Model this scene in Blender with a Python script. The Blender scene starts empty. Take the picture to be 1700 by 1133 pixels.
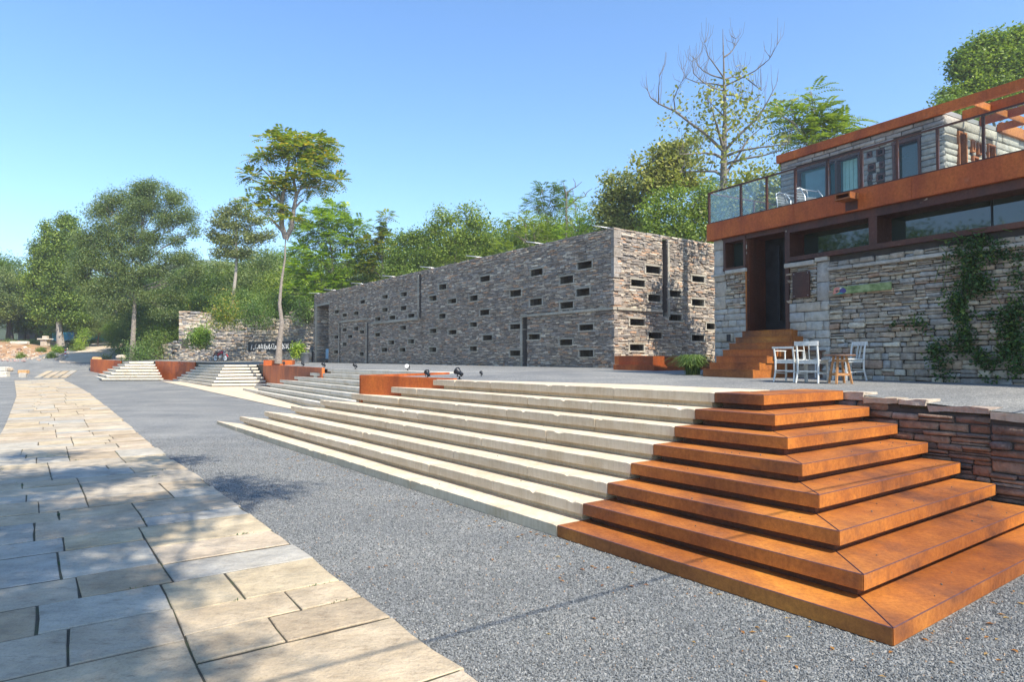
import bpy, bmesh, math, random
import numpy as np
from mathutils import Vector, Matrix, noise
from mathutils.geometry import delaunay_2d_cdt
R = math.radians
S = bpy.context.scene
C = S.collection
# ---------------------------------------------------------------- camera, sky, sun, exposure
EYE = 2.1; F = 1106.6; PITCH = math.atan(30.9/F)
cd = bpy.data.cameras.new("camera"); cam = bpy.data.objects.new("camera", cd); C.objects.link(cam)
cd.sensor_width = 36; cd.lens = F*36/1700; cd.clip_start = .05; cd.clip_end = 3000
cam.location = (0, 0, EYE); cam.rotation_euler = (R(90)+PITCH, 0, 0)
S.camera = cam
SUN_AZ = R(-50); SUN_EL = R(48)            # direction towards the sun, measured from +X
sv = Vector((math.cos(SUN_AZ)*math.cos(SUN_EL), math.sin(SUN_AZ)*math.cos(SUN_EL), math.sin(SUN_EL)))
w = bpy.data.worlds.new("World"); S.world = w; w.use_nodes = True
wn = w.node_tree.nodes; wl = w.node_tree.links; wn.clear()
sky = wn.new("ShaderNodeTexSky"); sky.sky_type = 'NISHITA'; sky.sun_disc = False
sky.sun_elevation = SUN_EL; sky.sun_rotation = R(90)-SUN_AZ
sky.air_density = 1.05; sky.dust_density = .3; sky.ozone_density = 5.0
bg = wn.new("ShaderNodeBackground"); bg.inputs[1].default_value = .148
hs_ = wn.new('ShaderNodeHueSaturation'); hs_.inputs['Saturation'].default_value = 1.1; wl.new(sky.outputs[0], hs_.inputs['Color'])
out = wn.new("ShaderNodeOutputWorld"); wl.new(hs_.outputs[0], bg.inputs[0]); wl.new(bg.outputs[0], out.inputs[0])
sl = bpy.data.lights.new("sun", 'SUN'); sl.energy = 4.2; sl.angle = R(.5); sl.color = (1, .93, .82)
so = bpy.data.objects.new("sun", sl); C.objects.link(so); so.rotation_euler = (-sv).to_track_quat('-Z', 'Y').to_euler()
so.location = (20, -10, 30)
S.view_settings.view_transform = 'Standard'; S.view_settings.look = 'None'
S.view_settings.exposure = 0.95; S.view_settings.gamma = 1
# ---------------------------------------------------------------- pixel <-> place helpers
ct, st = math.cos(PITCH), math.sin(PITCH)
def ray(px, py):
    x = (px-850)/F; y = (566.5-py)/F
    return Vector((x, ct-y*st, st+y*ct))
def atY(px, py, Y):
    d = ray(px, py); t = Y/d.y
    return Vector((d.x*t, Y, EYE+d.z*t))
def atZ(px, py, z):
    d = ray(px, py); t = (z-EYE)/d.z
    return Vector((d.x*t, d.y*t, z))
ZG = [(-200, 0), (18, 0), (30, .17), (42, .37), (52, .45), (58, .72), (61, 1.2), (64, 1.92), (67, 2.45), (72, 3.05), (80, 3.8), (90, 4.7), (110, 5.5), (150, 9), (250, 18), (900, 30)]
def interp(t, P):
    if t <= P[0][0]: return P[0][1]
    for (a, b), (c, d) in zip(P, P[1:]):
        if t <= c: return b+(d-b)*(t-a)/(c-a)
    return P[-1][1]
def zg(x, y): return interp(y, ZG)
def atG(px, py):
    d = ray(px, py); lo = None; t = 1.0
    while t < 300:
        if EYE+d.z*t < zg(d.x*t, d.y*t): break
        t *= 1.01
    a, b = t/1.01, t
    for _ in range(30):
        m = (a+b)/2
        if EYE+d.z*m < zg(d.x*m, d.y*m): b = m
        else: a = m
    return Vector((d.x*a, d.y*a, EYE+d.z*a))
# ---------------------------------------------------------------- materials
def mat(name):
    m = bpy.data.materials.new(name); m.use_nodes = True; nt = m.node_tree; nt.nodes.clear()
    o = nt.nodes.new("ShaderNodeOutputMaterial"); b = nt.nodes.new("ShaderNodeBsdfPrincipled")
    nt.links.new(b.outputs[0], o.inputs[0]); return m, nt, b, o
def N(nt, t, **k):
    n = nt.nodes.new(t)
    for a, v in k.items():
        if a in n.inputs.keys() if isinstance(a, str) and hasattr(n.inputs, 'keys') else False: n.inputs[a].default_value = v
        else: setattr(n, a, v)
    return n
def tex(nt, scale, detail=6, rough=.6, kind='noise', vec=None, mapping=None, obj=True):
    tc = nt.nodes.new("ShaderNodeTexCoord"); o = tc.outputs['Object']
    if mapping:
        mp = nt.nodes.new("ShaderNodeMapping"); mp.inputs['Scale'].default_value = mapping; nt.links.new(o, mp.inputs[0]); o = mp.outputs[0]
    if kind == 'noise':
        n = nt.nodes.new("ShaderNodeTexNoise"); n.inputs['Scale'].default_value = scale; n.inputs['Detail'].default_value = detail; n.inputs['Roughness'].default_value = rough
    else:
        n = nt.nodes.new("ShaderNodeTexVoronoi"); n.inputs['Scale'].default_value = scale
        if kind == 'edge': n.feature = 'DISTANCE_TO_EDGE'
    nt.links.new(o, n.inputs['Vector']); return n
def ramp(nt, src, stops, interp_='LINEAR'):
    r = nt.nodes.new("ShaderNodeValToRGB"); r.color_ramp.interpolation = interp_
    e = r.color_ramp.elements
    while len(e) > 1: e.remove(e[-1])
    for i, (p, c) in enumerate(stops):
        el = e[0] if i == 0 else e.new(p)
        el.position = p; el.color = (*c, 1) if len(c) == 3 else c
    nt.links.new(src, r.inputs[0]); return r
def mix(nt, a, b, fac, mode='MIX'):
    m = nt.nodes.new("ShaderNodeMix"); m.data_type = 'RGBA'; m.blend_type = mode
    for s, i in ((fac, 0), (a, 6), (b, 7)):
        if isinstance(s, (int, float)): m.inputs[i].default_value = s
        elif isinstance(s, tuple): m.inputs[i].default_value = (*s, 1)
        else: nt.links.new(s, m.inputs[i])
    return m.outputs[2]
def bump(nt, b, src, strength=.4, dist=.01, prev=None):
    n = nt.nodes.new("ShaderNodeBump"); n.inputs['Strength'].default_value = strength; n.inputs['Distance'].default_value = dist
    nt.links.new(src, n.inputs['Height'])
    if prev: nt.links.new(prev.outputs[0], n.inputs['Normal'])
    nt.links.new(n.outputs[0], b.inputs['Normal']); return n
def simple(name, col, rough=.6, metal=0, var=.25, scale=6, bmp=.15):
    m, nt, b, o = mat(name); n = tex(nt, scale)
    d = tuple(c*(1-var) for c in col); l = tuple(min(1, c*(1+var)) for c in col)
    r = ramp(nt, n.outputs[0], [(.3, d), (.7, l)]); nt.links.new(r.outputs[0], b.inputs[0])
    b.inputs['Roughness'].default_value = rough; b.inputs['Metallic'].default_value = metal
    if bmp: bump(nt, b, n.outputs[0], bmp, .01)
    return m
def island(nt):
    g = nt.nodes.new("ShaderNodeNewGeometry"); return g.outputs['Random Per Island']
def stone_mat(name, stops, mot=(.6, 1.25), nscale=9, rough=.85, bs=.6, bd=.012):
    m, nt, b, o = mat(name)
    r = ramp(nt, island(nt), stops, 'CONSTANT')
    n = tex(nt, nscale, 8, .65); k = ramp(nt, n.outputs[0], [(.3, (mot[0],)*3), (.7, (mot[1],)*3)])
    c = mix(nt, r.outputs[0], k.outputs[0], 1.0, 'MULTIPLY')
    n2 = tex(nt, 1.3, 4, .6); st_ = ramp(nt, n2.outputs[0], [(.45, (1, 1, 1)), (.75, (.72, .66, .58))])
    c = mix(nt, c, st_.outputs[0], .7, 'MULTIPLY')
    nt.links.new(c, b.inputs[0]); b.inputs['Roughness'].default_value = rough
    f = tex(nt, nscale*5, 8, .7); p = bump(nt, b, n.outputs[0], bs, bd*2); bump(nt, b, f.outputs[0], bs*.8, bd*.6, p)
    return m
M = {}
def rust_mat(name, dark, mid, bright, warm, rough=.55, streak=(1.2, 1.2, .25)):
    m, nt, b, o = mat(name)
    n = tex(nt, 1.6, 9, .62, mapping=streak); r = ramp(nt, n.outputs[0], [(.3, dark), (.46, mid), (.62, bright), (.78, warm)])
    n2 = tex(nt, 22, 6, .7); k = ramp(nt, n2.outputs[0], [(.3, (.72, .70, .70)), (.6, (1.05, 1.05, 1.05)), (.8, (1.2, 1.15, 1.05))])
    c = mix(nt, r.outputs[0], k.outputs[0], 1.0, 'MULTIPLY')
    n3 = tex(nt, 5, 8, .7, mapping=(3, 3, .35)); k3 = ramp(nt, n3.outputs[0], [(.52, (1, 1, 1)), (.72, (.62, .55, .55))])
    c = mix(nt, c, k3.outputs[0], .6, 'MULTIPLY')
    n4 = tex(nt, 160, 3, .7); k4 = ramp(nt, n4.outputs[0], [(.35, (.8, .78, .76)), (.6, (1.06, 1.06, 1.06))])
    c = mix(nt, c, k4.outputs[0], .8, 'MULTIPLY')
    n6 = tex(nt, .55, 5, .55); k6 = ramp(nt, n6.outputs[0], [(.36, (.60, .52, .50)), (.5, (1, 1, 1)), (.66, (1.25, 1.38, 1.3))]); c = mix(nt, c, k6.outputs[0], .85, 'MULTIPLY')
    n7 = tex(nt, 3.5, 10, .8); k7 = ramp(nt, n7.outputs[0], [(.60, (0, 0, 0)), (.74, (.35, .35, .35))]); c = mix(nt, c, (.42, .30, .20), k7.outputs[0])
    nt.links.new(c, b.inputs[0])
    rr = ramp(nt, n2.outputs[0], [(.3, (rough+.2,)*3), (.7, (rough-.05,)*3)]); nt.links.new(rr.outputs[0], b.inputs['Roughness'])
    b.inputs['Metallic'].default_value = .0
    bump(nt, b, n4.outputs[0], .12, .003)
    return m
M['rust'] = rust_mat('weathering_steel', (.20, .055, .012), (.36, .10, .016), (.48, .15, .020), (.60, .24, .035))
M['rust_tread'] = rust_mat('tread_steel', (.15, .055, .026), (.36, .115, .022), (.50, .17, .026), (.68, .30, .045), .5, (.9, .45, .9))
M['rust_wall'] = rust_mat('fascia_steel', (.30, .060, .010), (.46, .095, .012), (.54, .125, .014), (.62, .16, .018))
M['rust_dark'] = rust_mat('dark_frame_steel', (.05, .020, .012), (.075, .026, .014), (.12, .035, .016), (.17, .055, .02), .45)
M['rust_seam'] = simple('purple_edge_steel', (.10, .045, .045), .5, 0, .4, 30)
M['b1'] = stone_mat('ledge_stone', [(0, (0.380, 0.313, 0.253)), (.16, (0.294, 0.255, 0.212)), (.30, (0.515, 0.436, 0.341)), (.42, (0.243, 0.213, 0.185)), (.55, (0.419, 0.326, 0.243)), (.66, (0.349, 0.312, 0.273)), (.78, (0.604, 0.512, 0.400)), (.86, (0.573, 0.356, 0.222)), (.92, (0.232, 0.185, 0.148)), (.965, (0.750, 0.652, 0.511))], (.62, 1.3), 14)
M['b1back'] = simple('dark_backing_stone', (.12, .105, .092), .95, 0, .3, 20)  # plain dark stone for the backing behind the masonry joints
M['grey_slab'] = stone_mat('grey_dressed_stone', [(0, (0.371, 0.340, 0.270)), (.3, (0.415, 0.383, 0.310)), (.6, (0.317, 0.297, 0.250)), (.85, (0.459, 0.403, 0.310))], (.75, 1.15), 12, bs=.25)
M['b2'] = stone_mat('rubble_stone', [(0, (0.485, 0.419, 0.326)), (.15, (0.389, 0.338, 0.274)), (.3, (0.568, 0.499, 0.380)), (.45, (0.437, 0.361, 0.274)), (.58, (0.341, 0.309, 0.268)), (.7, (0.520, 0.407, 0.295)), (.8, (0.425, 0.407, 0.370)), (.9, (0.460, 0.315, 0.221)), (.96, (0.651, 0.580, 0.453))], (.6, 1.25), 11, bs=.7, bd=.02)
M['b2back'] = simple('dark_joint', (.05, .045, .04), .95)
M['ashlar'] = stone_mat('pale_ashlar', [(0, (0.475, 0.445, 0.388)), (.3, (0.540, 0.509, 0.439)), (.6, (0.432, 0.413, 0.377)), (.8, (0.508, 0.445, 0.357))], (.72, 1.15), 8, bs=.8, bd=.03)
M['ashlar_up'] = stone_mat('upper_ashlar', [(0, (.36, .34, .32)), (.3, (.31, .30, .29)), (.6, (.42, .39, .35)), (.85, (.27, .27, .27))], (.7, 1.15), 12, bs=.6, bd=.02)
M['brownwall'] = stone_mat('brown_ledge_stone', [(0, (.23, .155, .115)), (.2, (.18, .13, .105)), (.4, (.30, .20, .14)), (.55, (.16, .125, .115)), (.7, (.25, .135, .085)), (.85, (.33, .26, .21)), (.93, (.20, .17, .16))], (.55, 1.35), 8, bs=.9, bd=.03)
M['coping'] = stone_mat('coping_stone', [(0, (.50, .40, .29)), (.3, (.42, .33, .26)), (.6, (.56, .47, .36)), (.8, (.36, .24, .17))], (.7, 1.2), 9, bs=.8, bd=.03)
M['ruin'] = stone_mat('ruin_stone', [(0, (0.520, 0.442, 0.351)), (.2, (0.364, 0.338, 0.312)), (.4, (0.624, 0.520, 0.390)), (.55, (0.286, 0.273, 0.260)), (.7, (0.494, 0.364, 0.247)), (.85, (0.715, 0.624, 0.494))], (.6, 1.25), 6, bs=.7, bd=.03)
M['path'] = stone_mat('paving_stone', [(0, (.50, .40, .27)), (.16, (.45, .385, .29)), (.28, (.46, .42, .34)), (.38, (.53, .43, .28)), (.52, (.46, .39, .29)), (.64, (.40, .38, .33)), (.71, (.52, .42, .30)), (.80, (.42, .33, .22)), (.89, (.55, .46, .33)), (.96, (.42, .39, .33))], (.72, 1.18), 2.2, rough=.8, bs=1.0, bd=.03)
nt = M['path'].node_tree; pb = [n for n in nt.nodes if n.type == 'BSDF_PRINCIPLED'][0]; pc0 = pb.inputs[0].links[0].from_socket
n5 = tex(nt, 7, 10, .75, mapping=(1, 2.2, 1)); k5 = ramp(nt, n5.outputs[0], [(.30, (.66, .62, .56)), (.47, (1, 1, 1)), (.62, (1.08, 1.06, 1.0)), (.76, (.80, .83, .86))])
n6 = tex(nt, 55, 4, .7); k6 = ramp(nt, n6.outputs[0], [(.32, (.72, .70, .66)), (.5, (1.03, 1.03, 1.03))])
nt.links.new(mix(nt, mix(nt, pc0, k5.outputs[0], 1.0, 'MULTIPLY'), k6.outputs[0], .7, 'MULTIPLY'), pb.inputs[0])
def limestone(name, col):
    m, nt, b, o = mat(name)
    r = ramp(nt, island(nt), [(0, tuple(c*.93 for c in col)), (1, tuple(min(1, c*1.06) for c in col))])
    n = tex(nt, 2.2, 8, .7); k = ramp(nt, n.outputs[0], [(.32, (.80, .74, .64)), (.55, (1, 1, 1))])
    c = mix(nt, r.outputs[0], k.outputs[0], .8, 'MULTIPLY')
    v = tex(nt, 6, 6, .7, mapping=(4, 4, .4)); k2 = ramp(nt, v.outputs[0], [(.45, (1, 1, 1)), (.75, (.80, .76, .68))])
    c = mix(nt, c, k2.outputs[0], .9, 'MULTIPLY')
    pits = tex(nt, 42, 2, .5, 'vor'); k3 = ramp(nt, pits.outputs['Distance'], [(.10, (.55, .5, .42)), (.2, (1, 1, 1))])
    g = tex(nt, 3, 3); gm = ramp(nt, g.outputs[0], [(.45, (0, 0, 0)), (.6, (1, 1, 1))])
    c = mix(nt, c, mix(nt, c, k3.outputs[0], 1.0, 'MULTIPLY'), gm.outputs[0])
    nt.links.new(c, b.inputs[0]); b.inputs['Roughness'].default_value = .8
    f = tex(nt, 60, 8, .7); p = bump(nt, b, f.outputs[0], .35, .006); bump(nt, b, n.outputs[0], .3, .02, p)
    return m
M['lime'] = limestone('cream_limestone', (.68, .565, .41))
M['white_stone'] = limestone('white_limestone', (.68, .63, .53))
def gravel_mat():
    m, nt, b, o = mat('gravel_surface')
    v = tex(nt, 52, kind='vor'); rr = ramp(nt, v.outputs['Color'], [(0, (.085, .085, .08)), (.35, (.165, .165, .155)), (.6, (.25, .248, .232)), (.85, (.40, .39, .36))])
    v2 = tex(nt, 95, kind='vor'); r2 = ramp(nt, v2.outputs['Color'], [(0, (.11, .11, .105)), (.5, (.21, .208, .195)), (1, (.36, .35, .33))])
    c = mix(nt, rr.outputs[0], r2.outputs[0], .45)
    n = tex(nt, .55, 6, .6); k = ramp(nt, n.outputs[0], [(.35, (.80, .82, .84)), (.65, (1.12, 1.11, 1.08))])
    c = mix(nt, c, k.outputs[0], 1.0, 'MULTIPLY')
    n3 = tex(nt, 24, 10, .95); k3 = ramp(nt, n3.outputs[0], [(.34, (.45, .46, .47)), (.48, (.95, .96, .97)), (.54, (1.1, 1.1, 1.1)), (.66, (1.75, 1.75, 1.72))]); c = mix(nt, c, k3.outputs[0], 1.0, 'MULTIPLY')
    n8 = tex(nt, .9, 5, .6, mapping=(.35, 1, 1)); k8 = ramp(nt, n8.outputs[0], [(.4, (.86, .86, .86)), (.6, (1.08, 1.07, 1.05))]); c = mix(nt, c, k8.outputs[0], 1.0, 'MULTIPLY')
    nt.links.new(c, b.inputs[0]); b.inputs['Roughness'].default_value = .8
    bump(nt, b, v.outputs['Distance'], .9, -.012)
    return m
M['gravel'] = gravel_mat()
def earth_mat(name, a, b_, c_, s=1.2):
    m, nt, b, o = mat(name); n = tex(nt, s, 9, .65)
    r = ramp(nt, n.outputs[0], [(.3, a), (.5, b_), (.68, c_)]); f = tex(nt, s*25, 6, .7)
    k = ramp(nt, f.outputs[0], [(.3, (.75,)*3), (.7, (1.15,)*3)])
    nt.links.new(mix(nt, r.outputs[0], k.outputs[0], 1.0, 'MULTIPLY'), b.inputs[0]); b.inputs['Roughness'].default_value = .95
    bump(nt, b, f.outputs[0], .8, .05); return m
M['dirt'] = earth_mat('pale_dirt', (.46, .36, .25), (.56, .45, .32), (.64, .54, .42), .5)
M['earth'] = earth_mat('orange_earth', (.28, .15, .07), (.42, .25, .13), (.52, .38, .24), .6)
M['soil'] = earth_mat('joint_soil', (.07, .06, .04), (.11, .09, .06), (.10, .12, .05), 3)
M['under'] = earth_mat('undergrowth_soil', (.03, .045, .018), (.05, .07, .025), (.09, .09, .045), .3)
M['hill'] = earth_mat('hill_scrub', (.07, .10, .05), (.11, .14, .07), (.20, .20, .14), .02)
def leaf_mat(name, stops, trans=.35, rough=.5):
    m, nt, b, o = mat(name)
    r = ramp(nt, island(nt), stops)
    oi = nt.nodes.new("ShaderNodeObjectInfo"); k = ramp(nt, oi.outputs['Random'], [(0, (.82, .86, .9)), (.5, (1, 1, .95)), (1, (1.18, 1.10, .9))])
    n = tex(nt, .45, 4, .6); k2 = ramp(nt, n.outputs[0], [(.35, (.78, .82, .85)), (.65, (1.18, 1.12, 1.0))])
    c = mix(nt, mix(nt, r.outputs[0], k.outputs[0], 1.0, 'MULTIPLY'), k2.outputs[0], 1.0, 'MULTIPLY')
    nt.links.new(c, b.inputs[0]); b.inputs['Roughness'].default_value = rough; b.inputs['Specular IOR Level'].default_value = .35
    t = nt.nodes.new("ShaderNodeBsdfTranslucent"); nt.links.new(mix(nt, c, (1.25, 1.35, .5), 1.0, 'MULTIPLY'), t.inputs[0])
    ms = nt.nodes.new("ShaderNodeMixShader"); ms.inputs[0].default_value = trans
    nt.links.new(b.outputs[0], ms.inputs[1]); nt.links.new(t.outputs[0], ms.inputs[2]); nt.links.new(ms.outputs[0], o.inputs[0])
    return m
M['leaf'] = leaf_mat('green_leaves', [(0, (0.113, 0.176, 0.040)), (.4, (0.176, 0.259, 0.055)), (.75, (0.249, 0.333, 0.069)), (1, (0.352, 0.426, 0.104))])
M['leaf_dark'] = leaf_mat('dark_leaves', [(0, (0.073, 0.139, 0.040)), (.5, (0.124, 0.213, 0.055)), (1, (0.207, 0.296, 0.083))])
M['leaf_grey'] = leaf_mat('greyish_leaves', [(0, (0.155, 0.185, 0.077)), (.5, (0.249, 0.287, 0.111)), (1, (0.394, 0.406, 0.181))])
M['leaf_elm'] = leaf_mat('elm_leaves', [(0, (0.134, 0.193, 0.069)), (.5, (0.227, 0.296, 0.104)), (1, (0.352, 0.388, 0.153))])
M['leaf_lime'] = leaf_mat('lime_leaves', [(0, (0.147, 0.256, 0.046)), (.5, (0.258, 0.394, 0.061)), (1, (0.480, 0.582, 0.092))])
M['leaf_gold'] = leaf_mat('gold_tipped_leaves', [(0, (.11, .18, .04)), (.5, (.20, .29, .06)), (.78, (.32, .37, .08)), (.90, (.52, .43, .09)), (1, (.62, .42, .08))], .4)
M['leaf_vine'] = leaf_mat('vine_leaves', [(0, (.03, .075, .02)), (.6, (.055, .12, .03)), (.9, (.10, .19, .04)), (1, (.28, .36, .08))], .25)
M['grass'] = leaf_mat('grass_blades', [(0, (.08, .14, .03)), (.6, (.14, .22, .05)), (1, (.26, .32, .11))])
M['leaf_dry'] = leaf_mat('fallen_leaf', [(0, (.35, .13, .04)), (.6, (.48, .25, .08)), (1, (.55, .40, .2))])
M['bark'] = simple('grey_bark', (.25, .21, .17), .9, 0, .35, 9, .6)
M['bark_pale'] = simple('pale_bark', (.36, .31, .26), .9, 0, .3, 9, .5)
M['bark_dark'] = simple('dark_bark', (.12, .10, .085), .9, 0, .35, 9, .6)
M['white_paint'] = simple('worn_white_paint', (.62, .62, .58), .55, 0, .2, 25)
M['wood_orange'] = simple('varnished_wood', (.46, .22, .08), .5, 0, .3, 12)
M['wood_brown'] = simple('brown_wood', (.17, .095, .06), .6, 0, .3, 12)
M['metal'] = simple('brushed_metal', (.55, .55, .56), .35, .8, .1, 20)
M['black'] = simple('black_metal', (.02, .022, .025), .45, .3, .3, 12)
M['door'] = simple('black_steel_door', (.022, .022, .025), .38, .2, .5, 3)
M['rubber'] = simple('rubber', (.02, .02, .02), .8)
M['red'] = simple('red_paint', (.42, .03, .05), .35, 0, .2, 10)
M['red_sign'] = simple('signal_red', (.62, .03, .02), .5)
M['white'] = simple('white_paint', (.75, .75, .73), .5, 0, .08)
M['blue_cloth'] = simple('pale_blue_plastic', (.22, .42, .58), .5, 0, .15, 4)
M['grey_plastic'] = simple('grey_plastic', (.20, .21, .23), .5, 0, .15, 6)
M['roof_tin'] = simple('red_tin', (.30, .10, .08), .6, 0, .3, 2)
M['hut_wall'] = simple('hut_wall', (.16, .16, .16), .9, 0, .3, 1.5)
M['roof_grey'] = simple('roof_membrane', (.30, .30, .29), .9, 0, .15, 1)
M['cable'] = simple('black_cable', (.02, .02, .02), .6)
def glass_mat(name, tint, alpha):
    m, nt, b, o = mat(name)
    g = nt.nodes.new("ShaderNodeBsdfGlossy"); g.inputs[0].default_value = (1, 1, 1, 1); g.inputs['Roughness'].default_value = .02
    t = nt.nodes.new("ShaderNodeBsdfTransparent"); t.inputs[0].default_value = (*tint, 1)
    fr = nt.nodes.new("ShaderNodeFresnel"); fr.inputs[0].default_value = 1.5
    mu = nt.nodes.new("ShaderNodeMath"); mu.operation = 'MULTIPLY_ADD'; nt.links.new(fr.outputs[0], mu.inputs[0]); mu.inputs[1].default_value = .28; mu.inputs[2].default_value = alpha
    mu.use_clamp = True
    ms = nt.nodes.new("ShaderNodeMixShader"); nt.links.new(mu.outputs[0], ms.inputs[0]); nt.links.new(t.outputs[0], ms.inputs[1]); nt.links.new(g.outputs[0], ms.inputs[2])
    nt.links.new(ms.outputs[0], o.inputs[0]); return m
M['rail_glass'] = glass_mat('balustrade_glass', (.88, .91, .88), .0)
def dark_glass(name, col, spec=.9):
    m, nt, b, o = mat(name); n = tex(nt, .7, 3)
    r = ramp(nt, n.outputs[0], [(.3, tuple(c*.7 for c in col)), (.7, tuple(c*1.3 for c in col))]); nt.links.new(r.outputs[0], b.inputs[0])
    b.inputs['Roughness'].default_value = .03; b.inputs['IOR'].default_value = 1.6; b.inputs['Specular IOR Level'].default_value = spec
    return m
M['win_glass'] = dark_glass('tinted_window_glass', (.022, .038, .030))
M['curtain_glass'] = dark_glass('teal_window_glass', (.05, .15, .17))
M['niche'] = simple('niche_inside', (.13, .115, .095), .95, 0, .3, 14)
# ---------------------------------------------------------------- mesh + object helpers
def mesh_np(name, V, Fc, mats=None, mi=None, smooth=False):
    V = np.asarray(V, float).reshape(-1, 3); Fc = [np.asarray(f, int) for f in (Fc if isinstance(Fc, list) else [Fc])]
    me = bpy.data.meshes.new(name); me.vertices.add(len(V)); me.vertices.foreach_set('co', V.ravel())
    tot = sum(f.size for f in Fc); np_ = sum(len(f) for f in Fc)
    me.loops.add(tot); me.polygons.add(np_)
    me.loops.foreach_set('vertex_index', np.concatenate([f.ravel() for f in Fc]))
    sizes = np.concatenate([np.full(len(f), f.shape[1]) for f in Fc]); starts = np.concatenate([[0], np.cumsum(sizes)[:-1]])
    me.polygons.foreach_set('loop_start', starts.astype(np.int32))
    try: me.polygons.foreach_set('loop_total', sizes.astype(np.int32))
    except Exception: pass
    if mi is not None: me.polygons.foreach_set('material_index', np.asarray(mi, np.int32))
    if smooth: me.polygons.foreach_set('use_smooth', np.ones(np_, bool))
    for m in (mats or []): me.materials.append(m)
    me.update(calc_edges=True); me.validate(); return me
def tag(o, label=None, cat=None, group=None, kind=None):
    if label: o['label'] = label
    if cat: o['category'] = cat
    if group: o['group'] = group
    if kind: o['kind'] = kind
    return o
def link(name, me, parent=None, loc=(0, 0, 0)):
    o = bpy.data.objects.new(name, me); C.objects.link(o); o.location = loc
    if parent is not None: o.parent = parent
    return o
def thing(name, label, cat, loc=(0, 0, 0), rz=0, group=None):
    o = bpy.data.objects.new(name, None); C.objects.link(o); o.location = loc; o.rotation_euler = (0, 0, rz); o.empty_display_size = .3
    return tag(o, label, cat, group)
def kids(o): return list(o.children)
def dup(o, loc, rz=None, scale=None, label=None, group=None):
    def cp(q, par):
        c = q.copy(); C.objects.link(c); c.parent = par
        for k in q.children: cp(k, c)
        return c
    r = cp(o, None); r.location = loc
    if rz is not None: r.rotation_euler = (0, 0, rz)
    if scale: r.scale = scale if isinstance(scale, tuple) else (scale,)*3
    if label: r['label'] = label
    if group: r['group'] = group
    return r
class B:
    """collects shapes into one bmesh -> one object"""
    def __init__(s): s.bm = bmesh.new()
    def box(s, lo, hi, M4=None):
        v = [s.bm.verts.new((x, y, z)) for z in (lo[2], hi[2]) for y in (lo[1], hi[1]) for x in (lo[0], hi[0])]
        for f in ((0, 2, 3, 1), (4, 5, 7, 6), (0, 1, 5, 4), (1, 3, 7, 5), (3, 2, 6, 7), (2, 0, 4, 6)): s.bm.faces.new([v[i] for i in f])
        if M4 is not None: bmesh.ops.transform(s.bm, matrix=M4, verts=v)
        return s
    def prism(s, poly, z0, z1):
        a = [s.bm.verts.new((p[0], p[1], z0)) for p in poly]; b = [s.bm.verts.new((p[0], p[1], z1)) for p in poly]
        n = len(poly); s.bm.faces.new(a[::-1]); s.bm.faces.new(b)
        for i in range(n): s.bm.faces.new((a[i], a[(i+1) % n], b[(i+1) % n], b[i]))
        return s
    def poly3(s, pts):
        s.bm.faces.new([s.bm.verts.new(p) for p in pts]); return s
    def tube(s, pts, rad, n=8, cap=True):
        pts = [Vector(p) for p in pts]; rad = rad if isinstance(rad, (list, tuple)) else [rad]*len(pts); rings = []
        q = None
        for i, p in enumerate(pts):
            t = (pts[min(i+1, len(pts)-1)]-pts[max(i-1, 0)]).normalized()
            q = t.to_track_quat('Z', 'Y') if q is None else (q @ Vector((0, 0, 1))).rotation_difference(t) @ q
            rings.append([s.bm.verts.new(p+q @ Vector((math.cos(2*math.pi*k/n)*rad[i], math.sin(2*math.pi*k/n)*rad[i], 0))) for k in range(n)])
        for a, b in zip(rings, rings[1:]):
            for k in range(n): s.bm.faces.new((a[k], a[(k+1) % n], b[(k+1) % n], b[k]))
        if cap: s.bm.faces.new(rings[0][::-1]); s.bm.faces.new(rings[-1])
        return s
    def lathe(s, prof, n=20, M4=None):
        rings = []; vs = []
        for r, z in prof:
            ring = [s.bm.verts.new((math.cos(2*math.pi*k/n)*r, math.sin(2*math.pi*k/n)*r, z)) for k in range(n)]; rings.append(ring); vs += ring
        for a, b in zip(rings, rings[1:]):
            for k in range(n): s.bm.faces.new((a[k], a[(k+1) % n], b[(k+1) % n], b[k]))
        s.bm.faces.new(rings[0][::-1]); s.bm.faces.new(rings[-1])
        if M4 is not None: bmesh.ops.transform(s.bm, matrix=M4, verts=vs)
        return s
    def obar(s, a, b, w_, h_, up=(0, 0, 1)):
        a, b = Vector(a), Vector(b); d = b-a; L = d.length; z = d.normalized(); x = Vector(up).cross(z)
        if x.length < 1e-4: x = Vector((1, 0, 0)).cross(z)
        x.normalize(); y = z.cross(x); m4 = Matrix((x, y, z)).transposed().to_4x4(); m4.translation = a
        return s.box((-w_/2, -h_/2, 0), (w_/2, h_/2, L), m4)
    def bevel(s, off, seg=1):
        bmesh.ops.bevel(s.bm, geom=list(s.bm.edges), offset=off, segments=seg, affect='EDGES', profile=.5); return s
    def build(s, name, m, parent=None, smooth=False, loc=(0, 0, 0), normals=True):
        if normals: bmesh.ops.recalc_face_normals(s.bm, faces=s.bm.faces)
        me = bpy.data.meshes.new(name); s.bm.to_mesh(me); s.bm.free(); me.materials.append(m)
        if smooth:
            for p in me.polygons: p.use_smooth = True
        return link(name, me, parent, loc)
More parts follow.
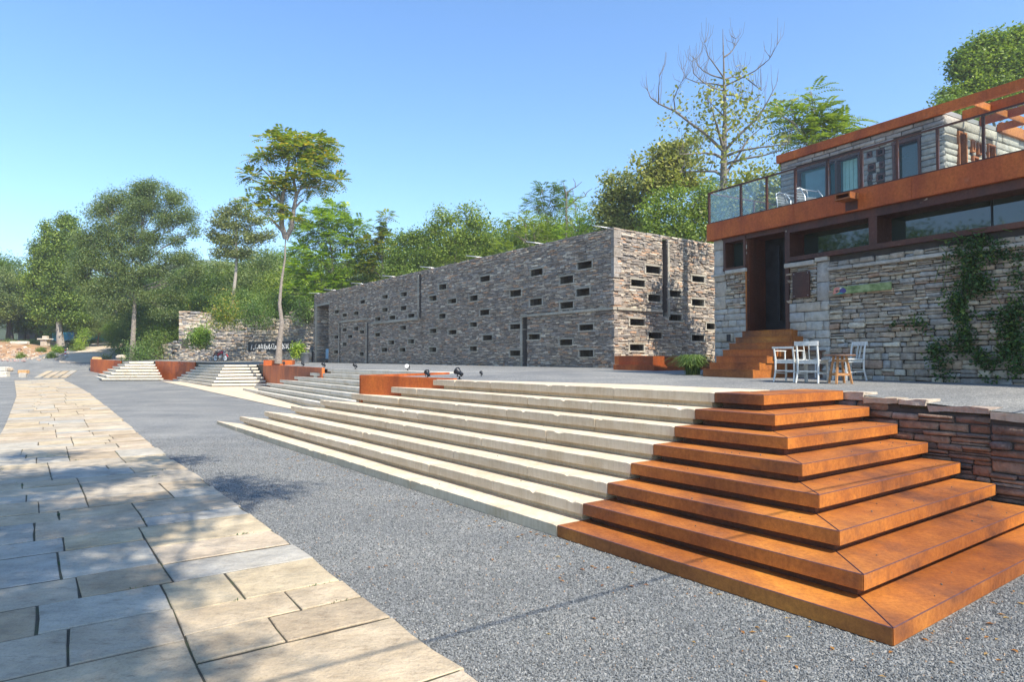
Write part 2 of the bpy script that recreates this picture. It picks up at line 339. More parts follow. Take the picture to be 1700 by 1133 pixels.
# --- masonry -------------------------------------------------------
def rows(rng, u0, u1, z0, z1, holes, hr, lr, split=.0, top=None, gap=.006):
    """stone rectangles of a coursed wall, clipped round the holes (u0,u1,z0,z1)"""
    out_ = []; z = z0
    while z < z1-.01:
        h = rng.uniform(*hr); h = min(h, z1-z)
        if z1-(z+h) < hr[0]*.6: h = z1-z
        hs = [(a, b) for a, b, c, d in holes if c < z+h-.012 and d > z+.012]
        segs = [(u0, u1)]
        for a, b in hs:
            ns = []
            for p, q in segs:
                if b <= p or a >= q: ns.append((p, q))
                else:
                    if a > p: ns.append((p, a))
                    if b < q: ns.append((b, q))
            segs = ns
        for p, q in segs:
            u = p
            while u < q-.005:
                l = rng.uniform(*lr)*(.7+.6*h/hr[1])
                if q-(u+l) < lr[0]*.7: l = q-u
                if top is None or z+h < top(u+l/2):
                    if split and rng.random() < split and h > hr[0]*1.3:
                        f = rng.uniform(.35, .65)
                        out_.append((u, z, l, h*f)); out_.append((u, z+h*f, l, h*(1-f)))
                    else: out_.append((u, z, l, h))
                u += l
        z += h
    return out_
def stone_mesh(name, rects, O, U, Z, Nn, m, rng, gap=.008, proud=(.0, .03), bev=.008, jit=.006, n8=False, back=.06):
    r = np.array(rects); k = len(r); g = gap/2
    u0, z0, u1, z1 = r[:, 0]+g, r[:, 1]+g, r[:, 0]+r[:, 2]-g, r[:, 1]+r[:, 3]-g
    W = rng.uniform(*proud, k); w2 = np.minimum((u1-u0), (z1-z0))
    if n8:
        cu = np.minimum((u1-u0)*.16, (z1-z0)*.34)*rng.uniform(.1, 1, k)**1.3; cz = cu*.8
        pu = np.stack([u0+cu, u1-cu, u1, u1, u1-cu, u0+cu, u0, u0], 1); pz = np.stack([z0, z0, z0+cz, z1-cz, z1, z1, z1-cz, z0+cz], 1); n = 8
    else:
        pu = np.stack([u0, u1, u1, u0], 1); pz = np.stack([z0, z0, z1, z1], 1); n = 4
    j = np.minimum(jit, w2*.22)[:, None]
    pu = pu+rng.uniform(-1, 1, pu.shape)*j; pz = pz+rng.uniform(-1, 1, pz.shape)*j*.8
    mu = pu.mean(1, keepdims=True); mz = pz.mean(1, keepdims=True)
    b = np.minimum(bev, w2*.3)[:, None]
    hu = (u1-u0)[:, None]/2; hz = (z1-z0)[:, None]/2
    iu = mu+(pu-mu)*(1-b/hu); iz = mz+(pz-mz)*(1-b/hz)
    def P(u, z, w_): return O[None, None]+u[..., None]*U+z[..., None]*Z+w_[..., None]*Nn
    ones = np.ones_like(pu)
    v = np.concatenate([P(pu, pz, -back*ones), P(pu, pz, (W[:, None]-b)*ones), P(iu, iz, W[:, None]+rng.uniform(-1, 1, pu.shape)*j*.7)], 1)  # k,3n,3
    base = (np.arange(k)*3*n)[:, None]
    quads = []
    for ring in (0, n):
        for i in range(n):
            jn = (i+1) % n; quads.append(np.concatenate([base+ring+i, base+ring+jn, base+ring+n+jn, base+ring+n+i], 1))
    caps = np.concatenate([base+2*n+i for i in range(n)], 1)
    return mesh_np(name, v, [np.concatenate(quads), caps], [m])
def holed_plane(bmh, O, U, Z, Nn, u0, u1, z0, z1, holes, w_=0.0):
    us = sorted({u0, u1, *[max(u0, min(u1, a)) for h in holes for a in h[:2]]}); zs = sorted({z0, z1, *[max(z0, min(z1, a)) for h in holes for a in h[2:4]]})
    for a, b in zip(us, us[1:]):
        for c, d in zip(zs, zs[1:]):
            mu, mz = (a+b)/2, (c+d)/2
            if any(h[0] < mu < h[1] and h[2] < mz < h[3] for h in holes): continue
            bmh.poly3([O+U*x+Z*y+Nn*w_ for x, y in ((a, c), (b, c), (b, d), (a, d))])
def lbox(bb, O, U, Z, Nn, u0, u1, z0, z1, w0, w1):
    m4 = Matrix((U, Z, Nn)).transposed().to_4x4(); m4.translation = O
    return bb.box((u0, z0, w0), (u1, z1, w1), m4)
def settle(t):
    for c in t.children: c.location = -Vector(t.location)
rng = np.random.default_rng(7); random.seed(7)
# ---------------------------------------------------------------- lower gravel ground
def axis(a, b, near, far):
    L = [a]; x = a
    while x < b: x += near if -110 <= x < 110 else far; L.append(x)
    return L
xs = axis(-600, 600, 4, 30); ys = [y for y in axis(-80, 900, 2, 30)]
V = [(x, y, zg(x, y)) for y in ys for x in xs]; nx = len(xs)
Q = [(j*nx+i, j*nx+i+1, (j+1)*nx+i+1, (j+1)*nx+i) for j in range(len(ys)-1) for i in range(nx-1)]
mi = []
for (a, b_, c, d) in Q:
    cx = (V[a][0]+V[c][0])/2; cy = (V[a][1]+V[c][1])/2
    mi.append(1 if cy > 71 or (cx > 12 and cy > 30) else 0)
go = link('ground', mesh_np('ground', V, np.array(Q), [M['gravel'], M['under']], mi)); tag(go, kind='structure')
def sheet(name, poly, m, dz, res=1.5, zf=zg, kind='structure'):
    """a sheet laid dz above the ground, cut to a plan polygon"""
    poly = [Vector((p[0], p[1])) for p in poly]
    x0, x1 = min(p.x for p in poly), max(p.x for p in poly); y0, y1 = min(p.y for p in poly), max(p.y for p in poly)
    dense = []
    for a, b in zip(poly, poly[1:]+poly[:1]):
        k = max(1, int((b-a).length/res)); dense += [a.lerp(b, i/k) for i in range(k)]
    n = len(dense); pts = dense[:]
    def inside(x, y):
        r = False
        for i in range(n):
            a, b = dense[i], dense[i-1]
            if (a.y > y) != (b.y > y) and x < (b.x-a.x)*(y-a.y)/(b.y-a.y)+a.x: r = not r
        return r
    y = y0
    while y < y1:
        x = x0
        while x < x1:
            if inside(x, y) and min((p-Vector((x, y))).length for p in dense) > res*.4: pts.append(Vector((x, y)))
            x += res
        y += res
    v, e, f, *_ = delaunay_2d_cdt(pts, [(i, (i+1) % n) for i in range(n)], [], 1, 1e-4)
    me = bpy.data.meshes.new(name); me.from_pydata([(p.x, p.y, zf(p.x, p.y)+dz) for p in v], [], [t for t in f]); me.materials.append(m)
    bm = bmesh.new(); bm.from_mesh(me); bmesh.ops.recalc_face_normals(bm, faces=bm.faces)
    if sum(q.normal.z for q in bm.faces) < 0: bmesh.ops.reverse_faces(bm, faces=bm.faces)
    bm.to_mesh(me); bm.free()
    o = link(name, me); return tag(o, kind=kind)
# ---------------------------------------------------------------- the stepped pyramid nearest the camera
FA = .6392
av = Vector((-math.sin(FA), math.cos(FA), 0)); bv = Vector((math.cos(FA), math.sin(FA), 0))
C1 = Vector((2.781, 4.918, 0)); Z1 = .1412; RISE = .2145; TR = .3825
def Ck(k): return C1+(av+bv)*TR*k-Vector((.0098*k, 0, 0))
Jl = lambda k: 3.7658-.4298*k
Ll = lambda k: 20.46-1.634*k
Sl = lambda k: 4.506-.347*k
def pt(k, s, d, o_=0): p = Ck(k)+av*s+bv*d; return (p.x, p.y)
T = thing('stone_steps', 'long flight of cream limestone steps with chipped edges, joined to the steel corner steps', 'steps', (0, 14, 0))
SLAB = .137
for k in range(8):
    zt = Z1+RISE*k; bb = B(); s = Jl(k)+.004; L = Ll(k); D = .74 if k < 7 else 1.35
    def dep(x): return max(.02, min(D, (L-x)*.236+.02))
    while s < L-.3:
        l = random.uniform(1.35, 2.1) if s > 6 else random.uniform(1.5, 2.3)
        e = s+l
        if L-e < .8: e = L-.02
        j = random.uniform(-.006, .006); h = random.uniform(-.003, .003)
        # a block with an uneven front arris, bevelled and chipped
        n = max(3, int((e-s)/.06)); chip = [(random.uniform(s, e), random.uniform(.008, .035), random.uniform(.03, .10)) for _ in range(random.choice((0, 1, 1, 2, 3)))]
        f0 = []
        for i in range(n+1):
            x = s+.005+(e-s-.010)*i/n; ch = abs(random.gauss(0, .0018))+sum(d_*max(0, 1-abs(x-c_)/w__) for c_, d_, w__ in chip)
            if i in (0, n): ch += .004+.008*random.random()
            f0.append((x, j+ch, ch))
        zl = zt-SLAB
        tb = [bb.bm.verts.new((*pt(k, x, d_+.006+c), zt+h)) for x, d_, c in f0]
        md = [bb.bm.verts.new((*pt(k, x, j), zt+h-.006-c*.9)) for x, d_, c in f0]
        lo = [bb.bm.verts.new((*pt(k, x, j), zl)) for x, d_, c in f0]
        bk = [bb.bm.verts.new((*pt(k, x, dep(x)), zt+h)) for x, d_, c in f0]
        bl = [bb.bm.verts.new((*pt(k, x, dep(x)), zl)) for x, d_, c in f0]
        for A_, B_ in ((bk, tb), (tb, md), (md, lo), (lo, bl), (bl, bk)):
            for i in range(n): bb.bm.faces.new((A_[i], A_[i+1], B_[i+1], B_[i]))
        for i in (0, n): bb.bm.faces.new((tb[i], md[i], lo[i], bl[i], bk[i]))
        # recessed riser block below the overhang
        r0, r1 = s+.1, min(e+.1, L-.12)
        if r1-r0 > .2:
            q = [pt(k, r0+.004, .09), pt(k, r1-.004, .09), pt(k, r1-.004, max(.11, dep(r1)-.02)), pt(k, r0+.004, max(.11, dep(r0)-.02))]
            bb.prism(q, zl-(RISE-SLAB)+.001 if k else -.1, zl-.001)
        s = e
    bb.build('step', M['lime'], T)
settle(T)
T = thing('steel_steps', 'rust-orange weathering steel corner steps with mitred treads, nearest to the camera', 'steps', (C1.x, C1.y, 0))
for k in range(8):
    zt = Z1+RISE*k; D = .62; s1 = Sl(k)-.03
    bb = B(); bb.prism([pt(k, .003, 0), pt(k, Jl(k), 0), pt(k, Jl(k), D), pt(k, D+.003, D)], zt-SLAB, zt); bb.bevel(.007, 2)
    b2 = B(); b2.prism([pt(k, -.003+.003, .003), pt(k, D, D+.003), pt(k, D, s1), pt(k, 0, s1)], zt-SLAB, zt); b2.bevel(.007, 2)
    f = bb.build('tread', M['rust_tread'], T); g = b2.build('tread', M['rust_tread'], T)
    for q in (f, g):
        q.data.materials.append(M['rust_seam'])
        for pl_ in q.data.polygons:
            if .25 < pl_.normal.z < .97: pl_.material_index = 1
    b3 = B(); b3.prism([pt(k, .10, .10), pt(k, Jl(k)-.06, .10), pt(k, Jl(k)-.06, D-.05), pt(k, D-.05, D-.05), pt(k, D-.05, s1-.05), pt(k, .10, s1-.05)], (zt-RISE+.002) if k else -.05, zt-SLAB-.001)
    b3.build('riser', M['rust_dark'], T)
settle(T)
# loose pebbles on the treads
# ---------------------------------------------------------------- terrace edge line
S8 = Ck(7)+bv*Sl(7); E8 = Ck(7)+av*Ll(7)
Kc = Vector((-3.83, 17.2, 0)); Bc = Vector((-1.96, 20.8, 0)); BE = Vector((-8.3, 30, 0))
CS = Vector((-17.8, 46.5, 0)); Cc = Vector((-19.2, 44.5, 0)); CE = Vector((-23.8, 50.6, 0))
DS = Vector((-29, 54, 0)); Dc = Vector((-30.7, 53.5, 0)); DE = Vector((-33.3, 57, 0)); LW = Vector((-37.9, 60, 0))
EZ = [(5, 1.30), (8, 1.43), (9.9, 1.60), (15, 1.62), (29, 1.67), (44, 1.73), (47, 1.73), (52, 1.92), (60, 2.07), (70, 2.2)]
TZ = [(0, 1.5), (8, 1.62), (10, 1.66), (25, 1.79), (50, 1.88), (60, 2.10), (75, 2.35)]
RW = [Vector((4.93, 9.90, 0)), Vector((5.97, 8.35, 0)), Vector((6.75, 7.2, 0)), Vector((8.6, 4.4, 0)), Vector((11.5, 0, 0))]
edge = [RW[4], RW[3], RW[2], RW[1], S8, Vector((E8.x, E8.y, 0)), Kc, Bc, BE, CS, CE, DS, DE, LW, Vector((-43, 68, 0)), Vector((-45, 74, 0))]
def edist(x, y):
    p = Vector((x, y, 0)); best = 1e9; q = None
    for a, b in zip(edge, edge[1:]):
        d = b-a; t = max(0, min(1, (p-a).dot(d)/d.length_squared)); c = a+d*t; l = (p-c).length
        if l < best: best = l; q = c
    return best, q
def zt_(x, y):
    d, q = edist(x, y); e = interp(q.y, EZ); b = interp(y, TZ); f = min(1, d/3.0)
    return e*(1-f)+b*f
T_ = sheet('terrace', [(p.x, p.y) for p in edge]+[(60, 74), (60, -2)], M['gravel'], 0, 1.6, zt_)
# terrace fill: vertical skirt under the edge so that nothing shows through
bb = B()
for a, b in zip(edge, edge[1:]):
    n_ = max(1, int((b-a).length/1.5))
    for i in range(n_):
        p, q = a.lerp(b, i/n_), a.lerp(b, (i+1)/n_); ins = Vector((.5, .6, 0))*.08
        p2, q2 = p+ins, q+ins
        bb.poly3([(p2.x, p2.y, -.1), (q2.x, q2.y, -.1), (q2.x, q2.y, zt_(q2.x, q2.y)-.02), (p2.x, p2.y, zt_(p2.x, p2.y)-.02)])
tag(bb.build('terrace_bank', M['soil']), kind='structure')
# ---------------------------------------------------------------- far stepped pyramids
def lerp(a, b, t): return a+(b-a)*t
def wedge(name, label, E0, C0, S0, E1, C1_, S1, z0, z1, n, m, group, zE=None):
    t = thing(name, label, 'steps', ((C0.x+C1_.x)/2, (C0.y+C1_.y)/2, z0), 0, group)
    rise = (z1-z0)/n; th = rise*.62
    for k in range(n):
        f = k/(n-1); E, Cn, S_ = lerp(E0, E1, f), lerp(C0, C1_, f), lerp(S0, S1, f); zt = z0+rise*(k+1)
        bb = B()
        def strip(P, Qn, D, inward, dz0, dz1, off, blk):
            L = (Qn-P).length; d = (Qn-P)/L; s = off if blk else 0; s = 0
            while s < L-.05:
                e = s+random.uniform(1.6, 2.6)
                if L-e < 1: e = L
                a_, b_ = P+d*(s+.006), P+d*(e-.006)
                q = [a_, b_, b_+inward*D, a_+inward*D]
                bb.prism([(v.x, v.y) for v in q], dz0, dz1); s = e
        cen = (E+Cn+S_)/3
        tri = lambda s_: [((v-cen)*s_+cen) for v in (E, Cn, S_)]
        # full plates so the treads run back under the layer above; joints follow the front edges
        def split_tri():
            # split the plate into blocks along the two visible sides: fans of quads from edge to an inner offset line
            out_ = []
            for (P, Qn) in ((E, Cn), (Cn, S_)):
                L = (Qn-P).length; kx = max(1, int(round(L/2.1))); cc = [0]+sorted(max(.02, min(.98, (i+random.uniform(-.2, .2))/kx)) for i in range(1, kx))+[1]
                for a_, b_ in zip(cc, cc[1:]):
                    p, q = P.lerp(Qn, a_), P.lerp(Qn, b_); g = (Qn-P).normalized()*.006
                    out_.append([p+g, q-g, (q-g).lerp(mid, .97), (p+g).lerp(mid, .97)])
            return out_
        mid = (E+S_)/2
        for q in split_tri():
            bb.prism([(v.x, v.y) for v in q], zt-th, zt+random.uniform(-.004, .004))
        inn = [v.lerp(mid, .07) for v in (E, Cn, S_)]
        bb.prism([(v.x, v.y) for v in inn], zt-rise-.02 if k else z0-.5, zt-th-.002)
        bb.build('step', m, t)
    settle(t); return t
fb = Vector((-.566, .824, 0)); gb = Vector((.78, .62, 0))
G_ = 'limestone step pyramids along the far terrace wall'
B0c = Vector((.1, 16.0, 0))
# second pyramid: its right side lies hidden behind the nearest flight
Bk1E = Vector((-15.6, 38.7, 0)); Bk1C = Bk1E-fb*22.5; Bk7C = Vector((-1.96, 20.8, 0))
wedge('stone_steps', 'limestone step flight half hidden behind the near one, rising left of the short rusty panel', Bk1E, Vector((-3.9, 20.2, 0)), Vector((-2.6, 22.6, 0)), BE, Vector((-2.1, 20.95, 0)), Vector((-1.7, 21.9, 0)), .22, 1.69, 7, M['white_stone'], None)
wedge('stone_steps', 'limestone step pyramid between two rusty wall panels, in front of the motorcycle', Vector((-28.2, 54.5, 0)), Vector((-18.9, 42.0, 0)), Vector((-15.6, 42.6, 0)), CE, Cc, CS, .37, 1.742, 7, M['white_stone'], None)
wedge('stone_steps', 'small limestone step pyramid furthest left, beside the end of the rusty wall', Vector((-36.6, 58.3, 0)), Vector((-31.6, 51.4, 0)), Vector((-27.0, 51.7, 0)), DE, Dc, DS, .45, 1.94, 7, M['white_stone'], None)
# pale apron paving at the foot of the middle pyramids
ap = [atG(268, 634), atG(352, 652), atG(492, 682), atG(600, 700)]
sheet('paved_apron', [(p.x, p.y) for p in ap]+[(-2.5, 17.5), (-2.2, 20), (-10, 33), (-17.5, 45.5), (-24, 50)], M['lime'], .02, 1.5)
# ---------------------------------------------------------------- rusty retaining panels
def panel(label, a, b, za0, za1, zb0, zb1, seams, group='rusty steel panels retaining the terrace'):
    t = thing('steel_retaining_wall', label, 'retaining wall', (a.x, a.y, za0), 0, group)
    d = (b-a); n = Vector((d.y, -d.x, 0)).normalized()
    if n.y > 0: n = -n
    for i in range(seams):
        f0, f1 = i/seams, (i+1)/seams; p, q = a.lerp(b, f0)+d.normalized()*.004, a.lerp(b, f1)-d.normalized()*.004
        bb = B(); th = n*.02; bk = -n*.1
        zz = lambda f, u, v: u+(v-u)*f
        P = [(p+th, zz(f0, za0, zb0)), (q+th, zz(f1, za0, zb0)), (q+th, zz(f1, za1, zb1)), (p+th, zz(f0, za1, zb1)), (p+bk, zz(f0, za0, zb0)), (q+bk, zz(f1, za0, zb0)), (q+bk, zz(f1, za1, zb1)), (p+bk, zz(f0, za1, zb1))]
        vs = [bb.bm.verts.new((v.x, v.y, z)) for v, z in P]
        for f in ((0, 1, 2, 3), (5, 4, 7, 6), (3, 2, 6, 7), (1, 5, 6, 2), (4, 0, 3, 7), (0, 4, 5, 1)): bb.bm.faces.new([vs[x] for x in f])
        bb.build('panel', M['rust_wall'], t)
    settle(t); return t
o1 = Vector((-.04, -.05, 0))
panel('short rusty steel panel above the near limestone steps, two spotlights behind its top edge', Kc+o1, Vector((E8.x, E8.y, 0)).lerp(S8, .12)+o1, .9, 1.70, .9, 1.67, 3, None)
panel('side return of the short rusty panel, running back to the second flight', Kc+o1*.5, Bc, .3, 1.70, .3, 1.70, 2, None)
panel('long rusty steel wall between the second and third limestone pyramids, spotlights along its top', BE+Vector((-.2, -.1, 0)), CS+Vector((.3, -.3, 0)), .1, 1.73, .3, 1.78, 6, None)
panel('rusty steel wall panel between the two left limestone pyramids', CE+Vector((-.3, .1, 0)), DS+Vector((.2, -.1, 0)), .2, 1.92, .2, 1.99, 2, None)
panel('rusty steel end panel left of the smallest limestone pyramid', DE+Vector((-.2, .1, 0)), LW, .3, 2.02, .4, 2.14, 2, None)
# dry stone end wall at the far left corner of the terrace
def wall_thing(label, pts, z0f, z1f, thick, m, mb, hr, lr, name='stone_wall', cat='wall', group=None, cop=None, n8=False, proud=(0, .05), gap=.012, split=.2, topn=None, bev=.012, backface=True):
    t = thing(name, label, cat, (pts[0].x, pts[0].y, z0f), 0, group)
    for i, (a, b) in enumerate(zip(pts, pts[1:])):
        d = b-a; L = d.length; U = d/L; n = Vector((U.y, -U.x, 0)); zt1 = z1f(a.lerp(b, .5)) if callable(z1f) else z1f
        tf = None
        if topn: tf = lambda u, a=a, U=U: topn(a+U*u)
        zmax = max(topn(a+U*L*q) for q in (0, .25, .5, .75, 1)) if topn else zt1
        rc = rows(rng_(i), 0, L, z0f, zmax, [], hr, lr, split, tf)
        me = stone_mesh('masonry', rc, np.array(a), np.array(U), np.array((0, 0, 1.)), np.array(n), m, rng, gap, proud, bev, min(hr)*.16, n8)
        link('masonry', me, t)
        bb = B()
        for x0 in np.arange(0, L, .5):
            x1 = min(L, x0+.5); tz = (min(tf(x0), tf(x1)) if tf else zt1)-.03
            bb.box((x0, z0f, -thick), (x1, max(z0f+.02, tz), -.035), Matrix((U, Vector((0, 0, 1)), n)).transposed().to_4x4() if False else None) if False else lbox(bb, a, U, Vector((0, 0, 1)), n, x0+.001, x1-.001, z0f, max(z0f+.02, tz), -thick, -.035)
        bb.build('core', mb, t)
        # back face and top rubble course
        rc2 = rows(rng_(i+50), 0, L, z0f, zmax, [], (hr[0]*1.5, hr[1]*1.5), (lr[0]*1.5, lr[1]*1.5), 0, tf)
        if backface: link('masonry', stone_mesh('masonry', rc2, np.array(a+U*L-n*thick), np.array(-U), np.array((0, 0, 1.)), np.array(-n), m, rng, gap, proud, .01, .01), t)
        if cop:
            cb = B(); u = 0
            while u < L-.02:
                l = random.uniform(*cop['l']); e = min(L, u+l)
                if L-e < .15: e = L
                zc = (topn(a+U*(u+e)/2) if topn else zt1); h = random.uniform(*cop['h']); ov = random.uniform(0, cop['ov']); rot = random.uniform(-.03, .03)
                m4 = Matrix((U, Vector((0, 0, 1)), n)).transposed().to_4x4(); m4.translation = a+U*u+Vector((0, 0, zc-.03+random.uniform(-.015, .015)))
                m4 = m4 @ Matrix.Rotation(rot, 4, 'Z')
                c2 = B(); c2.box((.006, 0, -thick-.03), (e-u-.006, h, ov), m4); bmesh.ops.subdivide_edges(c2.bm, edges=c2.bm.edges, cuts=2, use_grid_fill=True)
                for v in c2.bm.verts: v.co += Vector((noise.noise(v.co*9), noise.noise(v.co*9+Vector((7, 0, 0))), noise.noise(v.co*9+Vector((0, 9, 0)))))*.022
                vm = {v: cb.bm.verts.new(v.co) for v in c2.bm.verts}
                for f in c2.bm.faces: cb.bm.faces.new([vm[v] for v in f.verts])
                c2.bm.free(); u = e
            cb.build('coping', cop['m'], t)
    settle(t); return t
class _R:
    def __init__(s, k): s.r = random.Random(k)
    def uniform(s, a, b): return s.r.uniform(a, b)
    def random(s): return s.r.random()
def rng_(k): return _R(k+11)
# brown ledge-stone retaining wall right of the steel steps
ez = lambda p: interp(p.y, EZ)
wall_thing('brown ledge-stone retaining wall with pale rough coping, right of the steel steps', [Vector((4.80, 10.09, 0)), RW[1], RW[2], RW[3], RW[4]], -.05, ez, .35, M['brownwall'], M['b2back'], (.06, .155), (.20, .52),
           cop=dict(l=(.35, .9), h=(.075, .11), ov=.03, m=M['coping']), n8=True, proud=(-.02, .05), gap=.010, split=.28, topn=lambda p: ez(p)-.045+.02*noise.noise(p*1.5), bev=.02, backface=False)
wall_thing('dry stone end of the terrace behind the leftmost rusty panel', [Vector((-44, 70, 0)), LW+Vector((-.05, .05, 0))], .3, 2.1, .4, M['ruin'], M['b2back'], (.12, .22), (.4, .9), topn=lambda p: 2.08+.03*noise.noise(p), gap=.02)
# ---------------------------------------------------------------- paved path
rp = [atG(*q) for q in ((760, 1115), (640, 1028), (545, 950), (450, 883), (400, 845), (330, 795), (270, 755), (200, 695), (150, 655), (105, 630))]
d0 = (rp[0]-rp[3]).normalized(); d0.z = 0
rp = [rp[0]+d0*6]+rp
cum = [0]
for a, b in zip(rp, rp[1:]): cum.append(cum[-1]+(b-a).xy.length)
TOT = cum[-1]; PW = 3.15
def pc(s):
    for i in range(len(rp)-1):
        if s <= cum[i+1] or i == len(rp)-2:
            f = (s-cum[i])/(cum[i+1]-cum[i]); return rp[i].lerp(rp[i+1], f)
def pth(s, w_):
    p = pc(max(0, min(TOT, s))); q = pc(min(TOT, s+1.5)); r_ = pc(max(0, s-1.5)); d = (q-r_).xy.normalized()
    n = Vector((-d.y, d.x))
    return Vector((p.x+n.x*w_, p.y+n.y*w_))
bb = B(); s = 0
JP = []
def slab(s0, s1, w0, w1):
    JP.append((s1, w0, w1)); JP.append(((s0+s1)/2, w1, w1))
    g = random.uniform(.006, .011); h = random.uniform(-.004, .006); tilt = random.uniform(-.003, .003)
    n = max(2, int((s1-s0)/.28)); m_ = max(2, int((w1-w0)/.28)); P = []
    for i in range(m_): P.append((s0+g*2.0, w0+g+(w1-w0-2*g)*i/m_))
    for i in range(n): P.append((s0+g+(s1-s0-2*g)*i/n, w1-g))
    for i in range(m_): P.append((s1-g*2.0, w1-g-(w1-w0-2*g)*i/m_))
    for i in range(n): P.append((s1-g-(s1-s0-2*g)*i/n, w0+g))
    cs, cw = (s0+s1)/2, (w0+w1)/2; V0 = []; V1 = []; V2 = []
    for (a, b) in P:
        js, jw = random.gauss(0, .0035), random.gauss(0, .0035)
        if w0 < .05 and b < w0+.1: jw += random.gauss(0, .009)
        bz = .007; p = pth(a+js, b+jw); q = pth(a+js+max(-bz, min(bz, cs-a)), b+jw+max(-bz, min(bz, cw-b)))
        z = zg(p.x, p.y)+.038+h+tilt*(b-cw)
        V0.append(bb.bm.verts.new((p.x, p.y, z-.10))); V1.append(bb.bm.verts.new((p.x, p.y, z-.006))); V2.append(bb.bm.verts.new((q.x, q.y, z+random.gauss(0, .001))))
    k = len(P)
    for A_, B_ in ((V0, V1), (V1, V2)):
        for i in range(k): bb.bm.faces.new((A_[i], A_[(i+1) % k], B_[(i+1) % k], B_[i]))
    bb.bm.faces.new(V2)
while s < TOT-1.2:
    sec = random.uniform(1.6, 3.2); e = min(TOT, s+sec)
    if TOT-e < 1.2: e = TOT
    if random.random() < .22: cuts = [0, PW]
    else: c_ = random.uniform(.33, .67)*PW; cuts = [0, c_, PW]
    for a, b in zip(cuts, cuts[1:]):
        k = max(2, int(round((e-s)/random.uniform(.5, .9)))); ww = [random.uniform(.6, 1.4) for _ in range(k)]; tot = sum(ww); x = s
        for q in ww:
            y = x+q*(e-s)/tot; off = random.gauss(0, .014) if a == 0 else 0
            W_ = b-a; kk = 1 if W_ < 1.35 else (2 if W_ < 2.2 else 3)
            if kk > 1 and random.random() < .22: kk -= 1
            cc = [a+off]+[a+W_*((i+random.uniform(-.25, .25))/kk) for i in range(1, kk)]+[b]
            for p, r_ in zip(cc, cc[1:]): slab(x, y, p, r_)
            x = y
    s = e
po = bb.build('paved_path', M['path'], normals=True); tag(po, kind='structure')
sheet('path_bed', [tuple(pth(x, .02)) for x in np.arange(0, TOT, 1.5)]+[tuple(pth(x, PW-.02)) for x in np.arange(TOT-1, -.1, -1.5)], M['soil'], .029, 1.5)
# four slanting paving strips beyond the end of the path
bb = B()
for (a, b, w_) in (((57, 628), (78, 617), 1), ((72, 628), (92, 617), 1), ((86, 628), (105, 617), 1), ((100, 628), (118, 616), 1)):
    for i in range(4):
        p0, p1 = (a[0]+(b[0]-a[0])*i/4, a[1]+(b[1]-a[1])*i/4), (a[0]+(b[0]-a[0])*(i+.95)/4, a[1]+(b[1]-a[1])*(i+.95)/4)
        q = [atG(p0[0], p0[1]), atG(p0[0]+10, p0[1]), atG(p1[0]+10, p1[1]), atG(p1[0], p1[1])]
        v0 = [bb.bm.verts.new((v.x, v.y, v.z-.05)) for v in q]; v1 = [bb.bm.verts.new((v.x, v.y, v.z+.05)) for v in q]
        bb.bm.faces.new(v1)
        for j in range(4): bb.bm.faces.new((v0[j], v0[(j+1) % 4], v1[(j+1) % 4], v1[j]))
tag(bb.build('paving_strips', M['path']), kind='structure')
# dirt road climbing away on the left
rd = [atG(*q) for q in ((100, 603), (150, 603), (176, 597), (185, 590), (192, 582), (205, 573))]; rl = [atG(*q) for q in ((150, 574), (128, 584), (112, 590), (95, 596))]
sheet('dirt_road', [(p.x, p.y) for p in rd]+[(-55, 100), (-62, 100)]+[(p.x, p.y) for p in rl], M['dirt'], .03, 2)
# ---------------------------------------------------------------- loose gravel in front of the camera
pn = mat('loose_gravel')[0]; nt = pn.node_tree; b_ = [n for n in nt.nodes if n.type == 'BSDF_PRINCIPLED'][0]
oi = nt.nodes.new("ShaderNodeObjectInfo")
rr = ramp(nt, oi.outputs['Random'], [(0, (.08, .084, .083)), (.22, (.13, .137, .134)), (.45, (.17, .177, .172)), (.65, (.21, .216, .208)), (.84, (.265, .268, .255)), (.955, (.36, .352, .32)), (.988, (.36, .24, .15))], 'CONSTANT')
nt.links.new(rr.outputs[0], b_.inputs[0]); b_.inputs['Roughness'].default_value = .75
def in_path(x, y):
    return None
K_ = 520000
u = rng.uniform(0, 1, (K_, 3)); Yp = 3.2+18.8*u[:, 0]**1.2; Xp = (u[:, 1]*2-1)*.83*Yp
# keep only gravel: right of the path edge, outside the pyramid footprint
line = np.array([(p.x, p.y) for p in rp])
xe = np.interp(Yp, line[:, 1], line[:, 0]); keep = Xp > xe-.02
rel = np.stack([Xp-C1.x, Yp-C1.y], 1); da = rel@np.array((av.x, av.y)); db = rel@np.array((bv.x, bv.y))
keep &= ~((da > -.01) & (db > -.01))
keep &= (db < 6.2)
keep &= rng.uniform(0, 1, K_) > (Yp-12.5)/9.5
Xp, Yp = Xp[keep], Yp[keep]
gm = bpy.data.meshes.new('gravel_points'); gm.vertices.add(len(Xp)); gm.vertices.foreach_set('co', np.stack([Xp, Yp, np.full(len(Xp), .003)], 1).ravel())
gob = link('gravel', gm); tag(gob, kind='stuff')
gn = bpy.data.node_groups.new('gravel_scatter', 'GeometryNodeTree')
gn.interface.new_socket('Geometry', in_out='INPUT', socket_type='NodeSocketGeometry'); gn.interface.new_socket('Geometry', in_out='OUTPUT', socket_type='NodeSocketGeometry')
gi = gn.nodes.new('NodeGroupInput'); g_o = gn.nodes.new('NodeGroupOutput')
ico = gn.nodes.new('GeometryNodeMeshIcoSphere'); ico.inputs['Radius'].default_value = .0092; ico.inputs['Subdivisions'].default_value = 1
sm = gn.nodes.new('GeometryNodeSetMaterial'); sm.inputs['Material'].default_value = pn
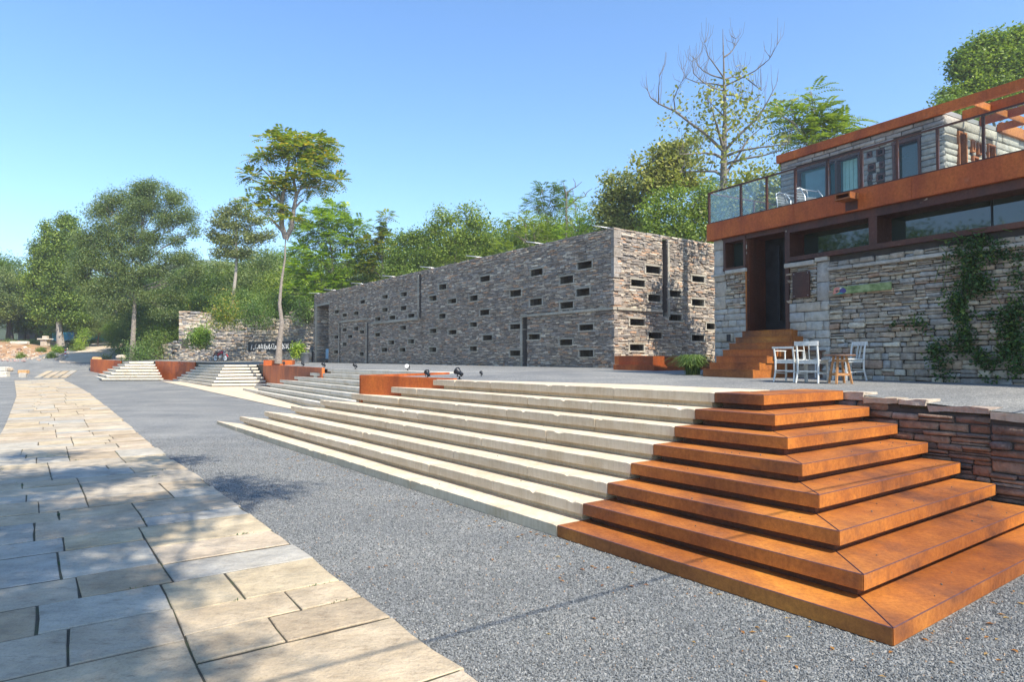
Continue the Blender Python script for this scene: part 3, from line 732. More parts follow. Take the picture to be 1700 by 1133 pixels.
mp = gn.nodes.new('GeometryNodeMeshToPoints'); ip = gn.nodes.new('GeometryNodeInstanceOnPoints')
rv = gn.nodes.new('FunctionNodeRandomValue'); rv.data_type = 'FLOAT_VECTOR'; rv.inputs[0].default_value = (0, 0, 0); rv.inputs[1].default_value = (6.3, 6.3, 6.3)
rs = gn.nodes.new('FunctionNodeRandomValue'); rs.data_type = 'FLOAT_VECTOR'; rs.inputs[0].default_value = (.55, .35, .3); rs.inputs[1].default_value = (1.5, 1.0, .75); rs.inputs['Seed'].default_value = 5
L_ = gn.links.new
L_(ico.outputs['Mesh'], sm.inputs['Geometry']); L_(gi.outputs[0], mp.inputs['Mesh']); L_(mp.outputs[0], ip.inputs['Points']); L_(sm.outputs[0], ip.inputs['Instance'])
L_(rv.outputs[0], ip.inputs['Rotation']); L_(rs.outputs[0], ip.inputs['Scale']); L_(ip.outputs[0], g_o.inputs[0])
md = gob.modifiers.new('scatter', 'NODES'); md.node_group = gn
gm.materials.append(pn)
# fallen leaves caught along the steps
V = []; k = 0
for i in range(260):
    sdx = random.random()
    if sdx < .6: s_ = random.uniform(-1, 13); d_ = -abs(random.gauss(0, .55))-.05; p = C1+av*s_+bv*d_
    elif sdx < .8: p = C1+bv*random.uniform(0, 4)-av*(abs(random.gauss(0, .4))+.05)
    else: p = Vector((random.uniform(-3, 3), random.uniform(4, 12), 0))
    L = random.uniform(.012, .035); a = random.uniform(0, 6.3); c, s2 = math.cos(a), math.sin(a)
    for (x, y, z) in ((-L, 0, 0), (0, -L*.45, .006), (L, 0, 0), (0, L*.45, .008)): V.append((p.x+x*c-y*s2, p.y+x*s2+y*c, .012+z))
tag(link('fallen_leaves', mesh_np('fallen_leaves', V, np.arange(len(V)).reshape(-1, 4), [M['leaf_dry']])), kind='stuff')
pbl = B()
for i in range(60):
    k = random.randint(0, 6); zt = Z1+RISE*k
    if random.random() < .6: p = Ck(k)+bv*random.uniform(.3, Sl(k)-.3)+av*random.uniform(.05, .34)
    else: p = Ck(k)+av*random.uniform(.3, 9)+bv*random.uniform(.05, .34)
    r_ = random.uniform(.007, .013)
    m4 = Matrix.Translation((p.x, p.y, zt+r_*.5)) @ Matrix.Rotation(random.uniform(0, 6), 4, (1, 1, 1)) @ Matrix.Diagonal((1, .7, .5, 1))
    bmesh.ops.create_icosphere(pbl.bm, subdivisions=1, radius=r_, matrix=m4)
tag(pbl.build('loose_pebbles', M['b1back']), kind='stuff')


# small weeds rooted in the paving joints
V = []
for (s_, wa, wb) in JP:
    if s_ < 1 or s_ > 20 or random.random() > .22: continue
    w_ = random.uniform(wa, wb)
    for _ in range(random.randint(3, 14)):
        q = pth(s_+random.gauss(0, .035 if wa == wb else .006), w_+random.gauss(0, .006 if wa == wb else .05))
        a = random.uniform(0, 6.28); L = random.uniform(.010, .028); c, s2 = math.cos(a), math.sin(a); x, y = q.x, q.y
        V += [(x, y, .028), (x+c*L*.5-s2*L*.2, y+s2*L*.5+c*L*.2, .048), (x+c*L, y+s2*L, .054), (x+c*L*.5+s2*L*.2, y+s2*L*.5-c*L*.2, .048)]
tag(link('joint_weeds', mesh_np('joint_weeds', V, np.arange(len(V)).reshape(-1, 4), [M['leaf_vine']])), kind='stuff')
Zv = Vector((0, 0, 1))
def plane_hit(px, py, O, n):
    d = ray(px, py); e = Vector((0, 0, EYE)); t = (O-e).dot(n)/d.dot(n); return e+d*t
class Face:
    """a vertical wall plane: O origin, U along, Nn outward"""
    def __init__(s, O, U, Nn): s.O, s.U, s.N = Vector(O), Vector(U).normalized(), Vector(Nn).normalized()
    def uz(s, px, py, w_=0):
        p = plane_hit(px, py, s.O+s.N*w_, s.N); return (p-s.O).dot(s.U), p.z
    def P(s, u, z, w_=0): q = s.O+s.U*u+s.N*w_; return Vector((q.x, q.y, z))
    def box(s, bb, u0, u1, z0, z1, w0, w1): return lbox(bb, Vector((s.O.x, s.O.y, 0)), s.U, Zv, s.N, u0, u1, z0, z1, w0, w1)
    def a(s): return np.array((s.O.x, s.O.y, 0)), np.array(s.U), np.array(Zv), np.array(s.N)
# ================================================================ long windowless stone building
corner = atY(1020, 611, 24.5); corner.z = 0
dl = Vector((-.728, 1, 0)).normalized(); dr = Vector((1, .728, 0)).normalized()
FL = Face(corner, dl, (-dl.y, dl.x, 0)); FL.N = Vector((-dl.y, dl.x, 0)) if Vector((-dl.y, dl.x, 0)).dot(Vector((-1, -1, 0))) > 0 else Vector((dl.y, -dl.x, 0))
FR = Face(corner, dr, (dr.y, -dr.x, 0))
ZB = 1.70; ZT = atY(1020, 380, 24.5).z
LB = FL.uz(521, 560)[0]; LR = 9.5
c6 = lambda x, y: (780+x/4.048, 360+y/4.048)
c5 = lambda x, y: (500+x/5.667, 430+y/5.667)
c7 = lambda x, y: (1000+x/4.045, 360+y/4.045)
n6 = [(70,400,137,437),(410,352,492,397),(725,303,822,350),(607,400,697,450),(272,493,347,537),(717,483,808,533),(0,530,55,567),(405,552,487,597),(610,573,697,617),(70,625,133,663),(0,710,50,742),(272,723,345,757),(395,790,473,826),(738,725,832,765),(88,797,153,832),(605,825,692,865),(0,872,50,905),(270,900,343,937),(738,897,832,942)]
n5 = [(317,483,357,515),(390,515,432,548),(497,498,543,532),(557,388,603,423),(765,340,818,378),(937,315,998,355),(765,462,817,500),(937,443,993,485),(1008,517,1070,553),(830,535,887,572),(698,548,750,585),(1297,240,1370,290),(1207,348,1278,397),(1383,377,1462,420),(1297,517,1363,563),(1210,658,1277,700),(1388,670,1465,713),(1205,835,1275,878),(1007,757,1065,798),(823,768,878,807),(757,838,812,877),(925,838,983,877),(933,630,990,670),(697,697,745,732),(390,653,430,685),(497,640,540,675),(553,673,597,705),(313,722,352,752),(440,717,483,747),(390,788,430,822),(307,860,350,893),(550,880,592,915)]
n7 = [(290,333,387,382),(190,425,283,470),(305,525,390,570),(448,497,527,540),(445,658,530,700),(183,687,282,732),(307,778,398,820),(182,858,275,902),(600,400,682,440),(598,555,680,600),(697,717,752,758),(598,795,680,837)]
def nrect(F_, conv, r):
    (x0, y0, x1, y1) = r; ym = (y0+y1)/2
    u0, _ = F_.uz(*conv(x0, ym)); u1, _ = F_.uz(*conv(x1, ym)); z = F_.uz(*conv((x0+x1)/2, ym))[1]
    dist = (F_.P((u0+u1)/2, z)-Vector((0, 0, EYE))).y; sc = 4.05 if conv is not c5 else 5.667
    h = (y1-y0)/sc*dist/F*1.0; a, b = min(u0, u1), max(u0, u1)
    return (a, b, z-h/2, z+h/2)
hl = [nrect(FL, c6, r) for r in n6]+[nrect(FL, c5, r) for r in n5]
hr_ = [nrect(FR, c7, r) for r in n7]
def reg(F_, conv, x0, y0, x1, y1):
    a = F_.uz(*conv(x0, y0)); b = F_.uz(*conv(x1, y1)); return (min(a[0], b[0]), max(a[0], b[0]), min(a[1], b[1]), max(a[1], b[1]))
T = thing('stone_building', 'long flat-roofed grey stone building with scattered small slot openings and no panes', 'building', (corner.x, corner.y, ZB))
door = reg(FL, c5, 148, 440, 257, 965); door = (door[0], door[1], ZB, FL.uz(*c5(200, 440))[1])
slots_l = []
def vslot(F_, conv, x, w_, y0, y1):
    u, za = F_.uz(*conv(x, y0)); _, zb = F_.uz(*conv(x, y1)); return (u-w_/2, u+w_/2, min(za, zb), max(za, zb))
slots_l.append(vslot(FL, c6, 370, .34, 662, 1015)); slots_l[-1] = (*slots_l[-1][:2], ZB, slots_l[-1][3])
s2 = vslot(FL, c5, 366, .2, 600, 970); slots_l.append((s2[0], s2[1], ZB, s2[3]))
s3 = vslot(FL, c5, 626, .24, 605, 980); slots_l.append((s3[0], s3[1], ZB, s3[3]))
s4 = vslot(FL, c5, 1120, .26, 145, 565); slots_l.append((s4[0], s4[1], s4[2], ZT-.12))
slots_r = [vslot(FR, c6, 1308, .30, 150, 672)]; slots_r[0] = (*slots_r[0][:3], ZT-.1)
allL = hl+[door]+slots_l; allR = hr_+slots_r
O_, U_, Z_, N_ = FL.a()
rc = rows(rng_(3), 0.0, LB, ZB, ZT, allL, (.036, .075), (.10, .36))
link('wall', stone_mesh('front_wall', rc, O_, U_, Z_, N_, M['b1'], rng, .010, (-.016, .046), .009, .009, back=.05), T)
O2_, U2_, Z2_, N2_ = FR.a()
rc = rows(rng_(4), 0.0, LR, ZB, ZT, allR, (.036, .075), (.10, .36))
link('wall', stone_mesh('side_wall', rc, O2_, U2_, Z2_, N2_, M['b1'], rng, .010, (-.016, .046), .009, .009, back=.05), T)
bb = B()
holed_plane(bb, FL.O.copy(), FL.U, Zv, FL.N, 0, LB, ZB-.3, ZT, allL, -.025)
holed_plane(bb, FR.O.copy(), FR.U, Zv, FR.N, 0, LR, ZB-.3, ZT, allR, -.025)
# far and back faces, parapet top
D_ = LR
p0, p1, p2, p3 = FL.P(0, 0), FL.P(LB, 0), FL.P(LB, 0, -D_), FL.P(0, 0, -D_)
for a, b in ((p1, p2), (p2, p3)):
    bb.poly3([(a.x, a.y, ZB-.3), (b.x, b.y, ZB-.3), (b.x, b.y, ZT), (a.x, a.y, ZT)])
bb.build('backing', M['b1back'], T, normals=True)
cb = B()
for F_, L0 in ((FL, LB), (FR, LR)):
    u = 0.0
    while u < L0-.02:
        l = min(random.uniform(.3, .7), L0-u); F_.box(cb, u+.004, u+l-.004, ZT-.002, ZT+random.uniform(.03, .065), -.32, random.uniform(-.01, .03)); u += l
cb.build('parapet_cap', M['b1'], T)
rb = B(); q = [FL.P(.3, 0, -.3), FL.P(LB-.1, 0, -.3), FL.P(LB-.1, 0, -D_+.05), FL.P(.3, 0, -D_+.05)]
rb.prism([(v.x, v.y) for v in q], ZT-.35, ZT-.2); rb.build('roof', M['roof_grey'], T)
def niche(F_, r, big=True):
    u0, u1, z0, z1 = r; w_ = u1-u0; bb = B(); e = random.uniform(.05, .13); e2 = random.uniform(.05, .13)
    F_.box(bb, u0-e, u1+e2, z1, z1+random.uniform(.05, .075), -.2, .045)
    F_.box(bb, u0-e2, u1+e, z0-random.uniform(.04, .06), z0, -.2, .04)
    F_.box(bb, u0-random.uniform(.04, .08), u0, z0+.002, z1-.002, -.2, .028)
    F_.box(bb, u1, u1+random.uniform(.04, .08), z0+.002, z1-.002, -.2, .028)
    o = bb.build('window_opening', M['grey_slab'], T)
    b2 = B(); d = .45
    P_ = lambda u, z, w2: F_.P(u, z, w2)
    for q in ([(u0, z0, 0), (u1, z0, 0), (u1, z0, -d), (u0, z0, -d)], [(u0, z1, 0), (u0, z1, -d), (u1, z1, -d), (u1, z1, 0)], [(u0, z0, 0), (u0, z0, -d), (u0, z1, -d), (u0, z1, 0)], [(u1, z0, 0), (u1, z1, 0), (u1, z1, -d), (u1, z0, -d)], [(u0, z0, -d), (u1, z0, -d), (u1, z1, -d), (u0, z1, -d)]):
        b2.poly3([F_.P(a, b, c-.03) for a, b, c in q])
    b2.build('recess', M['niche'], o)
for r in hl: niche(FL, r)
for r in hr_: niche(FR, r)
for F_, ss in ((FL, slots_l), (FR, slots_r)):
    for (u0, u1, z0, z1) in ss:
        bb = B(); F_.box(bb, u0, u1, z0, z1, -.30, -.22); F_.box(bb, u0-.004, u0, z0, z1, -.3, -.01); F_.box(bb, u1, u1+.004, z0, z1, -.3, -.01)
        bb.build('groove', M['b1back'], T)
        bb = B(); z = z0
        while z < z1-.05:
            h = min(random.uniform(.3, .8), z1-z); F_.box(bb, u1+.005, u1+random.uniform(.09, .14), z+.004, z+h-.004, -.02, .036); z += h
        bb.build('edge_stones', M['grey_slab'], T)
def course(F_, ua, ub, z, h=.10, out_=.09):
    bb = B(); u = ua
    while u < ub-.02:
        l = min(random.uniform(.7, 1.3), ub-u)
        if ub-u-l < .2: l = ub-u
        F_.box(bb, u+.004, u+l-.004, z-h/2, z+h/2, -.1, out_+random.uniform(-.008, .008)); u += l
    bb.build('string_course', M['grey_slab'], T)
zc = FL.uz(*c6(960, 617))[1]
course(FL, -.05, FL.uz(*c6(358, 655))[0], zc, .10, .10)
course(FR, -.05+.16, FR.uz(*c6(1285, 632))[0], zc, .10, .10)
a, b = FL.uz(*c5(635, 568)), FL.uz(*c5(368, 592)); course(FL, a[0], b[0], (a[1]+b[1])/2, .11, .12)
a, b = FL.uz(*c5(1120, 570)), FL.uz(*c5(672, 605)); course(FL, a[0], b[0], (a[1]+b[1])/2, .11, .12)
rq = random.Random(5)
bb = B(); z = ZB
while z < ZT-.2:
    h = random.uniform(.18, .38); h = min(h, ZT-.03-z); l = random.choice((.22, .34, .5))
    if not (zc-.06 < z+h and z < zc+.06):
        l2 = .62-l
        q = [FL.P(-.012, 0, .04), FL.P(l2, 0, .04), FL.P(l2, 0, -.1), FR.P(l, 0, -.1), FR.P(l, 0, .04), FR.P(-.03, 0, .04)]
        if rq.random() < .75: FR.box(bb, -.036, l*.7, z+.004, z+h-.004, -.12, .038)
    z += h
bb.build('quoins', M['b1'], T)
# doorway recess at the far end
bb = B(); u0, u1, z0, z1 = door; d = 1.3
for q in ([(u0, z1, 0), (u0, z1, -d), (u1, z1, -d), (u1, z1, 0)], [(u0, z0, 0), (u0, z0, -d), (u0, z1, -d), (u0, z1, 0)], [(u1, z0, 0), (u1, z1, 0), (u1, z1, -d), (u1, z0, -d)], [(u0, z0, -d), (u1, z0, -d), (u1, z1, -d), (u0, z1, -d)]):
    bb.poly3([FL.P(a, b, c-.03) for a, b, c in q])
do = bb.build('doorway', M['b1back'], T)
# stone lining of the doorway's far reveal, which the camera looks onto
Fd = Face(FL.P(u1, 0, -.02), -FL.N, -FL.U)
A_ = Fd.a(); rc = rows(rng_(9), 0, d, z0, z1, [], (.06, .12), (.2, .6)); link('reveal_stones', stone_mesh('reveal_stones', rc, *A_, M['b1'], rng, .012, (0, .02), .008, .008), do)
bb = B(); FL.box(bb, u0-.25, u1+.25, z1, z1+.14, -.2, .05); FL.box(bb, u1, u1+.16, z0, z1-.002, -.2, .045); bb.build('door_surround', M['grey_slab'], T)
settle(T)
# slender pipes poking out over the parapet
for i, (x, y) in enumerate(((985, 380), (873, 403), (774, 424), (697, 443), (634, 458), (583, 468), (538, 480), (513, 485))):
    # x,y = outer tip; find the wall point it leaves
    tip = plane_hit(x, y, FL.O+FL.N*.75, FL.N); u = (tip-FL.O).dot(FL.U)
    t = thing('roof_pipe', 'thin white spout pipe jutting over the parapet, number unclear', 'pipe', FL.P(u, ZT+.05), 0, 'thin pale pipes along the roof edge')
    bb = B(); L0 = Vector(t.location)
    bb.tube([FL.P(u-.15, ZT+.045, -.9)-L0, FL.P(u, ZT+.075, .75)-L0], .019, 8); bb.build('pipe', M['metal'], t, smooth=True)
    b2 = B(); b2.tube([FL.P(u-.12, ZT-.1, -.15)-L0, FL.P(u-.12, ZT+.05, -.15)-L0], .02, 6); b2.build('bracket', M['metal'], t)
    nm = ['nearest the corner', 'second from the near corner', 'third from the near corner', 'fourth from the near corner', 'fourth from the far end', 'third from the far end', 'second from the far end', 'above the far doorway'][i]
    t['label'] = 'thin pale pipe over the stone building parapet, ' + nm
# ================================================================ rust-banded two-storey building
O2 = Vector((5.21, 17.1, 0)); u2 = Vector((.4978, -.8673, 0)); n2 = Vector((-.8673, -.4978, 0)); ZQ = 1.60
F2 = Face(O2, u2, n2); LQ = 15.5
T = thing('two_storey_building', 'two-storey rubble stone building with broad rusty steel bands, glass balustrade and black door', 'building', (O2.x, O2.y, ZQ))
ZW = F2.uz(1187.5, 400)[1]; ZBT = F2.uz(1184, 373)[1]
c8 = lambda x, y: (1150+x/3.6533, 340+y/3.655)
c1 = lambda x, y: (1400+x/3.6533, 340+y/3.655)
def r8(x0, y0, x1, y1, cv=c8):
    a = F2.uz(*cv(x0, y0)); b = F2.uz(*cv(x1, y1)); return (a[0], b[0], min(a[1], b[1]), max(a[1], b[1]))
du0 = F2.uz(*c8(338, 500))[0]; du1 = F2.uz(*c8(568, 500))[0]; dz0 = F2.uz(*c8(450, 768))[1]; dz1 = F2.uz(*c8(560, 150))[1]
doorR = (du0, du1, dz0, dz1)
wA = (F2.uz(*c8(195, 300))[0], F2.uz(*c8(330, 300))[0], F2.uz(*c8(260, 398))[1], F2.uz(*c8(200, 218))[1])
bu0 = F2.uz(*c8(582, 300))[0]; bz0 = F2.uz(*c8(582, 350))[1]; bz1 = F2.uz(*c8(582, 155))[1]
bmid0, bmid1 = F2.uz(*c1(165, 200))[0], F2.uz(*c1(215, 200))[0]
wB = (bu0, LQ-.5, bz0, bz1)
wholes = [(wA[0], wA[1], wA[2], wA[3]), (doorR[0], doorR[1], ZQ, doorR[3]), wB]
upb = max(wA[3], bz1)
# ashlar zones: both jamb blocks
aL1 = du0; aR1 = F2.uz(*c8(828, 500))[0]; zash = F2.uz(*c8(240, 632))[1]; zlint = F2.uz(*c8(640, 372))[1]
zoneB = F2.uz(*c8(752, 500))[0]
O_, U_, Z_, N_ = F2.a()
pale = rows(rng_(21), 0, aL1, ZQ, zash, wholes, (.15, .23), (.2, .5))+rows(rng_(22), du1, aR1, ZQ, zash, wholes, (.15, .23), (.2, .5))
pale += rows(rng_(23), 0, .38, zash, ZW, wholes, (.22, .42), (.38, .40))+rows(rng_(24), zoneB, aR1, zash, zlint+.25, wholes, (.3, .5), (.2, .45))
for sel in ([q for q in pale if q[0] < du0], [q for q in pale if q[0] >= du0]): link('ashlar_blocks', stone_mesh('ashlar', sel, O_, U_, Z_, N_, M['ashlar'], rng, .009, (.0, .035), .016, .008, n8=False), T)
rub = rows(rng_(25), .38, aL1, zash, ZW, wholes, (.05, .12), (.09, .28), .3)+rows(rng_(26), du1, zoneB, zash, ZW, wholes, (.05, .12), (.09, .28), .3)
zsc = F2.uz(*c1(0, 385))[1]
hols = wholes+[(aR1, LQ, zsc-.03, zsc+.05)]
rub += rows(rng_(27), aR1, LQ, ZQ, ZQ+.75, hols, (.10, .22), (.14, .36), .35)+rows(rng_(28), aR1, LQ, ZQ+.75, ZQ+1.55, hols, (.08, .15), (.11, .32), .4)+rows(rng_(29), aR1, LQ, ZQ+1.55, zsc-.03, hols, (.05, .115), (.09, .30), .3)+rows(rng_(30), aR1, LQ, zsc+.05, ZW, hols, (.09, .17), (.14, .30), .3)
link('rubble_wall', stone_mesh('rubble', rub, O_, U_, Z_, N_, M['b2'], rng, .011, (-.02, .05), .014, .012, n8=True), T)
bb = B(); holed_plane(bb, F2.O.copy(), F2.U, Zv, F2.N, 0, LQ, ZQ-.3, ZW, wholes, -.03)
DP = 11.0
F2s = Face(O2, -n2, -u2)     # left side going back
bb.poly3([F2.P(0, ZQ-.3, -.02), F2.P(0, ZQ-.3, -DP), F2.P(0, ZW, -DP), F2.P(0, ZW, -.02)])
bb.poly3([F2.P(0, ZQ-.3, -DP), F2.P(LQ, ZQ-.3, -DP), F2.P(LQ, ZW, -DP), F2.P(0, ZW, -DP)])
bb.poly3([F2.P(LQ, ZQ-.3, -DP), F2.P(LQ, ZQ-.3, 0), F2.P(LQ, ZW, 0), F2.P(LQ, ZW, -DP)])
bb.build('backing', M['b2back'], T)
A_ = F2s.a(); rc = rows(rng_(31), 0, DP, ZQ, ZW, [], (.08, .18), (.2, .5), .2); link('side_stones', stone_mesh('side_stones', rc, *A_, M['b2'], rng, .011, (0, .03), .012, .01), T)
# ledge course and lintels with rough faces
bb = B(); u = aR1
while u < LQ-.1:
    l = min(random.uniform(.5, 1.1), LQ-u); F2.box(bb, u+.006, u+l-.006, zsc-.028, zsc+.045, -.1, .085+random.uniform(-.015, .02)); u += l
zl1 = F2.uz(*c8(260, 410))[1]; F2.box(bb, -.06, .42, zl1-.06, zl1+.0, -.1, .08); F2.box(bb, .43, aL1-.01, zl1-.03, zl1+.06, -.1, .10)
zl2 = F2.uz(*c8(660, 362))[1]; F2.box(bb, du1+.01, zoneB-.01, zl2-.05, zl2+.05, -.1, .10); F2.box(bb, zoneB, aR1, zl2+.0, zl2+.1, -.1, .07)
bb.bevel(.012); bb.build('ledge_course', M['ashlar'], T)
# steel band = upper floor edge
def fascia(name, u0, u1, z0, z1, w0, w1, m='rust_wall', seam=2.6):
    bb = B(); u = u0
    while u < u1-.01:
        l = min(seam, u1-u); F2.box(bb, u+.002, u+l-.002, z0, z1, w0, w1); u += l
    return bb.build(name, M[m], T)
bo = .14
fascia('steel_band', -.12, LQ, ZW+.005, ZBT, -.25, bo)
bb = B(); F2.box(bb, -.12, 0.13, ZW+.005, ZBT-.002, -DP, -.251); bb.build('steel_band', M['rust_wall'], T)
bb = B(); q = [F2.P(0.135, 0, -.26), F2.P(LQ, 0, -.26), F2.P(LQ, 0, -DP), F2.P(.135, 0, -DP)]; bb.prism([(v.x, v.y) for v in q], ZW+.01, ZBT-.06); bb.build('terrace_floor', M['roof_grey'], T)
# underside dark steel strip over the openings
bb = B(); F2.box(bb, du1+.1, LQ, bz1+.001, ZW+.003, -.3, .052); F2.box(bb, wA[0]-.05, du1+.099, max(dz1+.03, wA[3]+.001), ZW+.003, -.3, .052); F2.box(bb, wA[0]-.05, du0-.051, wA[3]+.001, dz1+.03, -.3, .051); bb.build('lintel_beam', M['rust_dark'], T)
def framed(name, r, ft, dpt, gdep, mull=(), glass='win_glass', fm='rust_dark', sill=None):
    u0, u1, z0, z1 = r; bb = B(); o = .06
    F2.box(bb, u0, u1, z1-ft, z1, -dpt, o); F2.box(bb, u0, u0+ft, z0+(sill or ft), z1-ft, -dpt, o); F2.box(bb, u1-ft, u1, z0+(sill or ft), z1-ft, -dpt, o)
    F2.box(bb, u0, u1, z0, z0+(sill or ft), -dpt, o+.02)
    for m_ in mull: F2.box(bb, m_[0], m_[1], z0+(sill or ft)+.001, z1-ft-.001, -dpt, o-.003)
    f = bb.build(name, M[fm], T)
    g = B(); F2.box(g, u0+.01, u1-.01, z0+.01, z1-.01, -gdep-.03, -gdep); g.build('pane', M[glass], f)
    return f
fa = framed('window', (wA[0], wA[1], wA[2], wA[3]), .07, .40, .26)
f = framed('ribbon_window', wB, .075, .62, .45, [(bmid0, bmid1)], sill=.10)
g = B()
um = F2.uz(1626, 370)[0]; F2.box(g, um-.012, um+.012, bz0+.1, bz1-.08, -.449, -.43); um2 = F2.uz(1697, 350)[0]; F2.box(g, um2-.03, um2+.02, bz0+.1, bz1-.08, -.449, -.42)
g.build('glazing_bar', M['black'], f)
# door
bb = B(); F2.box(bb, du0-.05, du0, ZQ+.9, dz1, -.6, .03); F2.box(bb, du1, du1+.10, dz0-.0, dz1+.05, -.6, .04); F2.box(bb, du0, du1, dz1-.05, dz1+.03, -.6, .03)
F2.box(bb, du0+.001, du0+.03, dz0, dz1-.051, -.62, .0); df = bb.build('door_frame', M['rust_dark'], T)
bb = B(); F2.box(bb, du0-.055, du0-.02, dz0-.1, zl1, .0, .045); bb.build('door_trim', M['rust_tread'], T)
bb = B(); F2.box(bb, du0+.031, du1-.002, dz0, dz1-.052, -.66, -.58); dd = bb.build('door', M['door'], T)
hx = F2.uz(*c8(522, 480), -.5)[0]; hz0 = F2.uz(*c8(522, 705), -.5)[1]; hz1 = F2.uz(*c8(522, 250), -.5)[1]
bb = B(); F2.box(bb, hx-.03, hx+.03, hz0, hz1, -.53, -.48); F2.box(bb, hx-.02, hx+.02, hz0+.2, hz0+.25, -.58, -.53); F2.box(bb, hx-.02, hx+.02, hz1-.25, hz1-.2, -.58, -.53); bb.bevel(.006); bb.build('handle', M['black'], dd)
bb = B(); F2.box(bb, du0-.0, du1, ZQ-.1, dz0-.002, -.62, -.02); bb.build('threshold', M['rust_dark'], T)
# small slot vent low in the ashlar
vr = r8(212, 788, 235, 830); bb = B(); F2.box(bb, vr[0], vr[1], vr[2], vr[3], -.02, .042); bb.build('vent', M['b2back'], T)
# balustrade
zr = F2.uz(1190.5, 316, bo-.04)[1]; wr = bo-.05
rail = B(); F2.box(rail, -.10, LQ, zr-.03, zr, wr-.03, wr+.02); F2.box(rail, -.10, LQ, ZBT+.001, ZBT+.03, wr-.03, wr+.02)
F2.box(rail, -.10, -.06, zr-.03, zr-.001, -7.5, wr-.031)
bal = rail.build('balustrade', M['rust_dark'], T)
posts = [-.08]+[F2.uz(px, 300, wr)[0] for px in (1229.5, 1272.5, 1320, 1374, 1431, 1490, 1557.5, 1634)]
posts += [posts[-1]+(posts[-1]-posts[-2])*k for k in (1, 2, 3)]
for p in posts:
    bb = B(); F2.box(bb, p-.022, p+.022, ZBT+.03, zr-.03, wr-.028, wr+.018); bb.build('post', M['rust_dark'], bal)
for p in (1.6, 3.2, 4.8, 6.4):
    bb = B(); F2.box(bb, -.10, -.06, ZBT, zr-.03, -p-.02, -p+.02); bb.build('post', M['rust_dark'], bal)
for a, b in zip(posts, posts[1:]):
    bb = B(); F2.box(bb, a+.024, b-.024, ZBT+.032, zr-.032, wr-.012, wr-.004); bb.build('glass_panel', M['rail_glass'], bal)
bb = B(); F2.box(bb, -.085, -.077, ZBT+.03, zr-.032, -7.4, wr-.04); bb.build('glass_panel', M['rail_glass'], bal)
# rain spout box on the band
c2_ = lambda x, y: (1170+x/3.9071, 100+y/3.9069)
sp = F2.uz(*c2_(950, 895), bo); bb = B()
F2.box(bb, sp[0]-.17, sp[0]+.17, sp[1]-.06, sp[1]-.03, bo, bo+.3); F2.box(bb, sp[0]-.17, sp[0]-.14, sp[1]-.03, sp[1]+.07, bo, bo+.3); F2.box(bb, sp[0]+.14, sp[0]+.17, sp[1]-.03, sp[1]+.07, bo, bo+.3); F2.box(bb, sp[0]-.14, sp[0]+.14, sp[1]+.05, sp[1]+.07, bo, bo+.3)
bb.build('rain_spout', M['rust_tread'], T)
bb = B(); F2.box(bb, sp[0]-.13, sp[0]+.14, ZW+.03, sp[1]-.062, bo+.0005, bo+.003); bb.build('stain', M['rust_dark'], T)
# ---- upper storey
SB = 2.6; FU = Face(F2.P(0, 0, -SB), u2, n2); FU.O.z = 0
eu = FU.uz(1568, 190)[0]; zf1 = FU.uz(1292, 257.5, .1)[1]; zf0 = FU.uz(1292, 270.5, .1)[1]
ZU = ZBT-.05
win = (FU.uz(1322, 300)[0], FU.uz(1429, 300)[0], ZU+.05, FU.uz(*c2_(1000, 600))[1])
doo = (FU.uz(1483, 270)[0], FU.uz(1529, 270)[0], ZU, FU.uz(1510, 231)[1])
lat0, lat1 = FU.uz(1432, 280)[0], FU.uz(1474, 280)[0]
lats = []
c3 = lambda x, y: (1430+x/4.196, 30+y/4.196)
for (x0, y0, x1, y1) in ((40,925,72,985),(105,905,160,965),(47,1010,98,1073),(127,990,162,1055),(45,1100,75,1130),(107,1085,165,1133)):
    a = FU.uz(*c3(x0, (y0+y1)/2)); b = FU.uz(*c3(x1, (y0+y1)/2)); m_ = (a[1]+b[1])/2; h = (b[0]-a[0])*(.9 if x1-x0 > 40 else 1.3); lats.append((a[0], b[0], m_-h/2, m_+h/2))
hu = [win, doo]+lats
O_, U_, Z_, N_ = FU.a()
rc = rows(rng_(41), 0, eu, ZU, zf0, hu, (.09, .17), (.22, .55), .15); link('upper_wall', stone_mesh('upper_wall', rc, O_, U_, Z_, N_, M['ashlar_up'], rng, .014, (0, .03), .02, .008), T)
bb = B(); holed_plane(bb, FU.O.copy(), FU.U, Zv, FU.N, 0, eu, ZU, zf0, hu, -.02)
bb.poly3([FU.P(0, ZU), FU.P(0, zf0), FU.P(0, zf0, -6), FU.P(0, ZU, -6)]); bb.poly3([FU.P(0, ZU, -6), FU.P(eu, ZU, -6), FU.P(eu, zf0, -6), FU.P(0, zf0, -6)])
bb.build('backing', M['b2back'], T)
FS = Face(FU.P(eu, 0), -n2, u2)   # right side face running back
FS.N = u2
LS = 9.0
def hs(x0, y0, x1, y1):
    cv = lambda x, y: (1550+x/6.667, 130+y/6.665); a = FS.uz(*cv(x0, (y0+y1)/2)); b = FS.uz(*cv(x1, (y0+y1)/2)); za = FS.uz(*cv((x0+x1)/2, y0))[1]; zb = FS.uz(*cv((x0+x1)/2, y1))[1]
    return (a[0], b[0], min(za, zb), max(za, zb))
sh = [hs(260, 600, 350, 950), hs(405, 690, 440, 820), hs(472, 720, 520, 850), hs(585, 740, 665, 900), hs(418, 870, 480, 940)]
sh[0] = (sh[0][0], sh[0][1], ZU, sh[0][3]); sh[3] = (sh[3][0], sh[3][1], ZU, sh[3][3])
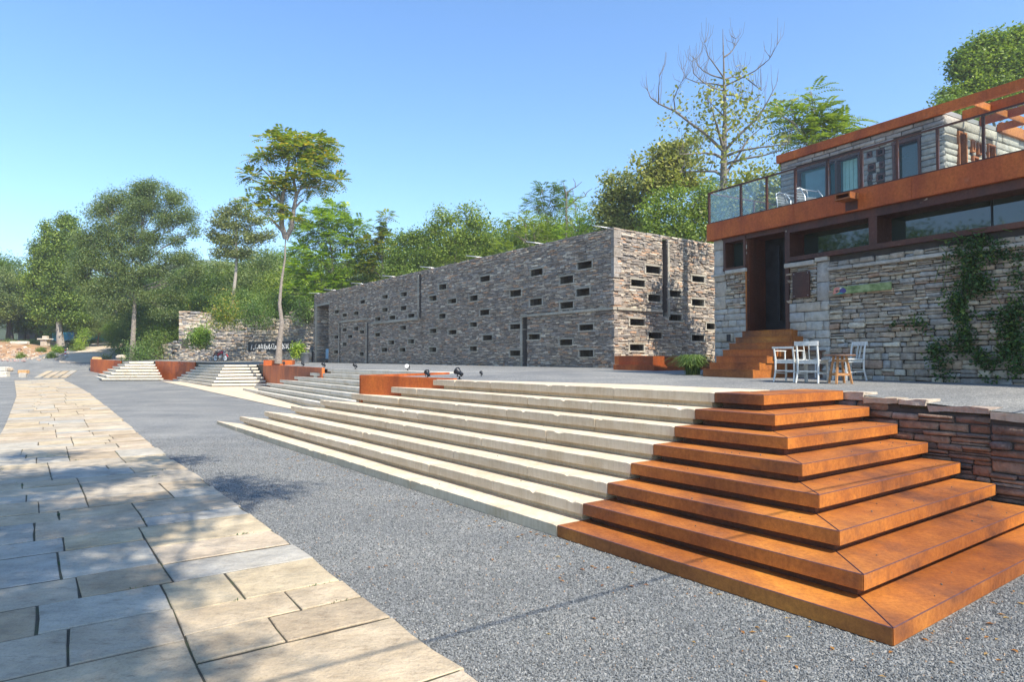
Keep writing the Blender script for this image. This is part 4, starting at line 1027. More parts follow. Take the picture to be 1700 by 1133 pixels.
A_ = FS.a(); rc = rows(rng_(42), 0, LS, ZU, zf0, sh, (.12, .2), (.3, .7), .1); link('upper_side_wall', stone_mesh('upper_side_wall', rc, *A_, M['ashlar'], rng, .014, (0, .03), .02, .008), T)
bb = B(); holed_plane(bb, FS.O.copy(), FS.U, Zv, FS.N, 0, LS, ZU, zf0, sh, -.02); bb.build('backing', M['b2back'], T)
for i, r in enumerate(sh):
    bb = B(); t_ = .04
    FS.box(bb, r[0], r[1], r[3]-t_, r[3], -.25, .05); FS.box(bb, r[0], r[0]+t_, r[2], r[3]-t_-.001, -.25, .05); FS.box(bb, r[1]-t_, r[1], r[2], r[3]-t_-.001, -.25, .05); FS.box(bb, r[0]+t_+.001, r[1]-t_-.001, r[2], r[2]+t_, -.25, .05)
    f = bb.build('window', M['rust_tread'], T); g = B(); FS.box(g, r[0]+.01, r[1]-.01, r[2]+.01, r[3]-.01, -.2, -.17); g.build('pane', M['win_glass'], f)
# windows of the front
def fw(name, r, ft, glass, mull=(), gd=.14, dpt=.22):
    u0, u1, z0, z1 = r; bb = B(); FU.box(bb, u0-.02, u1+.02, z1-ft, z1+.02, -dpt, .045); FU.box(bb, u0, u0+ft, z0, z1-ft-.001, -dpt, .04); FU.box(bb, u1-ft, u1, z0, z1-ft-.001, -dpt, .04)
    for a in mull: FU.box(bb, a-ft*.5, a+ft*.5, z0, z1-ft-.002, -dpt+.02, .035)
    f = bb.build(name, M['rust_dark'], T); g = B(); FU.box(g, u0+.01, u1-.01, z0, z1-.01, -gd-.02, -gd); g.build('pane', M[glass], f); return f
m1 = FU.uz(1372.5, 300)[0]; m2 = FU.uz(1389, 300)[0]
f = fw('window', win, .05, 'curtain_glass', (m1, m2))
cu0 = FU.uz(1392, 300)[0]; bb = B(); k = 0; u = cu0+.05
while u < win[1]-.08:
    FU.box(bb, u, u+.05, ZU, win[3]-.08, -.138, -.12-.012*(k % 2)); u += .055; k += 1
mcur = simple('pale_teal_curtain', (.30, .52, .50), .8, 0, .15, 8)
bb.build('curtain', mcur, f)
fw('terrace_door', doo, .05, 'win_glass', (), .12)
for r in lats:
    bb = B(); t_ = .035; FU.box(bb, r[0], r[1], r[3]-t_, r[3], -.2, .02); FU.box(bb, r[0], r[1], r[2], r[2]+t_, -.2, .02); FU.box(bb, r[0], r[0]+t_, r[2]+t_+.001, r[3]-t_-.001, -.2, .02); FU.box(bb, r[1]-t_, r[1], r[2]+t_+.001, r[3]-t_-.001, -.2, .02)
    f = bb.build('window', M['rust_dark'], T); g = B(); FU.box(g, r[0]+.01, r[1]-.01, r[2]+.01, r[3]-.01, -.16, -.13); g.build('pane', M['win_glass'], f)
bb = B(); FU.box(bb, lat0, lat1, lats[0][3]+.06, lats[0][3]+.085, .0, .04); FU.box(bb, lat0-.02, lat0, ZU, lats[0][3]+.059, 0, .04); bb.build('lattice_trim', M['rust_dark'], T)
# roof fascia and pergola
def ub(name, u0, u1, z0, z1, w0, w1, m='rust_wall'): bb = B(); FU.box(bb, u0, u1, z0, z1, w0, w1); return bb.build(name, M[m], T)
ub('roof_fascia', -.06, LQ, zf0, zf1, .02, .10)
ub('roof_fascia', -.06, -.02, zf0, zf1-.001, -6, .019)
ub('roof', -.015, eu-.01, zf0+.02, zf1-.1, -6, .018, 'roof_grey')
PD = 2.3
zs0, zs1 = zf0-.0, zf1-.003
for i, w0 in enumerate((-.75, -1.5, -PD)): ub('pergola_beam', eu+.0, LQ, zs0, zs1-.02*i, w0-.03, w0+.0, 'rust_wall')
cw = [FU.uz(px, 200)[0] for px in (1633, 1668)]
u = eu+.55; k = 0
step_ = 1.15
while u < LQ:
    for (a, b) in ((.018, -.748), (-.782, -1.498), (-1.532, -PD+.002)): ub('pergola_blade', u, u+.03, zs0+.02, zs1-.05, b, a, 'rust_tread')
    u += step_; k += 1
ub('side_fascia', eu+.02, eu+.10, zs0-.03, zs1, -LS, -PD-.035, 'rust_tread')
bb = B(); FU.box(bb, eu-.4, eu+.019, zs0+.02, zs1-.1, -LS, -6.01); bb.build('roof', M['roof_grey'], T)
settle(T)
# ---- entrance steps of folded steel
T = thing('entrance_steps', 'seven rusty steel entrance steps climbing to the black door', 'steps', F2.P(du0, ZQ+.1, 1))
cs_l = [(300,775),(260,812),(222,848),(183,885),(143,920),(102,957),(62,995)]
wn_ = 7; rise = (dz0-(ZQ+.12))/wn_
ul0, ur0 = du0-.12, du1+.12
for i in range(wn_):
    zt = dz0-.003-rise*i; wd = .02+.20*(i+1)
    ul = ul0-.0*i; ur = ur0
    # left ends fan out a little, right ends step back
    lx = F2.uz(*c8(cs_l[i][0], cs_l[i][1]), wd)[0]
    rx = [600, 600, 600, 510, 450, 405, 365][i]; ry = [775, 800, 845, 885, 920, 955, 1000][i]
    ux = F2.uz(*c8(rx, ry), wd)[0]
    ux = max(ux, lx+.8)
    bb = B(); F2.box(bb, lx, ux, (zt-rise+.001) if i < wn_-1 else ZQ-.05, zt, .0, wd-.03*0); 
    F2.box(bb, lx-.006, ux+.006, zt+.0005, zt+.014, wd-.06, wd+.022)
    bb.build('step', M['rust_tread'], T)
settle(T)
# ================================================================ vegetation
def leaves_np(r, cen, size, aspect=.45, up=.5, spread=.25, per=12, droop=0., dirs=None, flat=1.0):
    """cen (k,3) cluster centres -> rhombic leaf faces scattered round each"""
    k = len(cen); c = np.repeat(cen, per, 0); n = len(c)
    off = r.normal(0, spread, (n, 3)); off[:, 2] *= flat; c = c+off
    nrm = r.normal(0, 1, (n, 3)); nrm[:, 2] = np.abs(nrm[:, 2])+up; nrm /= np.linalg.norm(nrm, axis=1)[:, None]
    t = r.normal(0, 1, (n, 3)); t[:, 2] -= droop; t -= nrm*(t*nrm).sum(1)[:, None]; t /= np.linalg.norm(t, axis=1)[:, None]
    s = np.cross(nrm, t); L = (size*r.uniform(.6, 1.3, n))[:, None]; W = L*aspect
    v = np.stack([c, c+t*L*.45+s*W*.5, c+t*L, c+t*L*.45-s*W*.5], 1); return v.reshape(-1, 3)
def fronds_np(r, cen, out_dir, flen, lsize, pairs=7, droop=.35):
    """pinnate leaves: a drooping midrib with leaflet pairs"""
    k = len(cen); V = []
    d = out_dir+r.normal(0, .25, (k, 3)); d /= np.linalg.norm(d, axis=1)[:, None]
    upv = np.array((0, 0, 1.)); s = np.cross(d, upv); s /= (np.linalg.norm(s, axis=1)[:, None]+1e-6); n_ = np.cross(s, d)
    L = flen*r.uniform(.7, 1.2, k)
    for i in range(pairs):
        f = (i+.6)/pairs; p = cen+d*(L*f)[:, None]; p[:, 2] -= droop*L*f*f
        ll = lsize*(1-.45*abs(f-.45))*r.uniform(.85, 1.15, k)
        for sg in (-1, 1):
            a = s*sg+d*.45-np.array((0, 0, .28)); a /= np.linalg.norm(a, axis=1)[:, None]; w_ = d*.16*ll[:, None]*1.2
            V.append(np.stack([p, p+a*(ll*.4)[:, None]+w_, p+a*ll[:, None], p+a*(ll*.4)[:, None]-w_], 1))
    return np.concatenate(V).reshape(-1, 3)
def limb(bb, a, b, r0, r1, sag=0, wig=.06, n=5, sides=6, r=random):
    a, b = Vector(a), Vector(b); L = (b-a).length; P = []; R_ = []
    for i in range(n+1):
        f = i/n; p = a.lerp(b, f)+Vector((r.gauss(0, 1), r.gauss(0, 1), r.gauss(0, .6)))*wig*L*.35*math.sin(math.pi*f); p.z += sag*L*math.sin(math.pi*f)
        P.append(p); R_.append(r0+(r1-r0)*f)
    bb.tube(P, R_, sides, cap=False); return P
def quads(V): return np.arange(len(V)).reshape(-1, 4)
def make_tree(name, label, cat, base, lobes, tr, lm, bark, group, nclus=500, per=14, lsize=.16, spread=.28, seed=1, frond=False, thr=-.15, trunk_top=None, trunk_pts=None, twigs=4, flat=.7, aspect=.5, shell=.45, gapsc=.9, fpairs=7, flen=.6, up=.5, droop=0, dens=2.3, limbs=True):
    """lobes: (dx,dy,dz,rx,ry,rz) relative to the base"""
    r = np.random.default_rng(seed); rr = random.Random(seed); t = thing(name, label, cat, base, 0, group)
    lob = np.array(lobes, float); ztop = lob[:, 2].max(); bb = B()
    cx, cy = lob[:, 0].mean(), lob[:, 1].mean()
    if trunk_pts is None:
        tt = trunk_top or ztop*.8
        trunk_pts = [(0, 0, -.3)]+[(cx*f*.6+rr.gauss(0, .02)*tt, cy*f*.6+rr.gauss(0, .02)*tt, tt*f) for f in (.2, .4, .6, .8, 1)]
    npt = len(trunk_pts); rad = [max(tr*.15, tr*(1-.85*i/(npt-1))) for i in range(npt)]; rad[0] *= 1.3
    bb.tube(trunk_pts, rad, 8, cap=False)
    vol = np.cbrt(lob[:, 3]*lob[:, 4]*lob[:, 5])**2; nclus = int(nclus*dens); share = np.maximum(3, (nclus*vol/vol.sum()).astype(int)); CC = []; DD = []
    for (x, y, z, rx, ry, rz), k in zip(lob, share):
        # where the limb leaves the trunk
        zz = max(trunk_pts[0][2]+.42*ztop, z-rz*.6-math.hypot(x-cx*.5, y-cy*.5)*.55); ti = min(range(1, npt), key=lambda i: abs(trunk_pts[i][2]-zz)); tp = Vector(trunk_pts[ti])
        P = limb(bb, tp, (x, y, z-rz*.25), rad[ti]*.45, max(.012, tr*.09), .04, .12, 5, 6, rr) if limbs else [Vector((x*.92+tp.x*.08, y, z-rz*1.2))]*5
        u = r.normal(0, 1, (k*3, 3)); u /= np.linalg.norm(u, axis=1)[:, None]; rad_ = r.uniform(0, 1, (k*3, 1))**shell
        p = np.array((x, y, z))+u*rad_*np.array((rx, ry, rz))*r.uniform(.8, 1.12, (k*3, 1))
        keep = [noise.noise(Vector(q)*gapsc+Vector((seed*3.1, 0, 0))) > thr for q in p]; p = p[np.array(keep)][:k]; CC.append(p); DD.append(u[np.array(keep)][:k])
        for _ in range(twigs):
            if len(p):
                q = p[rr.randrange(len(p))]; limb(bb, P[rr.choice((2, 3, 4))], q, max(.012, tr*.13), .008, .03, .15, 3, 4, rr)
    CC = np.concatenate(CC); DD = np.concatenate(DD)
    o = bb.build('trunk', bark, t, smooth=True, normals=False)
    if frond: V_ = fronds_np(r, CC, DD*np.array((1, 1, .35))+np.array((0, 0, .15)), flen, lsize, fpairs)
    else: V_ = leaves_np(r, CC, lsize, aspect, up, spread, per, droop, flat=flat)
    link('crown', mesh_np('crown', V_, quads(V_), [lm]), t); return t
def px_lobes(base, Y, L, ydepth=.8, r=None):
    out_ = []
    for q in L:
        (px, py, rx, ry) = q[:4]; dy = q[4] if len(q) > 4 else 0
        p = atY(px, py, Y+dy); s = Y/F; out_.append((p.x-base[0], dy+0.0, p.z-base[2], rx*s, rx*s*ydepth, ry*s))
    return out_
def blobs(cx, cy, cz, rx, ry, rz, n, seed, sr=.42):
    """an uneven crown: many small lobes spread over an envelope"""
    rr = random.Random(seed); L = [(cx, cy, cz, rx*.62, ry*.62, rz*.62)]
    for i in range(n):
        a = i*2.39996+rr.uniform(-.4, .4); h = 1-2*(i+.5)/n; q = math.sqrt(max(0, 1-h*h)); s = rr.uniform(.55, 1.0)*sr; k = rr.uniform(.55, .92)
        L.append((cx+math.cos(a)*q*rx*k, cy+math.sin(a)*q*ry*k, cz+h*rz*k, rx*s, ry*s, rz*s*rr.uniform(.7, 1)))
    return L
GB = 'trees on the slope behind the buildings'
# --- hero: tall tree in the steel planter, flat golden-tipped clumps
Y = 41.0; base = atY(462, 600, Y)
Lb = [(470,222,16,6),(455,234,22,7),(485,238,34,9),(520,236,28,9),(543,240,18,7,.6),(500,252,38,11),(435,262,22,8),(418,292,13,6),(412,288,8,6),(463,258,20,7),(540,262,22,9),(515,272,28,9),(455,305,24,9),(490,300,22,8),(535,296,28,7),(560,298,16,6),(470,318,22,8),(520,312,26,8,.8),(505,285,18,8,-.8),(440,318,12,7),(417,333,15,8),(450,345,26,8),(478,365,22,7),(485,350,10,6),(430,345,14,6)]
tp = [tuple(atY(x, y, Y)-base) for x, y in ((462, 604), (464, 570), (468, 535), (464, 505), (467, 470), (473, 430), (474, 392))]
tA = make_tree('tall_tree', 'tallest slim tree with flat gold-tipped leaf clumps, rising from the small steel planter', 'tree', base, px_lobes(base, Y, Lb, 1.1), .19, M['leaf_gold'], M['bark'], None, 1000, lsize=.30, seed=3, frond=True, thr=-.35, trunk_pts=tp, twigs=0, flen=.66, fpairs=5, shell=.75, dens=1.55, limbs=False)
bb = B(); rr = random.Random(4)
def pl(pts, r0, r1, Y_, org, bb_): # a polyline of pixels as a limb
    P = [atY(x, y, Y_)-org for x, y in pts]; n = len(P); bb_.tube(P, [r0+(r1-r0)*i/(n-1) for i in range(n)], 6, cap=False)
pl([(474, 396), (468, 375), (467, 340), (472, 312), (476, 285), (481, 262)], .17, .06, Y, base, bb)
pl([(474, 398), (484, 378), (488, 345), (492, 325), (488, 300), (490, 275)], .16, .06, Y, base, bb)
pl([(472, 388), (458, 372), (448, 362)], .11, .05, Y, base, bb); pl([(470, 340), (450, 322), (436, 306), (418, 298), (403, 297)], .08, .03, Y, base, bb)
pl([(471, 318), (455, 300), (440, 285), (432, 276)], .07, .03, Y, base, bb); pl([(489, 330), (500, 312), (525, 310), (540, 300)], .08, .03, Y, base, bb)
pl([(468, 330), (462, 325), (456, 318)], .06, .03, Y, base, bb); pl([(490, 345), (498, 336), (504, 331)], .07, .04, Y, base, bb)
bb.build('branches', M['bark'], tA, smooth=True, normals=False)
# --- wide elm-like tree left
Y = 60; base = atY(220, 602, Y)
Lb = [(225,320,34,16),(255,312,30,12),(190,335,34,16),(290,335,30,18),(310,360,22,18),(322,385,12,14),(165,352,28,16),(240,345,40,20),(205,365,40,20),(275,365,30,18),(165,385,32,18),(215,395,38,18),(180,415,36,20),(255,395,26,16),(140,400,24,16),(235,420,36,16),(290,400,18,12),(200,445,44,20),(155,440,32,18),(250,450,36,16),(285,430,24,12),(225,475,36,14),(180,475,30,16),(300,465,26,12),(165,500,26,12),(200,505,28,12),(255,495,34,14),(290,490,24,12),(145,480,20,12),(275,520,26,10),(180,525,22,9),(140,425,26,18),(136,455,26,16),(312,430,22,16),(328,452,20,14),(150,400,20,14)]
tp = [tuple(atY(x, y, Y)-base) for x, y in ((220, 606), (221, 560), (223, 520), (224, 490), (226, 465), (232, 440), (238, 415))]
make_tree('elm_tree', 'broad domed fine-leaved tree with straight trunk behind the leftmost step pyramids', 'tree', base, px_lobes(base, Y, Lb), .25, M['leaf_elm'], M['bark'], None, 3600, 12, .17, .30, 5, dens=3.3, thr=-.26, trunk_pts=tp, twigs=7, flat=.8, aspect=.42, shell=.6, gapsc=.8)
# --- poplar left
Y = 74; base = atY(101, 570, Y)
Lb = [(108,368,14,12),(118,378,14,14),(78,378,8,12),(90,385,10,10),(72,402,12,12),(110,400,24,18),(60,415,12,10),(90,420,26,18),(125,418,20,16),(75,440,24,16),(110,445,30,18),(60,462,18,14),(95,470,32,18),(130,465,22,16),(70,495,24,14),(110,500,30,16),(55,432,10,10),(80,522,28,13),(120,528,26,11),(50,470,14,12)]
make_tree('poplar_tree', 'tall upright poplar with pale straight trunk, left beside the dirt road', 'tree', base, px_lobes(base, Y, Lb), .32, M['leaf'], M['bark_pale'], None, 2300, 12, .20, .30, 6, thr=-.2, twigs=4, flat=1, aspect=.75)
# --- thin open tree in front of the wood
Y = 60; base = atY(384, 600, Y)
Lb = [(392,342,12,8),(375,352,18,9),(405,355,18,9),(368,370,20,10),(395,375,24,12),(425,368,16,9),(362,395,18,10),(385,400,24,12),(415,395,22,12),(440,392,16,10),(370,420,20,10),(400,420,24,12),(352,385,8,6)]
tp = [tuple(atY(x, y, Y)-base) for x, y in ((381, 602), (382, 560), (386, 500), (391, 460), (393, 430), (392, 400), (392, 370), (392, 345))]
make_tree('open_crowned_tree', 'slim greyish open-crowned tree standing left of the tall gold-tipped tree', 'tree', base, px_lobes(base, Y, Lb), .22, M['leaf_grey'], M['bark_pale'], None, 520, 11, .20, .30, 8, thr=-.1, trunk_pts=tp, twigs=6, flat=.6, aspect=.6)
# --- lime green ailanthus and gold-tipped one beside the building
Y = 56; base = atY(548, 560, Y)
Lb = [(548,345,22,9),(575,350,20,9),(525,360,26,11),(560,368,34,14),(595,375,18,12),(510,385,28,14),(545,395,34,16),(585,400,26,16),(500,415,26,16),(535,430,34,16),(570,435,34,18),(600,425,18,16),(495,450,24,16),(530,465,34,16),(570,470,34,16),(600,460,20,16),(560,500,50,20),(500,485,30,16)]
make_tree('lime_tree', 'bright lime-green bushy tree right of the tall gold-tipped tree', 'tree', base, px_lobes(base, Y, Lb), .26, M['leaf_lime'], M['bark'], None, 1300, lsize=.34, seed=9, frond=True, thr=-.2, twigs=4, flen=.75, fpairs=5, shell=.6)
Y = 55; base = atY(640, 560, Y)
Lb = [(641,360,9,9),(645,378,12,10),(636,395,14,10),(622,392,10,8),(612,402,12,10),(640,415,16,12),(620,422,16,12),(632,440,20,14),(612,445,16,14),(645,455,16,16),(625,475,26,16)]
make_tree('gold_tipped_tree', 'narrow tree with yellow-orange seed tips above the far end of the stone building', 'tree', base, px_lobes(base, Y, Lb), .2, M['leaf_gold'], M['bark'], None, 420, lsize=.32, seed=10, frond=True, thr=-.2, twigs=4, flen=.7, fpairs=5)
M['bark_dim'] = simple('dull_bark', (.17, .15, .125), .9, 0, .3, 9, .5)
# --- half-bare tree above the balustrade
Y = 25.5; base = Vector((atY(1200, 590, Y).x, Y, 1.6)); cb_ = lambda x, y: (1060+x/3.908, 40+y/3.907)
t = thing('half_bare_tree', 'tall half-bare tree with a straight leader and upswept twigs above the balustrade corner', 'tree', base)
bb = B(); V_ = []; rr = random.Random(12); r = np.random.default_rng(12)
tp = [base-base+Vector((0, 0, -.3))]+[atY(*cb_(x, y), Y)-base for x, y in ((550, 1300), (550, 1060), (553, 900), (556, 760), (560, 640), (559, 500), (555, 380), (553, 250), (549, 130), (547, 30))]
bb.tube(tp, [.19, .16, .14, .125, .10, .08, .06, .045, .032, .02, .008], 8, cap=False)
limbs = [[(555,830),(430,710),(330,640),(240,570),(130,520),(75,480),(55,430)],[(550,810),(505,700),(470,640),(430,560)],[(560,820),(640,730),(740,640),(790,560),(822,485)],[(565,970),(640,870),(740,720),(830,640)],[(550,870),(480,858),(400,865),(300,885),(220,900)],[(555,860),(640,838),(760,835),(900,835)],[(540,980),(500,950),(440,945),(380,940),(290,940)],[(570,905),(680,880),(800,865),(900,840)],[(552,345),(500,300),(430,235),(400,170)],[(555,355),(480,325),(430,290),(400,250),(390,200)],[(555,400),(490,370),(400,345),(340,300),(325,230)],[(550,432),(460,435),(380,420),(310,395),(285,350)],[(558,212),(600,180),(630,140),(640,80)],[(560,358),(620,325),(690,310),(725,250)],[(562,400),(640,375),(720,345),(790,295),(820,230)],[(560,458),(640,458),(720,485),(790,480)],[(558,560),(610,500),(650,470),(700,440)],[(556,600),(500,520),(470,470)],[(556,700),(620,650),(690,600),(740,560)],[(240,570),(220,500),(240,440),(265,400)],[(130,520),(110,460),(95,410)],[(700,350),(740,400),(780,450)]]
for L in limbs:
    dy = rr.uniform(-.8, .8); P = []
    n = len(L)
    for i, (x, y) in enumerate(L):
        p = atY(*cb_(x, y), Y)-base; p.y += dy*i/(n-1)*2; P.append(p)
    ra = .065 if L[0][1] > 600 else .035
    if (L[0][0]-555)**2 > 2000: ra = .03
    bb.tube(P, [ra*(1-.8*i/(n-1)) for i in range(n)], 5, cap=False)
    for a, b in zip(P[1:], P[2:]+[P[-1]]):
        for _ in range(3 if L[0][1] > 480 else 4):
            q = a.lerp(b, rr.random()); tw = Vector((rr.uniform(-.35, .35), rr.uniform(-.3, .3), rr.uniform(.35, .95))); m_ = q+tw*.5+Vector((tw.x*.35, tw.y*.35, 0)); bb.tube([q, m_, q+tw*1.05], [.008, .006, .004], 4, cap=False)
bb.build('trunk', M['bark_dim'], t, smooth=True, normals=False)
cl = [(420,480),(440,560),(480,650),(540,540),(590,700),(640,470),(740,460),(700,560),(730,620),(820,610),(650,700),(420,760),(390,890),(460,900),(620,880),(700,970),(850,790),(500,370),(600,375),(280,560),(200,570),(240,460),(460,500),(500,600),(550,480),(560,620),(480,700),(520,740),(410,680),(440,640),(330,620),(370,560),(680,530),(760,560),(640,600),(600,560),(790,620),(850,640),(880,560),(720,720),(700,800),(640,790),(820,800),(880,780),(660,960),(620,930),(720,1000),(380,910),(340,890),(430,870),(500,890),(540,870),(680,640),(390,750),(450,745),(530,660),(660,410),(340,470),(400,470),(540,410),(480,560)]
cc = []
for x, y in cl:
    for _ in range(4): p = atY(*cb_(x+rr.gauss(0, 14), y+rr.gauss(0, 12)), Y)-base; cc.append((p.x, rr.uniform(-1.3, 1.3), p.z))
V_ = leaves_np(r, np.array(cc), .155, .72, .4, .17, 7, .9, flat=.7); link('crown', mesh_np('crown', V_, quads(V_), [M['leaf_grey']]), t)
# --- ailanthus above the roof band
Y = 30; base = Vector((atY(1345, 500, Y).x, Y, 1.6))
Lb = [(1345,152,12,12),(1340,170,22,12),(1312,178,20,10),(1362,182,24,12),(1325,195,30,14),(1300,192,14,8),(1355,205,36,14),(1385,200,24,10),(1405,205,18,9),(1320,218,34,14),(1380,222,38,14),(1340,238,46,16),(1400,228,22,10),(1300,232,16,10)]
make_tree('fronded_tree', 'dense tree with long feathery fronds rising above the left end of the roof band', 'tree', base, px_lobes(base, Y, Lb), .22, M['leaf'], M['bark'], None, 430, lsize=.24, seed=13, frond=True, thr=-.3, twigs=3, flen=1.0, fpairs=9, shell=.8, dens=1.0)
# --- tall dark trees at the far right
Y = 40; base = Vector((atY(1660, 400, Y).x, Y, 2))
Lb = [(1590,105,10,14),(1603,80,9,14),(1630,75,12,16),(1655,72,14,16),(1690,62,18,16),(1600,120,16,18),(1625,110,24,20),(1660,105,28,22),(1700,95,30,26),(1610,145,22,16),(1645,140,30,18),(1690,135,34,22),(1580,160,22,8),(1640,170,44,18),(1740,110,30,30),(1760,150,40,30)]
make_tree('poplar_tree', 'tall dense dark green tree rising behind the roof at the right edge', 'tree', base, px_lobes(base, Y, Lb), .35, M['leaf'], M['bark'], None, 2000, 13, .18, .26, 14, thr=-.25, twigs=3, flat=1, aspect=.7)
Y = 36; base = Vector((atY(1578, 400, Y).x, Y, 2))
make_tree('small_tree', 'low green tree peeping over the roof band, left of the tall dark one', 'tree', base, px_lobes(base, Y, [(1575, 178, 18, 10), (1600, 172, 18, 9), (1560, 190, 18, 9), (1590, 200, 30, 14)]), .15, M['leaf'], M['bark'], None, 260, 13, .16, .24, 15, thr=-.3, twigs=2)
# --- crowns behind the stone building, left to right
specs = [
 ('round_green_tree', 'mid-green tree just right of the yellow-tipped one', 50, 672, [(668,398,18,12),(690,392,20,12),(665,425,26,14),(700,425,28,18),(680,455,40,16),(655,450,22,14)], 'leaf', 21, .16),
 ('round_green_tree', 'round dense tree with small topknots over the middle of the building roof', 50, 750, [(728,352,10,8),(780,350,20,8),(745,365,28,12),(790,372,30,14),(720,382,26,16),(760,395,40,18),(805,398,28,18),(735,425,40,18),(790,428,40,18),(822,418,18,18),(700,400,18,14)], 'leaf', 22, .17),
 ('feathery_tree', 'bluish-green flat-topped tree beside the dead branches', 48, 905, [(900,312,12,7),(922,310,14,7),(895,328,18,9),(925,325,20,10),(885,340,16,8),(915,345,28,12),(938,335,16,10)], 'leaf_dark', 23, .18),
 ('spreading_tree', 'olive tree with drooping leaf sprays behind the building, below the feathery one', 44, 880, [(868,362,26,12),(845,380,20,12),(895,368,24,12),(870,392,36,16),(910,392,30,16),(850,415,30,16),(890,415,40,14),(930,405,28,14)], 'leaf', 24, .17),
 ('bright_green_tree', 'bright green feathery tree with a pointed crown right of the dead branches', 42, 955, [(955,335,20,8),(970,352,28,12),(945,355,18,10),(985,368,20,14),(960,378,34,16),(990,388,18,14),(935,385,18,14),(960,405,50,14)], 'leaf_lime', 25, .13),
 ('big_leaved_tree', 'open greyish big-leaved tree left of the half-bare tree', 38, 1080, [(1056,268,6,6),(1078,262,12,7),(1100,250,16,8),(1128,245,18,8),(1145,236,10,8),(1115,268,24,10),(1085,285,22,10),(1135,270,18,10),(1075,308,24,12),(1110,300,28,12),(1145,300,18,10)], 'leaf_grey', 26, .22),
 ('big_leaved_tree', 'grey-green loose tree right behind the near corner of the building', 40, 1035, [(1018,300,12,8),(1040,298,16,8),(1010,325,14,10),(1035,322,24,12),(1000,350,18,12),(1030,350,30,14),(1065,335,22,12),(1010,372,26,12),(1050,372,28,12)], 'leaf_grey', 27, .2),
 ('round_green_tree', 'lush green tree filling the gap between the stone building and the steel-banded one', 36, 1130, [(1095,330,18,10),(1125,325,24,12),(1160,335,24,12),(1080,355,24,14),(1115,352,30,14),(1155,360,32,16),(1185,350,16,16),(1095,380,34,14),(1140,385,40,16),(1180,385,20,16),(1165,318,20,8)], 'leaf', 28, .15),
 ('dark_flat_tree', 'dark green flat-layered tree behind the balustrade corner', 40, 1175, [(1165,305,28,7),(1190,308,24,8),(1150,318,20,8),(1180,330,30,12),(1205,340,26,14)], 'leaf_dark', 29, .14),
 ('slope_tree', 'greyish tree seen through the balustrade glass at its left end', 23.4, 1275, [(1320,310,26,16),(1350,330,30,22),(1330,360,40,24),(1380,350,30,26),(1290,370,40,24),(1250,380,40,20),(1235,300,22,10),(1262,296,20,10),(1285,300,18,14),(1225,325,26,14),(1260,325,30,14),(1295,325,22,16),(1240,350,40,16),(1285,352,30,16),(1205,350,20,14)], 'leaf_grey', 30, .15),
]
for (nm, lb, Y, px, L, lm, seed, ls) in specs:
    base = Vector((atY(px, 500, Y).x, Y, zg(0, Y)))
    fr = nm in ('feathery_tree', 'bright_green_tree', 'dark_flat_tree', 'spreading_tree')
    area = sum(q[2]*q[3] for q in L)*(Y/F)**2
    make_tree(nm, lb, 'tree', base, px_lobes(base, Y, L), .22, M[lm], M['bark'], GB, int(min(2200, 200+area*34)) if not fr else int(min(1400, 160+area*22)), 13, ls*1.1, .30, seed, frond=fr, thr=-.28, twigs=3, flat=.8, aspect=.55, flen=.65, fpairs=6, shell=.6)
# dead branches
Y = 46; base = Vector((atY(945, 420, Y).x, Y, zg(0, Y))); t = thing('dead_tree', 'leafless forked grey branches sticking out above the green crowns', 'tree', base); bb = B()
cz = lambda x, y: (640+x/4.048, 240+y/4.048)
for L, r0 in (([(1200, 1100), (1210, 800), (1215, 520), (1215, 340), (1205, 300), (1195, 255)], .14), ([(1215, 335), (1240, 305), (1280, 285), (1320, 250)], .06), ([(1275, 285), (1275, 255), (1260, 228)], .035), ([(1215, 430), (1290, 360), (1340, 350), (1355, 320), (1390, 295)], .06), ([(1345, 340), (1330, 318)], .03), ([(1262, 340), (1258, 300)], .03)): pl([cz(*q) for q in L], r0, .015, Y, base, bb)
bb.build('trunk', M['bark_dark'], t, smooth=True, normals=False)
